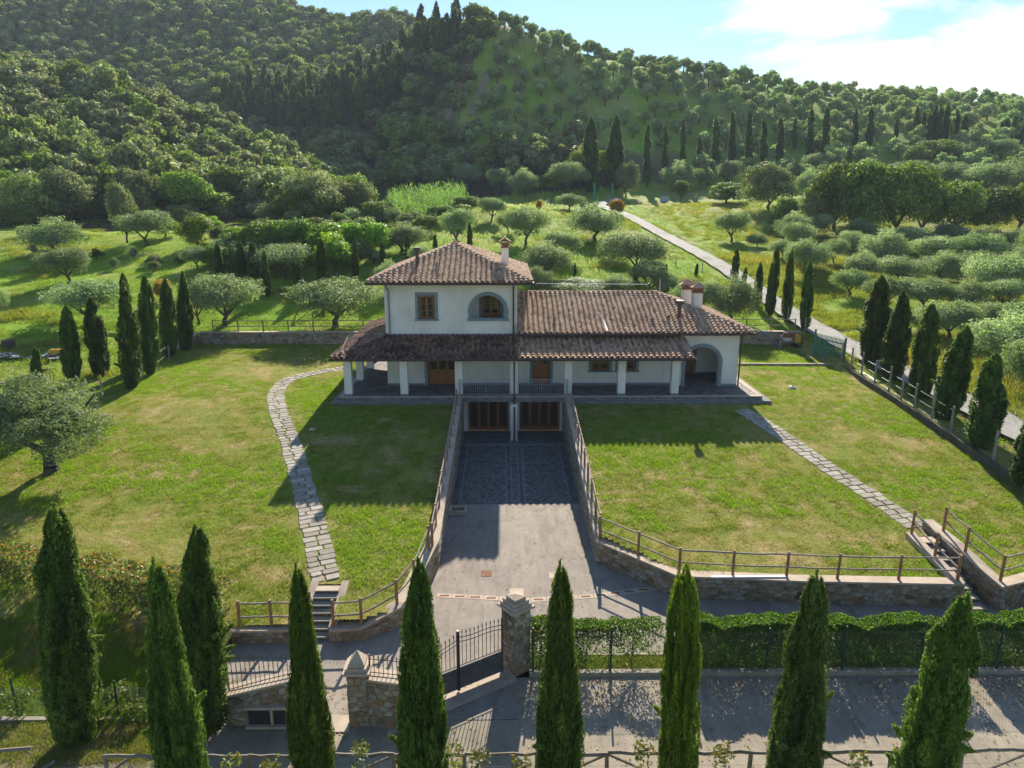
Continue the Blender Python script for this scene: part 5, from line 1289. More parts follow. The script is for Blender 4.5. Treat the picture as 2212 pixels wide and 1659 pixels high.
for i, (spn, sd_) in enumerate([(1, 1), (2, 2), (2, 3), (3, 4)]): CY['near', i] = cyp_mesh('crown', 500 + sd_, 7.6, .56, 230, 230, .12, .038, spn, 9)
for i in range(3): CY['mid', i] = cyp_mesh('crown', 520 + i, 7.6, .56, 110, 150, .21, .062, 1 + (i == 1), 3, pr_=PR_FAR)
for i in range(3): CY['far', i] = cyp_mesh('crown', 530 + i, 7.6, .5, 48, 44, .48, .15, pr_=PR_FAR)
STEM = stem_mesh(.11)

CARD = {'bush': 'olive tree', 'olive': 'olive tree', 'bigolive': 'olive tree', 'oak': 'tree', 'oakgrey': 'tree', 'acacia': 'tree'}
def plant(name, key, x, y, z, h, r, label, cat, group=None, color=(1, 1, 1), rot=None):
    cm_, tm_, H_, R_ = PROTO[key]; rot = rnd.uniform(0, 6.28) if rot is None else rot
    if tm_ is None:
        o_ = bpy.data.objects.new(name, cm_); C.objects.link(o_); o_.location = (x, y, z); o_.rotation_euler = (0, 0, rot); o_.scale = (r / R_, r / R_, h / H_); o_.color = (*color, 1); return setp(o_, label, cat, group)
    o_ = empty(name, (x, y, z), label, cat, group, rot); e_ = rnd.uniform(.86, 1.16); o_.scale = (r / R_ * e_, r / R_ / e_, h / H_)
    for nm, mm in (('crown', cm_), ('trunk', tm_)):
        c_ = bpy.data.objects.new(nm, mm); C.objects.link(c_); c_.parent = o_; c_.color = (*color, 1)
    return o_
def cypress(kind, i, x, y, z, h, r, label, group, lean=(0, 0), color=(1, 1, 1), bend=0):
    o_ = empty('cypress_tree', (x, y, z), label, 'cypress', group, rnd.uniform(0, 6.28)); o_.scale = (r / (.5 if kind == 'far' else .56), r / (.5 if kind == 'far' else .56), h / 7.6)
    e_ = Matrix.Rotation(lean[0], 4, 'Y') @ Matrix.Rotation(lean[1], 4, 'X') @ Matrix.Rotation(o_.rotation_euler.z, 4, 'Z'); o_.rotation_euler = e_.to_euler()
    for nm, mm in (('crown', CY[kind, i]), ('trunk', STEM)):
        c_ = bpy.data.objects.new(nm, mm); C.objects.link(c_); c_.parent = o_; c_.color = (*color, 1)
    return o_

def cyp_at(kind, i, xt, yt, xb, yb, w_, label, group, Y=None, z=None, color=(1, 1, 1)):
    """foot measured on the ground, tip measured by its direction"""
    if Y is None: x, Yy, zz = hit(xb, yb)
    else:
        Yy = Y; zz = z if z is not None else tz1(0, Y); x = aty(xb, yb, Y)[0]
    xt_, zt_ = aty(xt, yt, Yy); zc = Yy * math.cos(PITCH) + (HC - (zz + zt_) / 2) * math.sin(PITCH)
    h = zt_ - zz; return cypress(kind, i, x, Yy, zz, h, w_ / 2 * zc / 1536 * .93, label, group, (math.atan2(xt_ - x, h), 0), color)
# near row, before the lane (feet below the picture)
G1 = 'cypresses in the front row by the lane'
for i, (k, xt, yt, xb, w_, Y, lab) in enumerate([
    (1, 333, 1195, 382, 112, 12.7, 'tall cypress at the left end of the front row, overlapping the cypress behind it'),
    (1, 640, 1208, 668, 98, 12.5, 'twin-tipped cypress standing in front of the left garden steps'),
    (2, 905, 1195, 910, 118, 12.6, 'broad twin-tipped cypress standing in front of the iron gate'),
    (1, 1212, 1203, 1210, 108, 12.6, 'cypress just right of the stone gate pillar, in front of the thin hedge'),
    (0, 1481, 1212, 1474, 88, 12.6, 'slim bright green cypress at the gap in the hedge'),
    (1, 1768, 1222, 1722, 122, 12.6, 'bluish cypress with loose side sprays before the long hedge'),
    (3, 2092, 1262, 2008, 132, 12.6, 'cypress leaning to the right below the right garden steps')]):
    x0, z0 = aty(xb, 1600, Y); g = -3.0
    cyp_at('near', k, xt, yt, xb + (xb - xt) * .2, 1640, w_, lab, G1, Y=Y, z=g, color=((1, 1, 1), (1.0, 1.05, .9), (.9, .95, .9), (1, 1, 1), (1.5, 1.35, .8), (1.15, 1.1, 1.5), (1.2, 1.15, 1.1))[i])
for k, xt, yt, xb, yb, w_, lab in [(1, 118, 1078, 165, 1600, 118, 'thick cypress on the grass at the far left, beside the red-tipped hedge'), (3, 425, 1120, 440, 1585, 112, 'many-tipped dark cypress standing against the low entrance wall')]:
    x, y = atz(xb, yb, ZD); cyp_at('near', k, xt, yt, xb, yb, w_, lab, 'cypresses beside the entrance wall', Y=y, z=ZD)
# right-hand row along the fence
G2 = 'cypresses along the right-hand fence'
for j, (xt, yt, xb, yb, w_) in enumerate([(1905, 592, 1878, 808, 62), (1955, 618, 1922, 845, 58), (2015, 652, 1984, 882, 60), (2090, 700, 2035, 922, 68), (2155, 752, 2118, 978, 74), (2250, 880, 2215, 1040, 70)]):
    Y = (48.5, 44.6, 40.9, 37.3, 33.2, 29.0)[j]; x, _ = aty(xb, yb, Y); z = .35 - (48.5 - Y) * .06
    cyp_at('mid', j % 3, xt, yt, xb, yb, w_, ('wind-bent cypress nearest the green gate, beside the road', 'second cypress from the green gate in the fence row', 'third cypress from the green gate in the fence row', 'fourth cypress from the green gate, leaning over the road', 'ragged fifth cypress from the green gate, with a split crown', 'cypress cut by the right edge of the photo')[j], G2, Y=Y, z=z)
for j, (xt, yt, xb, yb, w_) in enumerate([(1750, 560, 1738, 712, 28), (1712, 530, 1697, 692, 25), (1680, 528, 1662, 682, 25), (1643, 565, 1635, 662, 20), (1612, 575, 1606, 612, 12), (1592, 535, 1587, 602, 18), (1507, 568, 1503, 597, 9), (1440, 567, 1437, 632, 13), (1375, 565, 1372, 625, 13), (1242, 566, 1242, 600, 7)]):
    cyp_at('mid', j % 3, xt, yt, xb, yb, w_, ('slender cypress by the road, closest to the green gate on the far side', 'slender cypress by the road, second behind the gate', 'slender cypress by the road, third behind the gate', 'slender cypress by the road, fourth behind the gate', 'very small cypress between two taller ones by the road', 'cypress at the bend of the fence near the white road', 'tiny cypress above the ridge chimneys', 'small cypress rising above the right end of the ridge', 'small cypress rising above the ridge, left of its pair', 'tiny cypress right of the tall roof chimney')[j], 'young cypresses behind the villa')
# left rows
for j, (xt, yt, xb, yb, w_) in enumerate([(265, 578, 286, 838, 50), (312, 590, 328, 808, 44), (357, 598, 366, 772, 38), (395, 577, 401, 757, 38), (195, 638, 218, 812, 46), (141, 655, 158, 825, 42), (74, 745, 82, 838, 26)]):
    cyp_at('mid', (j + 1) % 3, xt, yt, xb, yb, w_, ('tallest cypress of the row left of the lawn', 'cypress right of the tallest in the left row', 'cypress in the left row with the golden shrub behind it', 'cypress at the corner of the left back wall', 'cypress left of the tallest in the left row', 'cypress with a low side lobe near the slate pile', 'smallest cypress at the far left end of the row')[j], 'cypresses in the row left of the lawn')
for j, (xt, yt, xb, yb, w_) in enumerate([(468, 524, 475, 603, 22), (497, 530, 503, 605, 18), (516, 518, 524, 595, 22), (543, 522, 551, 602, 24), (569, 535, 577, 640, 21), (637, 535, 641, 612, 18), (692, 513, 696, 612, 24), (766, 512, 768, 602, 18), (825, 518, 827, 588, 14), (879, 505, 880, 560, 13), (940, 502, 940, 548, 12), (1014, 480, 1015, 540, 14)]):
    cyp_at('mid', j % 3, xt, yt, xb, yb, w_, ['young cypress, leftmost of the close group of five behind the left railing', 'young cypress, second of the close group behind the left railing', 'young cypress, middle of the close group behind the left railing', 'young cypress, fourth of the close group behind the left railing', 'young cypress by the timber brace behind the left railing', 'young cypress standing alone between two olives behind the left lawn', 'full young cypress before the lime green tree', 'young cypress halfway to the tower behind the left lawn', 'young cypress touching the tower roof on its left', 'young cypress rising over the left slope of the tower roof', 'young cypress rising left of the tower roof peak', 'young cypress rising right of the tower roof peak'][j], 'young cypresses behind the left back wall')
# the avenue on the hill
ORD = 'first second third fourth fifth sixth seventh eighth ninth tenth eleventh twelfth thirteenth fourteenth fifteenth sixteenth seventeenth eighteenth nineteenth twentieth'.split() + ['twenty-' + q for q in 'first second third fourth fifth sixth seventh eighth ninth'.split()]
AV = [(1277, 250, 1275, 415, 36), (1331, 240, 1328, 408, 42), (1400, 265, 1398, 402, 18), (1438, 255, 1436, 385, 14), (1476, 250, 1475, 378, 13), (1511, 290, 1511, 376, 15), (1548, 240, 1546, 370, 18), (1583, 235, 1581, 352, 16), (1620, 235, 1617, 375, 16), (1652, 245, 1650, 350, 17), (1687, 248, 1684, 365, 18), (1719, 253, 1716, 322, 12), (1755, 220, 1748, 352, 17), (1788, 225, 1780, 352, 19), (1850, 235, 1846, 315, 14), (1884, 222, 1877, 315, 16), (1938, 250, 1936, 300, 10), (1983, 228, 1977, 300, 12), (1998, 235, 1995, 297, 11), (2010, 243, 2005, 303, 11), (2023, 226, 2015, 305, 14), (2035, 222, 2025, 307, 14), (2050, 218, 2040, 312, 15), (2070, 235, 2062, 312, 13), (2087, 240, 2080, 312, 16), (2107, 262, 2105, 300, 9), (2165, 262, 2160, 300, 9), (2178, 250, 2172, 300, 14), (2195, 246, 2188, 312, 14), (2209, 252, 2203, 315, 12)]
for j, (xt, yt, xb, yb, w_) in enumerate(AV):
    lab = ['tall thick cypress left of the far road gate', 'thickest tall cypress right of the far road gate, with a pale trunk'][j] if j < 2 else 'slim dark cypress of the hillside avenue, %s from its left end' % ORD[j - 2]
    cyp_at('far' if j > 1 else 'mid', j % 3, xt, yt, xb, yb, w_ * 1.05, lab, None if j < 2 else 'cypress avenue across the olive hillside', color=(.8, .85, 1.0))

# ---- hand-placed trees: (kind, cx, top, base x, base y, width px, colour, label)
W1 = (1, 1, 1); GREY = (1.15, 1.12, 1.25); LIME = (1.25, 1.35, .75)
def tree_at(kind, xb, yb, top, w_, label, group=None, color=W1, name=None, Y=None, z=None, var=None):
    if Y is None: x, y, z = hit(xb, yb)
    else: y = Y; x, _z = aty(xb, yb, Y); z = tz1(x, Y) if z is None else z
    zt = aty(xb, top, y)[1]; zc = y * math.cos(PITCH) + (HC - z) * math.sin(PITCH)
    nm = name or {'olive': 'olive_tree', 'bush': 'olive_tree', 'bigolive': 'olive_tree', 'oak': 'oak_tree', 'oakgrey': 'holm_oak_tree', 'acacia': 'acacia_tree'}[kind]
    v = var if var is not None else (0 if kind == 'bigolive' else rnd.randrange(3))
    return plant(nm, (kind, v), x, y, z, max(1.2, zt - z) * (1.0), w_ / 2 * zc / 1536 * 1.05, label, 'olive tree' if 'olive' in nm else 'tree', group, color)
tree_at('bigolive', 112, 1018, 790, 330, 'large spreading olive tree with forked trunk on the left lawn', None, (1.0, 1.0, .95))
tree_at('olive', -15, 1030, 850, 170, 'olive tree cut by the left edge beside the large lawn olive', None)
G3 = 'olive trees along the left back wall'
tree_at('olive', 487, 705, 590, 165, 'dense olive tree behind the left end of the back wall railing', G3); tree_at('olive', 430, 700, 612, 70, 'small olive tree tucked behind the corner cypress', G3)
tree_at('olive', 725, 705, 592, 190, 'wide low olive tree beside the tower behind the back wall', G3); tree_at('olive', 618, 618, 525, 118, 'olive tree with twisted trunk behind the timber brace', G3, Y=76)
G4 = 'olive trees in the left field'
tree_at('olive', 118, 548, 468, 122, 'rounded olive tree below the dark wood at the left', G4); tree_at('olive', 150, 612, 532, 105, 'loose olive tree on the bank above the left field', G4)
tree_at('olive', 195, 700, 602, 160, 'wide olive tree behind the row of left cypresses', G4); tree_at('olive', 318, 532, 452, 118, 'olive tree on the slope above the young cypress group', G4)
tree_at('olive', 427, 580, 527, 58, 'small silvery olive tree by the earth track', G4, GREY); tree_at('olive', -10, 690, 610, 60, 'olive tree half out of view at the far left edge', G4)
tree_at('oakgrey', 275, 525, 385, 60, 'narrow brown-green oak at the foot of the left wood'); tree_at('acacia', 428, 538, 463, 85, 'yellow-green tree at the foot of the left wood', None, (1.3, 1.15, .8))
G5 = 'olive trees in the meadow behind the villa'
for xb, yb, top, w_, lab in [(1136, 528, 440, 100, 'airy olive tree with bare trunk left in the bright meadow'), (1285, 520, 437, 130, 'olive tree with pale foot beside the bend of the white road'), (988, 530, 448, 78, 'olive tree above the tower roof peak'), (1180, 600, 518, 118, 'olive tree just right of the tower roof'),
    (1372, 598, 502, 150, 'large dark olive tree before the white road'), (1402, 632, 560, 78, 'pale olive between the two small ridge cypresses'), (1245, 640, 598, 145, 'low grey olive behind the wing ridge'), (1578, 700, 592, 115, 'round olive behind the twin chimneys'), (1500, 690, 592, 95, 'olive tree left of the twin chimneys'), (868, 545, 478, 110, 'grey olive tree in front of the reed bed'), (842, 625, 560, 70, 'olive tree touching the left edge of the tower'), (1225, 418, 348, 84, 'dark olive tree left of the far road gate'), (1230, 455, 415, 60, 'pale olive below the far road gate'),
    (930, 640, 560, 60, 'olive hidden behind the tower roof')]:
    if 'hidden' not in lab: tree_at('olive' if top > 0 else 'bush', xb, yb, top, w_, lab, G5)
for xb, yb, top, w_, lab in [(1062, 478, 425, 66, 'olive at the upper left of the bright meadow'), (1098, 505, 455, 48, 'small olive beside the bare-trunked one in the meadow'), (1212, 556, 500, 78, 'olive in the middle of the meadow behind the ridge'), (1325, 560, 505, 72, 'olive between the meadow and the large dark olive'), (1442, 640, 585, 70, 'olive behind the right end of the ridge line'), (1160, 640, 570, 74, 'olive close behind the wing roof beside the tower'), (1330, 645, 590, 90, 'spreading olive behind the middle of the ridge'), (915, 590, 530, 60, 'olive peeping over the left slope of the tower roof')]:
    tree_at('olive', xb, yb, top, w_, lab, G5)
G6 = 'olive trees in the right-hand grove'
RG = [(1580, 522, 455, 95), (1635, 535, 500, 52), (1712, 520, 455, 82), (1765, 522, 460, 72), (1850, 528, 470, 92), (1905, 545, 492, 70), (1962, 552, 488, 88), (2045, 540, 482, 92), (2125, 545, 486, 100), (2200, 545, 490, 90),
      (1690, 562, 512, 60), (1745, 580, 520, 80), (1800, 570, 515, 70), (1865, 600, 540, 95), (1940, 612, 548, 98), (2030, 605, 540, 100), (2110, 600, 535, 92), (2180, 612, 545, 95),
      (1835, 640, 575, 85), (1915, 662, 590, 90), (1995, 668, 592, 110), (2080, 672, 600, 110), (2165, 672, 600, 105), (2050, 735, 640, 130), (2150, 725, 650, 110), (2235, 850, 705, 150), (1985, 720, 660, 80)]
taken6 = []
xs_ = rnd.random
rows6 = [(455, 'back'), (505, 'second'), (530, 'third'), (570, 'fourth'), (635, 'front')]
def row_name(yb): return 'back' if yb < 553 else 'second' if yb < 585 else 'third' if yb < 620 else 'fourth' if yb < 690 else 'front'
EX = []
_g = np.random.RandomState(6); _P = [hit(xb, yb)[:2] for xb, yb, _, _ in RG]
for X_ in np.arange(33, 92, 6.0):
    for Y_ in np.arange(42, 100, 6.0):
        x, y = X_ + _g.uniform(-1.8, 1.8), Y_ + _g.uniform(-1.8, 1.8); a_, b__ = proj(x, y, tz1(x, y))
        if 1690 < a_ < 2330 and 545 < b__ < 900 and x > 31.5 and min(math.hypot(x - q[0], y - q[1]) for q in _P) > 4.6 and not (a_ < 1790 and b__ > 600):
            _P.append((x, y)); zc = y * .97 + 2.5; EX.append((a_, b__, b__ - 4.3 * 1536 / zc * _g.uniform(.85, 1.1), 5.6 * 1536 / zc * _g.uniform(.85, 1.15)))
ALL6 = sorted([(*q, 1) for q in RG] + [(*q, 0) for q in EX]); cn6 = {}
for xb, yb, top, w_, hand in ALL6:
    rn = row_name(yb); cn6[rn] = cn6.get(rn, 0) + 1
    lab = 'grey-green olive in the %s row of the right-hand grove, %s from the left' % (rn, ORD[min(cn6[rn] - 1, 28)])
    tree_at('olive', xb, yb, top, w_ * _g.uniform(.85, 1.1), lab, G6, ((1.12, 1.1, 1.1), (1.25, 1.2, 1.25), (1, 1.02, .95))[int(_g.randint(3))])
# trees between the meadow and the hill
MIDT = [('olive', 1010, 412, 352, 62), ('olive', 1078, 420, 362, 62), ('olive', 1130, 425, 362, 66), ('olive', 960, 405, 355, 50), ('oak', 1180, 412, 372, 52), ('olive', 1465, 412, 345, 80), ('olive', 1512, 408, 362, 40), ('oakgrey', 1352, 425, 350, 45), ('oak', 1255, 402, 322, 50), ('oak', 1310, 402, 320, 52),
        ('olive', 1575, 405, 345, 65), ('oak', 1568, 440, 390, 92), ('oakgrey', 1658, 452, 352, 110), ('oak', 1470, 432, 388, 38), ('olive', 1720, 400, 350, 60), ('olive', 1745, 430, 362, 62), ('olive', 1770, 380, 330, 85), ('olive', 1845, 345, 310, 70),
        ('oak', 1800, 500, 345, 130), ('oak', 1860, 512, 332, 150), ('oak', 1930, 515, 345, 140), ('oak', 1990, 512, 375, 110), ('oak', 2060, 510, 385, 120), ('oak', 2140, 505, 395, 120), ('oak', 2200, 500, 385, 110), ('oakgrey', 1755, 505, 405, 80), ('oak', 1690, 500, 420, 60), ('olive', 2130, 420, 350, 100), ('olive', 2040, 400, 345, 95), ('olive', 1960, 390, 345, 80), ('olive', 2200, 430, 340, 100), ('olive', 2080, 350, 305, 75), ('olive', 2160, 345, 300, 70), ('oak', 2020, 345, 300, 90), ('oak', 1980, 365, 310, 60)]
cnm = {}
for k, xb, yb, top, w_ in sorted(MIDT, key=lambda q: q[1]):
    kk = (k, xb > 1680) if k == 'oak' else k; cnm[kk] = cnm.get(kk, 0) + 1
    lab = {'olive': 'rounded olive tree on the rise beyond the meadow', 'oak': 'dark leafy tree in the belt above the right-hand grove' if xb > 1680 else 'leafy green tree by the far road', 'oakgrey': 'big grey-green oak in the belt beyond the meadow'}[k] + ', %s from the left' % ORD[cnm[kk] - 1]
    tree_at(k, xb, yb, top, w_, lab, {'olive': 'olive trees beyond the meadow', 'oak': 'dark trees above the right-hand grove' if xb > 1680 else 'leafy trees by the far road', 'oakgrey': 'grey-green oaks beyond the meadow'}[k], (1.5, 1.35, .9) if (k == 'oak' and xb < 1330) else W1)
# shrubs of distinct colour
PROTO['autumn', 0] = PROTO['acacia', 0]
def shrub(mat, xb, yb, top, w_, lab, seed):
    if ('sh', mat) not in PROTO: tree_proto(('sh', mat), seed, mat, 4500, 1.6, 2.2, .4, 16, .55, .2, .12, .05)
    x, y, z = hit(xb, yb); zt = aty(xb, top, y)[1]; zc = y * math.cos(PITCH) + (HC - z) * math.sin(PITCH)
    plant('shrub', ('sh', mat), x, y, z, max(1., zt - z), w_ / 2 * zc / 1536, lab, 'shrub')
shrub('autumn', 1330, 468, 428, 50, 'golden autumn shrub at the bend of the white road', 1); shrub('autumn', 1165, 460, 430, 20, 'small orange shrub in the bright meadow', 2); shrub('autumn', 357, 650, 600, 60, 'golden-brown shrub behind the left cypresses', 3)
shrub('acacia', 905, 505, 470, 40, 'yellow-green shrub beside the reed bed', 4); shrub('laurel', 840, 470, 430, 60, 'dark shrub at the foot of the reed bed', 5); shrub('autumn', 985, 372, 335, 52, 'yellow-crowned tree in the dark wood beyond the meadow', 6)
for j, (xb, yb, top, w_) in enumerate([(505, 560, 488, 80), (560, 565, 480, 95), (640, 560, 472, 110), (700, 568, 480, 100), (725, 590, 500, 95), (765, 560, 478, 80), (800, 560, 480, 80)]):
    tree_at('acacia', xb, yb, top, w_, 'bright feathery acacia behind the left back wall, %s from the left' % ORD[j], 'bright acacias behind the left back wall', LIME if j > 2 else W1)

sg_ = np.random.RandomState(91); SC = []
for j in range(44):
    xb = -10 + j * 19.5 + sg_.uniform(-8, 8); SC.append((xb, 478 + 16 * math.sin(xb * .02) + sg_.uniform(-14, 22), sg_.uniform(22, 48)))
for j in range(26): SC.append((sg_.uniform(450, 835), sg_.uniform(520, 585), sg_.uniform(28, 62)))
for j in range(10): SC.append((sg_.uniform(850, 1010), sg_.uniform(455, 520), sg_.uniform(25, 50)))
for j in range(14): SC.append((sg_.uniform(0, 420), sg_.uniform(545, 600), sg_.uniform(12, 26)))
SC.sort(); 
for j, (xb, yb, hp) in enumerate(SC):
    kd = ('oakgrey', 'oak', 'bush', 'acacia')[int(sg_.randint(4)) if xb > 440 else int(sg_.randint(3))]
    tree_at(kd, xb, yb, yb - hp, hp * sg_.uniform(1.1, 1.7), {'oakgrey': 'grey-green scrubby bush', 'oak': 'dark green scrubby bush', 'bush': 'silvery scrubby bush', 'acacia': 'bright green scrubby bush'}[kd] + (' among the acacias behind the left back wall' if xb > 440 and yb > 505 else ' beside the reed bed' if xb > 845 else ' in the open left field' if yb > 535 else ' at the edge of the left field below the wood'), 'scrub between the left field and the wood', LIME if kd == 'acacia' and sg_.rand() < .4 else W1, name='bush')
# ---- near wood on the left slope: trees one can tell apart; then hillside olives; then the wooded mass
rs = np.random.RandomState(21)
def cand_grid(x0, x1, y0, y1, s):
    gx_, gy_ = np.meshgrid(np.arange(x0, x1, s), np.arange(y0, y1, s)); P = np.stack([gx_.ravel() + rs.uniform(-.38, .38, gx_.size) * s, gy_.ravel() + rs.uniform(-.38, .38, gx_.size) * s], 1)
    z = tz(P[:, 0], P[:, 1]); px, py = proj(P[:, 0], P[:, 1], z); return P, z, px, py
KEEP_OUT = [(800, 640), (760, 500), (800, 425), (1010, 425), (1340, 440), (1560, 430), (1760, 520), (2400, 520), (2400, 640)]
fieldL = (lambda px, py: (py > 470))
P, z, px, py = cand_grid(-230, -5, 84, 205, 5.4)
nearw = (px > -260) & (px < 1000) & (py < 478 + 14 * np.sin(px * .021)) & (P[:, 1] < 150) & ~inside(px, py, OLIVE_HILL)
nearw &= ~((px > 780) & (py > 415)) & ~inside(px, py, [(870, 385), (1100, 385), (1100, 470), (870, 470)])
vis = nearw & (px > -60) & (px < 1010)
cnt = 0
order = np.argsort(P[:, 1])
used = np.zeros(len(P), bool)
for i in order:
    if not vis[i] or cnt >= 230: continue
    k = rs.rand(); kind = 'oakgrey' if k < .58 else ('olive' if k < .78 else 'oak'); c_ = [(1, 1, 1), (1.15, 1.1, 1.1), (.9, .95, .85), (1.1, 1.15, .8)][rs.randint(4)]
    near = P[i, 1] < 118; h = rs.uniform(5.2, 8.6); r = rs.uniform(2.9, 4.6)
    if near: plant({'oakgrey': 'holm_oak_tree', 'olive': 'olive_tree', 'oak': 'oak_tree'}[kind], (kind, rs.randint(3)), P[i, 0], P[i, 1], z[i], h, r, {'oakgrey': 'grey-green holm oak at the foot of the left wooded slope', 'olive': 'wild olive at the foot of the left wooded slope', 'oak': 'dark green oak at the foot of the left wooded slope'}[kind], 'tree', {'oakgrey': 'holm oaks at the foot of the left slope', 'olive': 'wild olives at the foot of the left slope', 'oak': 'oaks at the foot of the left slope'}[kind], c_)
    else: plant('holm_oak_tree' if kind != 'oak' else 'oak_tree', ('wfar' if kind != 'oak' else 'dfar', rs.randint(4)), P[i, 0], P[i, 1], z[i], h, r, 'rounded tree partway up the left wooded slope', 'tree', 'trees partway up the left wooded slope', c_)
    used[i] = True; cnt += 1
# hillside olives
P2, z2, px2, py2 = cand_grid(-40, 260, 150, 330, 6.3)
oh = inside(px2, py2, OLIVE_HILL) & (px2 < 2260)
trackL = inside(px2, py2, [(1010, 140), (1022, 140), (985, 262), (962, 262)]) | inside(px2, py2, [(1050, 160), (1062, 160), (1025, 250), (1012, 250)])
oh &= ~trackL & (P2[:, 1] > 152) & ~((px2 > 1480) & (py2 > 345) & (rs.rand(len(px2)) < .35)) & (rs.rand(len(px2)) < .9)
ids = [i for i in np.argsort(P2[:, 1]) if oh[i]]
for i in ids[:285]:
    s_ = rs.uniform(.8, 1.2); plant('olive_tree', ('ofar', rs.randint(4)), P2[i, 0], P2[i, 1], z2[i], 5.0 * s_, 2.55 * s_, 'small olive tree on the terraced hillside above the villa', 'olive tree', 'olive trees on the hillside', [(1.2, 1.2, 1.05), (1.35, 1.3, 1.2), (1.05, 1.1, .95)][rs.randint(3)])
far_ol = ids[285:]
# wooded mass
P3, z3, px3, py3 = cand_grid(-330, 230, 86, 520, 5.8)
wm = (px3 > -420) & (px3 < 2500) & ~inside(px3, py3, OLIVE_HILL) & (py3 < 470)
wm &= ~(inside(px3, py3, [(780, 640), (760, 520), (800, 415), (1010, 400), (1340, 400), (1560, 380), (1900, 430), (2500, 500), (2500, 640)]))
wm &= ~((px3 > 1200) & (P3[:, 1] < 300) & (py3 < 400) & (px3 > 1330)); wm &= ~((px3 > 1180) & (py3 > 120) & (P3[:, 1] < 262) & (px3 > 1262))
wm &= ~((px3 > 780) & (px3 < 1180) & (py3 > 415)) & ~((px3 > 1000) & (py3 > 300) & (px3 < 1100) & (py3 < 330)) 
wm &= (P3[:, 1] > 120) | (px3 < 1000)
taken = P[used]
if len(taken):
    d2 = ((P3[:, None, :] - taken[None, :, :]) ** 2).sum(-1).min(1); wm &= d2 > 16
dark = inside(px3, py3, SPUR_DARK) & (P3[:, 1] > 210)
# dark conifers on the spur: each one told apart
ci = [i for i in np.argsort(P3[:, 1]) if wm[i] and dark[i] and rs.rand() < .8][:70]
for i in ci:
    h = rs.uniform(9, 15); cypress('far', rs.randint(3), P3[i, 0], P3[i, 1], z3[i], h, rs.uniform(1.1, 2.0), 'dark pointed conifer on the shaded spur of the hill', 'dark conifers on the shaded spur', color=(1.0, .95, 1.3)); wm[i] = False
def gn_scatter(name, pts, rot, scl, pid, protos, kind='stuff', label=None):
    me_ = bpy.data.meshes.new(name); me_.vertices.add(len(pts)); me_.vertices.foreach_set('co', np.asarray(pts, np.float32).ravel())
    for nm, tp, arr in (('rot', 'FLOAT_VECTOR', rot), ('scl', 'FLOAT_VECTOR', scl)):
        a = me_.attributes.new(nm, tp, 'POINT'); a.data.foreach_set('vector', np.asarray(arr, np.float32).ravel())
    a = me_.attributes.new('pid', 'INT', 'POINT'); a.data.foreach_set('value', np.asarray(pid, np.int32))
    o_ = bpy.data.objects.new(name, me_); C.objects.link(o_); o_['kind'] = kind
    if label: o_['label'] = label
    ng = bpy.data.node_groups.new(name, 'GeometryNodeTree'); ng.interface.new_socket('Geometry', in_out='INPUT', socket_type='NodeSocketGeometry'); ng.interface.new_socket('Geometry', in_out='OUTPUT', socket_type='NodeSocketGeometry')
    gi = ng.nodes.new('NodeGroupInput'); go = ng.nodes.new('NodeGroupOutput'); jn = ng.nodes.new('GeometryNodeJoinGeometry')
    def na(nm, dt_): n = ng.nodes.new('GeometryNodeInputNamedAttribute'); n.data_type = dt_; n.inputs[0].default_value = nm; return n.outputs[0]
    r_, s_, p_ = na('rot', 'FLOAT_VECTOR'), na('scl', 'FLOAT_VECTOR'), na('pid', 'INT')
    for k, pm in enumerate(protos):
        src = bpy.data.objects.new(name + '_source', pm); oi = ng.nodes.new('GeometryNodeObjectInfo'); oi.inputs['Object'].default_value = src
        ip = ng.nodes.new('GeometryNodeInstanceOnPoints'); cmp_ = ng.nodes.new('FunctionNodeCompare'); cmp_.data_type = 'INT'; cmp_.operation = 'EQUAL'
        ng.links.new(p_, [s for s in cmp_.inputs if s.name == 'A' and s.type == 'INT'][0]); [s for s in cmp_.inputs if s.name == 'B' and s.type == 'INT'][0].default_value = k
        ng.links.new(gi.outputs[0], ip.inputs['Points']); ng.links.new(cmp_.outputs[0], ip.inputs['Selection']); ng.links.new(oi.outputs['Geometry'], ip.inputs['Instance'])
        ng.links.new(r_, ip.inputs['Rotation']); ng.links.new(s_, ip.inputs['Scale']); ng.links.new(ip.outputs[0], jn.inputs[0])
    ng.links.new(jn.outputs[0], go.inputs[0]); md = o_.modifiers.new('scatter', 'NODES'); md.node_group = ng; return o_
ii = np.nonzero(wm)[0]; n = len(ii); s_ = rs.uniform(.8, 1.35, n)
pts = np.stack([P3[ii, 0], P3[ii, 1], z3[ii] - .3], 1); pid = rs.randint(0, 8, n)
gn_scatter('woodland', pts, np.stack([np.zeros(n), np.zeros(n), rs.uniform(0, 6.28, n)], 1), np.stack([s_ * 1.12, s_ * 1.12, s_ * rs.uniform(.8, 1.15, n)], 1), np.where(pid < 5, pid % 4, 4 + pid % 4), [PROTO['wfar', i][0] for i in range(4)] + [PROTO['dfar', i][0] for i in range(4)], label='dense evergreen wood covering the hills behind the villa')
if far_ol:
    n = len(far_ol); s_ = rs.uniform(.75, 1.15, n); fo = np.array(far_ol)
    gn_scatter('olive_grove', np.stack([P2[fo, 0], P2[fo, 1], z2[fo]], 1), np.stack([np.zeros(n), np.zeros(n), rs.uniform(0, 6.28, n)], 1), np.stack([s_] * 3, 1), rs.randint(0, 4, n), [PROTO['ofar', i][0] for i in range(4)], label='upper part of the olive grove on the hill')
print('WOOD', int(wm.sum()), 'OLIVES', len(ids), 'NEARWOOD', cnt)
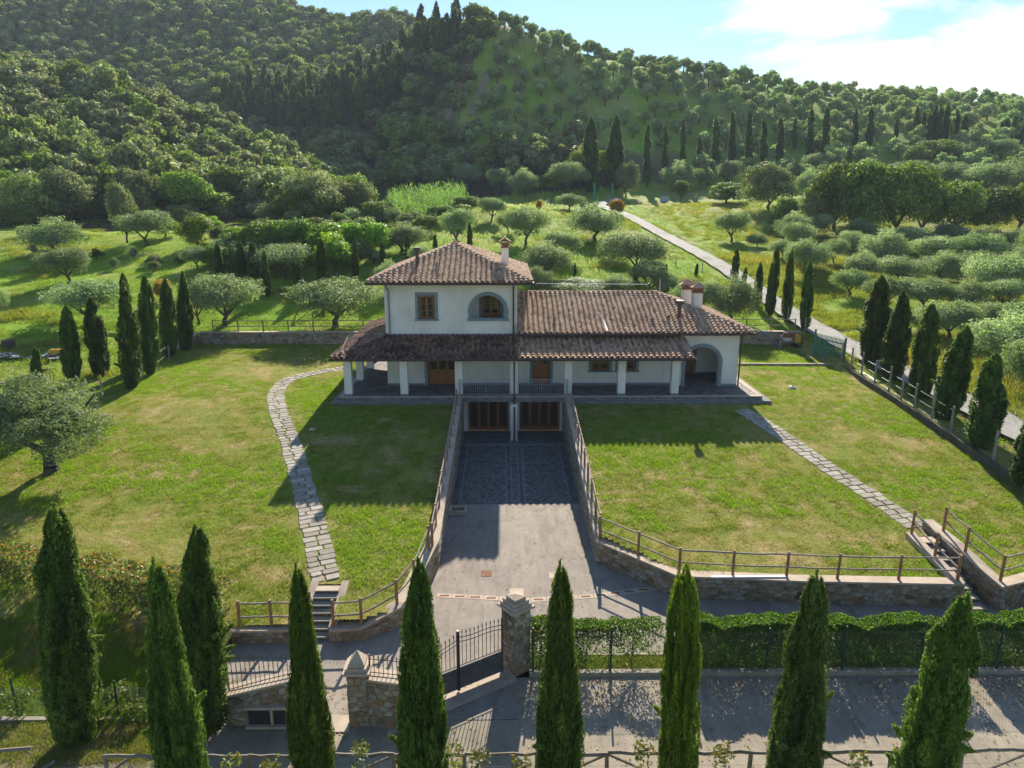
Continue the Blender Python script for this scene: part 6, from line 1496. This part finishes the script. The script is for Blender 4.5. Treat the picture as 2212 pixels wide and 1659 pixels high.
# reed bed
rr = np.random.RandomState(4); Pm = MB()
rg_ = [(845, 470), (835, 430), (900, 412), (990, 405), (1012, 425), (985, 445), (930, 470)]
X_, Y_ = [], []
for (a, b_) in rg_:
    h_ = hit(a, b_ + 22); X_.append(h_[0]); Y_.append(h_[1])
pl = list(zip(X_, Y_)); bx0, bx1, by0, by1 = min(X_), max(X_), min(Y_), max(Y_)
Q = np.stack([rr.uniform(bx0, bx1, 9000), rr.uniform(by0, by1, 9000)], 1); Q = Q[inside(Q[:, 0], Q[:, 1], pl)][:2600]; zq = tz(Q[:, 0], Q[:, 1])
Pc = []; Up = []
for k in range(9):
    hh = rr.uniform(.4, 3.9, len(Q)); Pc.append(np.stack([Q[:, 0] + rr.normal(0, .16, len(Q)), Q[:, 1] + rr.normal(0, .16, len(Q)), zq + hh * (.55 + .3 * np.sin(Q[:, 0] * .9 + Q[:, 1] * .5) + .25 * rr.rand(len(Q)))], 1)); Up.append(np.stack([rr.normal(0, .45, len(Q)), rr.normal(0, .45, len(Q)), np.ones(len(Q))], 1))
Pc = np.concatenate(Pc); Up = np.concatenate(Up); Up /= np.linalg.norm(Up, axis=1, keepdims=True)
me_ = leaves_mesh('reed_bed', Pc, unit(rr, len(Pc)), np.full(len(Pc), .75), .09, rr, M['reed'], rr.uniform(0, 1, len(Pc)), up=Up)
o = bpy.data.objects.new('reed_bed', me_); C.objects.link(o); o['kind'] = 'stuff'; o['label'] = 'bright green reed bed at the foot of the wood'

# ------------------------------------------------------------------ hedges
def hedge(name, label, x0, x1, y0, y1, zb, h, n, mat, seed, density=None, cat='hedge', ln=.068, wd=.045, stems=True, group=None, line=None, tb=0):
    r_ = np.random.RandomState(seed); o_ = empty(name, ((x0 + x1) / 2, (y0 + y1) / 2, zb), label, cat, group); L = x1 - x0
    u = r_.rand(n) * L; v = r_.rand(n); w_ = r_.rand(n)
    f = r_.rand(n); face = r_.rand(n)
    y = np.where(face < .42, y0 + .12 * r_.rand(n), np.where(face < .65, y1 - .12 * r_.rand(n), y0 + (y1 - y0) * r_.rand(n)))
    z = np.where(face >= .65, h - .14 * r_.rand(n) ** 2, h * r_.rand(n) ** .85)
    inner = r_.rand(n) < .2; y = np.where(inner, y0 + (y1 - y0) * r_.rand(n), y); z = np.where(inner, h * r_.rand(n), z)
    wob = .06 * np.sin(u * 2.1 + z * 2) + .07 * np.sin(u * 5.3 + 1 + z * 4) + .05 * np.sin(u * 9 + z * 7); hz = 1 + .035 * np.sin(u * 1.7 + seed) + .03 * np.sin(u * 4.1) + .05 * r_.rand(n)
    P = np.stack([x0 + u, y + wob, zb + z * hz], 1)
    if density is not None: k = r_.rand(n) < density(u / L, z / h); P = P[k]
    if line is not None:
        (ax, ay), (bx, by) = line; P[:, 1] += ay + (by - ay) * (P[:, 0] - ax) / (bx - ax) - (y0 + y1) / 2
    m_ = len(P); Nn = unit(r_, m_) + np.array([0, -.35, .6]); Nn /= np.linalg.norm(Nn, axis=1, keepdims=True)
    tt = r_.uniform(.05, .85, m_) + tb * np.clip((P[:, 2] - zb) / h, 0, 1) ** 3
    off = np.array(o_.location); me_ = leaves_mesh('foliage', P - off, Nn, ln, wd, r_, M[mat], tt); c_ = bpy.data.objects.new('foliage', me_); C.objects.link(c_); c_.parent = o_; c_['kind'] = 'stuff'
    if stems:
        q = MB()
        for k in range(int(L / .7)):
            x = x0 + .3 + k * .7; yy = (y0 + y1) / 2
            if line is not None: yy = line[0][1] + (line[1][1] - line[0][1]) * (x - line[0][0]) / (line[1][0] - line[0][0])
            q = MB(); q.tube((x, yy, zb - .1), (x + .05, yy, zb + h * .8), .022, .012, 5); q.tube((x, yy, zb + h * .35), (x + .22, yy - .1, zb + h * .75), .012, .006, 4); q.build('stem', 'bark', o_)
    return o_
ZH = ZD + .05
hedge('hedge', 'thin see-through hedge right of the tall gate pillar', .75, 4.75, 18.85, 19.40, ZH, 1.38, 22000, 'laurel', 1, lambda u, z: np.clip(np.where(u < .35, .95, .9 - (u - .35) * .75), 0, 1) * np.where(z > .45 + .25 * np.sin(u * 14), 1, np.where(u < .42, .85, .32)))
hedge('hedge', 'dense clipped hedge between the slim bright cypress and the bluish one', 5.65, 9.9, 18.85, 19.45, ZH, 1.45, 40000, 'laurel', 2)
hedge('hedge', 'dense clipped hedge right of the bluish cypress, ending in a ragged gap', 9.95, 12.75, 18.85, 19.45, ZH, 1.42, 27000, 'laurel', 3)
hedge('hedge', 'sparse leggy plant of the hedge with the fence showing through', 12.75, 13.7, 18.9, 19.35, ZH, 1.4, 4500, 'laurel', 4, lambda u, z: np.where(z > .5, .8, .3))
hedge('hedge', 'hedge at the right edge beyond the leaning cypress', 14.2, 19.5, 18.85, 19.5, ZH, 1.45, 42000, 'laurel', 5)
hedge('hedge', 'red-tipped photinia hedge on the left lawn', -19, -9.2, 20.5, 21.7, -2.35, 1.6, 26000, 'photinia', 6, lambda u, z: np.clip(.75 + .4 * np.sin(u * 31) * np.sin(u * 13 + 1), .25, 1), ln=.12, wd=.07, line=((-19, 23.4), (-9.2, 20.9)), tb=.22)
# young shrubs along the lane
for j, (px_, py_, hh, mt) in enumerate([(210, 1545, .7, 'photinia'), (40, 1540, .75, 'photinia'), (268, 1530, .8, 'photinia'), (300, 1550, .55, 'photinia')]):
    x, y = atz(px_, py_, -2.5); hedge('young_shrub', ['small leafy shrub at the foot of the thick left cypress', 'young shrub at the lower left corner by the green post', 'young photinia between the two left cypresses, taller one', 'young photinia between the two left cypresses, lower one'][j], x - .35, x + .35, y - .25, y + .25, -2.62, hh, 420, mt, 40 + j, cat='shrub', ln=.12, wd=.06)
for j, (x, hh) in enumerate([(-7.3, .95), (-6.4, .7), (-5.5, .6), (-3.4, .95), (-2.2, .8), (-1.25, .9), (-.6, .75), (.35, .6), (1.5, .7), (3.2, .9), (5.05, .75), (6.6, .9), (8.3, .6), (9.4, .8)]):
    hedge('young_shrub', 'young photinia seedling in the planting strip before the pole fence', x - .22, x + .22, 13.7, 14.1, -2.75, hh + .72, 210, 'photinia', 60 + j, cat='shrub', ln=.13, wd=.055, stems=True, group='young photinias before the pole fence', tb=.12)

# ------------------------------------------------------------------ wire fences
def mesh_fence(label, pts, h, post_mat, gap=2.4, net=True, ph=None, rz=.03, name='wire_fence', square=False):
    o_ = empty(name, pts[0], label, 'fence'); rg = random.Random(3)
    for i in range(len(pts) - 1):
        A, B = Vector(pts[i]), Vector(pts[i + 1]); L = (B - A).length; n = max(1, round(L / gap))
        for k in range(n + (i == len(pts) - 2)):
            P_ = A + (B - A) * (k / n); q = MB(); hh = (ph or h) * rg.uniform(.93, 1.07)
            if square: q.box(P_.x - .045, P_.x + .045, P_.y - .045, P_.y + .045, P_.z - .1, P_.z + hh)
            else: q.tube((P_.x, P_.y, P_.z - .1), (P_.x + rg.uniform(-.04, .04), P_.y, P_.z + hh), rz, rz, 6)
            q.build('post', post_mat, o_)
        q = MB(); D_ = (B - A) / L
        for hh in ((0.1, h * .5, h - .03)): q.tube(A + Vector((0, 0, hh)), B + Vector((0, 0, hh)), .0035, n=3, cap=False)
        if net:
            s = .09; m_ = int(L / s)
            for k in range(-int(h / s), m_):
                for sg in (1, -1):
                    a0 = k * s; t0 = max(0, -a0); t1 = min(h, L - a0)
                    if t1 <= t0: continue
                    p = lambda t_: A + D_ * (a0 + t_) + Vector((0, 0, t_ if sg > 0 else h - t_))
                    q.tube(p(t0), p(t1), .0028, n=3, cap=False)
        q.build('wire_netting', 'wire', o_, kind='stuff')
mesh_fence('green wire netting fence behind the hedge along the lane', [(.8, 18.7, ZD + .08), (19.6, 18.7, ZD + .08)], 1.32, 'greenpost', 2.35, ph=1.55)
mesh_fence('green wire netting fence across the lower left lawn', [(-19, 16.95, -2.6), (-8.0, 16.95, -2.6)], .95, 'greenpost', 2.6, ph=1.25, rz=.03)
RF = [(fx + .08, fy, float(lawn_z(np.array(fx), np.array(fy))) + .38) for fx, fy in FP]
mesh_fence('wire fence on concrete posts along the road at the right', RF, 1.15, 'concpost', 1.95, ph=1.45, net=False, square=True)
mesh_fence('wire fence on weathered stakes beyond the green gate', [(24.6, 57.5, 1.0), (25.0, 66, 1.6), (24.6, 78, 3.0), (20, 84, 4.0), (-8, 80, 3.6), (-24, 72, 2.6)], 1.2, 'concpost', 3.6, net=False, rz=.05)
LF = [hit(*q) for q in ((400, 772), (343, 800), (272, 838), (222, 862))]
mesh_fence('wire fence on wooden stakes along the left cypress row', [(-25.6, 55, -.1)] + [tuple(q) for q in LF[1:]], 1.2, 'concpost', 3.0, net=False, rz=.045)

# ------------------------------------------------------------------ green gate at the right
o_ = empty('garden_gate', (24.2, 53, .2), 'green steel bar gate standing at the end of the back wall', 'gate'); gz = .05
a, c_ = Vector((24.05, 55.2, gz)), Vector((23.95, 49.6, gz)); a.x, a.y = atz(1757, 765, .1); c_.x, c_.y = atz(1822, 783, .1)
def sg(p, q_, r_, nm, mt='greeniron'): q = MB(); q.tube(p, q_, r_, n=4); q.build(nm, mt, o_)
Zv = Vector((0, 0, 1)); hh = 1.75
for P_, ex in ((a, .25), (c_, .12)): sg(P_ - Zv * .2, P_ + Zv * (hh + ex), .075, 'post')
for z_ in (.12, .62, 1.35): sg(a + Zv * z_, c_ + Zv * z_, .045, 'rail')
for i in range(1, 24):
    P_ = a + (c_ - a) * (i / 24); q = MB(); q.tube(P_ + Zv * .12, P_ + Zv * (hh - .05), .028, n=4); q.build('bar', 'greeniron', o_)
o_ = empty('gate_rail', (24, 46, 0), 'bent green guide rail of the sliding gate beside the fence', 'rail')
p0 = Vector((*atz(1833, 790, .1), .1)); p1 = Vector((*atz(1875, 812, .1), .12)); p2 = Vector((*atz(1893, 825, .1), .12))
sg2 = lambda p, q_, r_: (lambda q: (q.tube(p, q_, r_, n=5), q.build('rail', 'greeniron', o_)))(MB())
sg2(p0, p1, .06); sg2(p1, p2, .06); sg2(p2, p2 - Zv * .55 + Vector((.1, -.4, 0)), .05); sg2(p1 - Zv * .3, p1, .04)

# ------------------------------------------------------------------ cement mixer
mx, my = atz(1700, 748, .05); my = min(my, 56.2); mz = tz1(mx, my)
o_ = empty('cement_mixer', (mx, my, mz), 'rusty cement mixer with cream bowl and yellow motor cover, against the back wall', 'cement mixer')
def prt(nm, mt, fn): q = MB(); fn(q); return q.build(nm, mt, o_)
prt('bowl', 'white', lambda q: (q.tube((mx - .05, my, mz + .55), (mx - .05, my, mz + .85), .30, .46, 14)))
prt('bowl_top', 'rust', lambda q: (q.tube((mx - .05, my, mz + .852), (mx - .05, my, mz + 1.2), .46, .27, 14)))
prt('motor_cover', 'yellow', lambda q: q.hexa([(mx + .5, my - .25, mz + .4), (mx + 1.0, my - .25, mz + .4), (mx + 1.0, my + .25, mz + .4), (mx + .5, my + .25, mz + .4)], [(mx + .55, my - .2, mz + 1.15), (mx + .92, my - .2, mz + 1.05), (mx + .92, my + .2, mz + 1.05), (mx + .55, my + .2, mz + 1.15)]))
prt('frame', 'boxgrey', lambda q: (q.tube((mx - .6, my, mz + .45), (mx + .6, my, mz + .45), .04), q.tube((mx - .6, my, mz), (mx - .6, my, mz + .95), .035), q.tube((mx - .6, my, mz + .9), (mx - .4, my, mz + .9), .03)))
for dy in (-.35, .35): prt('leg', 'boxgrey', lambda q: q.tube((mx - .6, my + dy, mz), (mx - .55, my, mz + .5), .03))
for dy in (-.32, .28): prt('wheel', 'black', lambda q: q.tube((mx + .62, my + dy, mz + .17), (mx + .62, my + dy + .06, mz + .17), .17, n=14))
prt('handwheel', 'rust', lambda q: q.path([(mx - .72, my + .25 * math.cos(k * .5236), mz + .85 + .25 * math.sin(k * .5236)) for k in range(13)], .02, 5))
q = MB(); q.path([(mx - 3.2, my + .6, 1.5), (mx - 2.4, my + .5, 1.45), (mx - 1.8, my + .1, 1.0), (mx - 1.1, my - .1, .35), (mx - .9, my - .2, mz + .05)], .035, 6); o = q.build('hose', 'blue'); setp(o, 'blue hose hanging over the back wall beside the cement mixer', 'hose')

# ------------------------------------------------------------------ odds and ends
x, y = atz(980, 1108, ZD); o_ = empty('stone_trough', (-2.15, 29.6, ZD), 'small old stone trough at the foot of the left drive wall', 'trough')
x, y = -2.2, y
q = MB(); q.box(x - .4, x + .4, y - .28, y - .2, ZD, ZD + .22); q.box(x - .4, x + .4, y + .2, y + .28, ZD, ZD + .22); q.box(x - .4, x - .3, y - .199, y + .199, ZD, ZD + .22); q.box(x + .3, x + .4, y - .199, y + .199, ZD, ZD + .22); q.build('rim', 'coping', o_)
q = MB(); q.box(x - .299, x + .299, y - .199, y + .199, ZD + .02, ZD + .08); q.build('bottom', 'dark', o_)
q = MB(); q.box(7.3, 10.0, 22.73, 22.83, -1.695, -1.655); o = q.build('plank', 'white'); setp(o, 'pale plank lying on top of the front wall', 'plank')
x, y = atz(1710, 836, -.2); z = tz1(x, y); q = MB(); q.ball((x, y, z + .08), .16, 7, 4, .7); q.ball((x + .15, y - .1, z + .06), .1, 6, 4, .8); q.ball((x - .15, y - .12, z + .04), .1, 6, 4, .4)
q.v = [(a + rnd.uniform(-.03, .03), b_ + rnd.uniform(-.03, .03), c_ + rnd.uniform(-.02, .02)) for a, b_, c_ in q.v]; o = q.build('stone', 'white'); setp(o, 'white lump of stone lying alone on the right lawn', 'stone')
for (px_, py_), lab in (((675, 934), 'small pale inspection cover in the shade on the left lawn'), ((1748, 774), 'small pale flat stone on the grass near the green gate')):
    x, y = atz(px_, py_, -.8 if px_ < 900 else -.1); z = tz1(x, y); q = MB(); q.box(x - .16, x + .16, y - .13, y + .13, z - .05, z + .07); o = q.build('inspection_cover', 'coping'); setp(o, lab, 'cover')
q = MB(); q.hexa([(17.0, 50.15, -.35), (24.3, 49.9, -.35), (24.3, 50.1, -.35), (17.0, 50.35, -.35)], [(17.0, 50.15, -.02), (24.3, 49.9, .0), (24.3, 50.1, .0), (17.0, 50.35, -.02)]); q.box(16.0, 16.98, 50.16, 50.36, -.35, -.02); kindstruct(q.build('kerb', 'coping'))
# left corner: slate pile, stump, rusty plough, yellow crate
X, Y, Z = hit(22, 800)[0], 49, 0
def gp(px_, py_): return hit(px_, py_)
x, y, z = gp(20, 752); q = MB(); q.tube((x, y, z), (x, y, z + .65), .48, .42, 9); o = q.build('stump', 'bark'); setp(o, 'cut tree stump in the field at the far left', 'stump')
for nm, (px_, py_), lab in (('slate_pile', (97, 775), 'low pile of old slates behind the small left cypress'), ('slate_pile', (12, 772), 'spread pile of slates at the very left edge')):
    x, y, z = gp(px_, py_); o_ = empty(nm, (x, y, z), lab, 'pile', 'piles of slates'); rg = random.Random(px_)
    for i in range(26):
        a, b_ = rg.uniform(-1.2, 1.2), rg.uniform(-.5, .5); h_ = .05 + .32 * rg.random() * (1 - abs(a) / 1.5); mt4 = Matrix.Translation((x + a, y + b_, z + h_)) @ Matrix.Rotation(rg.uniform(0, 3), 4, 'Z') @ Matrix.Rotation(rg.uniform(-.35, .35), 4, 'X')
        q = MB(); q.box(-.25, .25, -.17, .17, -.02, .02); mm = to_mesh(q, 'slate', 'slate'); place('slate', mm, mt4, o_)
x, y, z = gp(124, 772); q = MB(); q.box(x - .45, x + .45, y - .3, y + .3, z, z + .55); q.box(x - .36, x + .36, y - .24, y + .24, z + .551, z + .62); q.tube((x - .2, y, z + .62), (x + .2, y, z + .62), .05); o = q.build('crate', 'yellow'); setp(o, 'worn yellow metal crate beside the slate pile', 'crate')
x, y, z = gp(62, 832); o_ = empty('plough', (x, y, z), 'rusty old plough frame with curved tines in the left field', 'plough')
for p0, p1, r_ in [((-1.6, 0, .2), (1.2, .3, 1.0), .05), ((-1.5, .5, .1), (1.0, .8, .9), .05), ((-1.2, 0, .3), (-1.0, .6, .25), .04), ((1.0, .2, .9), (1.0, .9, .85), .04), ((.8, .4, .9), (.5, .4, 1.7), .03), ((-.3, .2, .6), (1.5, -.4, .1), .04)]:
    q = MB(); q.tube((x + p0[0], y + p0[1], z + p0[2]), (x + p1[0], y + p1[1], z + p1[2]), r_, n=5); q.build('beam', 'rust', o_)
for i in range(7):
    xx = x - .1 + i * .24; q = MB(); q.path([(xx, y + .3, z + .85), (xx + .25, y + .2, z + .7), (xx + .32, y + .05, z + .35), (xx + .12, y - .1, z)], .025, 5); q.build('tine', 'rust', o_)
x, y, z = gp(12, 832); q = MB(); q.box(x - 1.3, x + 1.0, y - .1, y + .1, z + .1, z + .2); o = q.build('plank', 'rail'); setp(o, 'weathered plank on the ground left of the plough', 'plank')
# timber brace, trellis
x, y, z = gp(668, 640); y = 66; x = aty(668, 640, 66)[0]; z = tz1(x, y); o_ = empty('corner_brace', (x, y, z), 'grey timber corner brace of the fence behind the left olives', 'brace')
for p1 in ((-1.2, .2, 0), (1.9, -.3, 0), (.1, .8, 0), (0, 0, 0)): q = MB(); q.tube((x, y, z + 1.7), (x + p1[0], y + p1[1], z), .06, n=6); q.build('strut', 'concpost', o_)
# far road gate
for j, px_ in enumerate((1283, 1322)):
    x, y, z = gp(px_, 430); q = MB(); q.box(x - .2, x + .2, y - .2, y + .2, z, z + 3.2); q.box(x - .26, x + .26, y - .26, y + .26, z + 3.2, z + 3.3); o = q.build('gate_post', 'greeniron'); setp(o, ('slim green gate post left of the far road bend', 'slim green gate post right of the far road bend')[j], 'gate post', 'far gate posts')
x, y, z = gp(1435, 436); q = MB(); q.box(x - .9, x + .9, y - .4, y + .4, z, z + 1.1); q.box(x - 1.0, x + 1.0, y - .5, y + .5, z + 1.1, z + 1.2); q.box(x - .05, x + .05, y - .43, y - .401, z + .05, z + 1.05); q.tube((x - .7, y, z + 1.2), (x - .7, y, z + 1.5), .05); o = q.build('utility_box', 'boxgrey'); setp(o, 'pale grey utility box at the top of the dry field', 'box')
# rubble at the end of the left wall
rg = random.Random(2); o_ = empty('rubble', (-9.1, 20.4, ZD), 'loose boulders at the broken end of the low left wall', 'boulders')
for i in range(9):
    q = MB(); c_ = (-9.15 + rg.uniform(-.35, .25), 20.5 + rg.uniform(-.25, .4), ZD + rg.uniform(.05, .6)); q.ball(c_, rg.uniform(.16, .28), 7, 5, .7); q.v = [(a + rg.uniform(-.04, .04), b_ + rg.uniform(-.04, .04), d_ + rg.uniform(-.03, .03)) for a, b_, d_ in q.v]; q.cur = .5; q.build('boulder', 'coping', o_)
# earth tracks on the hill
def track(pix, w_):
    P_ = [hit(*q)[:2] for q in pix]; return ribbon('hill_track', resample(P_, 2.0), w_, 'trackearth', .35, 3)
M['trackearth'] = simple('track_earth', (.22, .15, .10), (.32, .24, .15), .5, .95, 6, .6, .05)
kindstruct(track([(962, 262), (975, 225), (1000, 170), (1015, 140)], 3.0), 'earth track climbing the hill between wood and olives'); kindstruct(track([(1018, 250), (1035, 205), (1055, 160)], 2.4), 'second earth track climbing among the hill olives')

# ------------------------------------------------------------------ grass
rs = np.random.RandomState(77)
def tuft(seed, n, R_, h, w_):
    r_ = np.random.RandomState(seed); P = np.stack([r_.normal(0, R_, n), r_.normal(0, R_, n), np.zeros(n)], 1); a = r_.uniform(0, 6.28, n); ln = h * r_.uniform(.5, 1.25, n); le = r_.uniform(.15, .9, n)
    side = np.stack([-np.sin(a), np.cos(a), np.zeros(n)], 1) * w_ / 2; tip = P + np.stack([np.cos(a) * le * ln, np.sin(a) * le * ln, ln], 1)
    V = np.stack([P - side, P + side, tip], 1).reshape(-1, 3); return mesh_np('tuft', V, np.arange(3 * n).reshape(n, 3), M['grassblade'], None)
def grass_mesh(seed, n, R_, h, w_, lo, hi):
    m_ = tuft(seed, n, R_, h, w_); a = m_.attributes.new('tint', 'FLOAT', 'FACE'); a.data.foreach_set('value', np.random.RandomState(seed).uniform(lo, hi, n).astype(np.float32)); return m_
TU = [grass_mesh(1, 26, .10, .075, .016, .5, 1), grass_mesh(2, 24, .09, .06, .015, .25, .7), grass_mesh(3, 20, .10, .05, .014, 0, .35), grass_mesh(4, 34, .24, .22, .03, .5, 1), grass_mesh(5, 34, .26, .30, .03, .1, .6), grass_mesh(6, 40, .3, .42, .03, 0, .3)]
n = 70000; X = rs.uniform(-26, 23.3, n); Y = rs.uniform(19, 57.5, n); 
k = rs.rand(n) < np.clip(34 / Y, .45, 1) ; X, Y = X[k], Y[k]
X2 = rs.uniform(-19, -8.5, 14000); Y2 = rs.uniform(16.9, 21, 14000); X3 = rs.uniform(.9, 20, 4500); Y3 = rs.uniform(18.8, 19.48, 4500)
X = np.concatenate([X, X2]); Y = np.concatenate([Y, Y2])
ok = ~inside(X, Y, YARD) & ~((X > -10.4) & (X < 15.95) & (Y > 40.5) & (Y < 53.5))
X, Y = X[ok], Y[ok]
for Pth, wd_ in ((PATHL, .56), (PATHR, .50)):
    A_ = np.array(Pth); d = np.full(len(X), 9.)
    for q in A_[::2]: d = np.minimum(d, np.hypot(X - q[0], Y - q[1]))
    k = (d > wd_) | (rs.rand(len(X)) < .03); X, Y = X[k], Y[k]
Z = tz(X, Y); S3 = smn(np.stack([X, Y, Z], 1), .55, 31) + .6 * smn(np.stack([X, Y, Z], 1), 1.9, 32) + .45 * smn(np.stack([X, Y, Z], 1), 4.5, 33)
pid = np.where(S3 > .12, 0, np.where(S3 > -.22, 1, 2)); dens = np.where(S3 < -.42, .3, 1.0); k = rs.rand(len(X)) < dens
X, Y, Z, pid = X[k], Y[k], Z[k], pid[k]
X6 = rs.uniform(-20, -8.3, 1900); Y6 = rs.uniform(15.2, 16.7, 1900); X3 = np.concatenate([X3, X6]); Y3 = np.concatenate([Y3, Y6])
X = np.concatenate([X, X3]); Y = np.concatenate([Y, Y3]); Z = np.concatenate([Z, np.full(len(X3), ZD + .04)]); pid = np.concatenate([pid, rs.randint(1, 3, len(X3))])
n = len(X); s_ = rs.uniform(.7, 1.3, n)
gn_scatter('lawn_grass', np.stack([X, Y, Z], 1), np.stack([np.zeros(n), np.zeros(n), rs.uniform(0, 6.28, n)], 1), np.stack([s_ * 1.25, s_ * 1.25, s_], 1), pid, TU[:3], label='short mown grass of the garden lawns')
# rough meadow grass behind and beside
n = 52000; ang = rs.uniform(-.68, .68, n); D_ = 58 + 92 * rs.rand(n) ** 1.2; X = D_ * np.tan(ang); Y = D_
X4 = rs.uniform(24.4, 60, 16000); Y4 = rs.uniform(24, 60, 16000); X5 = rs.uniform(-60, -25, 9000); Y5 = rs.uniform(30, 60, 9000)
X = np.concatenate([X, X4, X5]); Y = np.concatenate([Y, Y4, Y5]); Z = tz(X, Y)
rpn = np.array(rp); d = np.full(len(X), 99.)
for q in rpn[::2]: d = np.minimum(d, np.hypot(X - q[0], Y - q[1]))
k = (d > 1.55) & ~((Y > 57) & (Y < 58.6)); X, Y, Z = X[k], Y[k], Z[k]
right = X > 24 + (Y - 58) * .0
S3 = smn(np.stack([X, Y, Z], 1), .25, 41) + .5 * smn(np.stack([X, Y, Z], 1), .9, 42)
pid = np.where(right & (X > 27.5), np.where(S3 > .3, 0, np.where(S3 > -.4, 1, 2)), np.where(S3 > -.35, 0, 1)); k = rs.rand(len(X)) < np.where(pid == 0, .55, .9); X, Y, Z, pid = X[k], Y[k], Z[k], pid[k]
n = len(X); s_ = rs.uniform(.6, 1.3, n); sc3 = np.where(pid == 0, .55, 1.0)
gn_scatter('meadow_grass', np.stack([X, Y, Z], 1), np.stack([np.zeros(n), np.zeros(n), rs.uniform(0, 6.28, n)], 1), np.stack([s_ * 1.3, s_ * 1.3, s_ * sc3], 1), pid, TU[3:], label='rough meadow grass around the olives and the road')

# fallen leaves and grit
n = 2600; X = np.concatenate([rs.uniform(-9, 20, 1700), rs.uniform(-2.4, 3.3, 300), rs.uniform(-9, 14, 600)]); Y = np.concatenate([18.5 - np.abs(rs.normal(0, .8, 1700)), rs.uniform(22, 31, 300), rs.uniform(14.2, 16.5, 600)])
lf = mesh_np('leaf', [(-.03, 0, .01), (0, .018, .0), (.035, 0, .012), (0, -.018, 0)], [(0, 1, 2, 3)], M['autumn'], [.4])
s_ = rs.uniform(.6, 1.5, n); gn_scatter('fallen_leaves', np.stack([X, Y, np.full(n, ZD + .004)], 1), np.stack([rs.normal(0, .2, n), rs.normal(0, .2, n), rs.uniform(0, 6.28, n)], 1), np.stack([s_] * 3, 1), np.zeros(n), [lf], label='dry leaves scattered on the lane and drive')

# ------------------------------------------------------------------ haze
hz = MB(); hz.box(-670, 670, -310, 870, -40, 135); o = hz.build('haze', 'dark'); o['kind'] = 'stuff'; o.data.materials.clear()
m = bpy.data.materials.new('haze'); m.use_nodes = True; t = m.node_tree; t.nodes.clear(); ou = t.nodes.new('ShaderNodeOutputMaterial'); pvn = t.nodes.new('ShaderNodeVolumePrincipled')
pvn.inputs['Density'].default_value = .00023; pvn.inputs['Color'].default_value = (.75, .87, 1, 1); pvn.inputs['Anisotropy'].default_value = .0; t.links.new(pvn.outputs[0], ou.inputs['Volume']); o.data.materials.append(m)
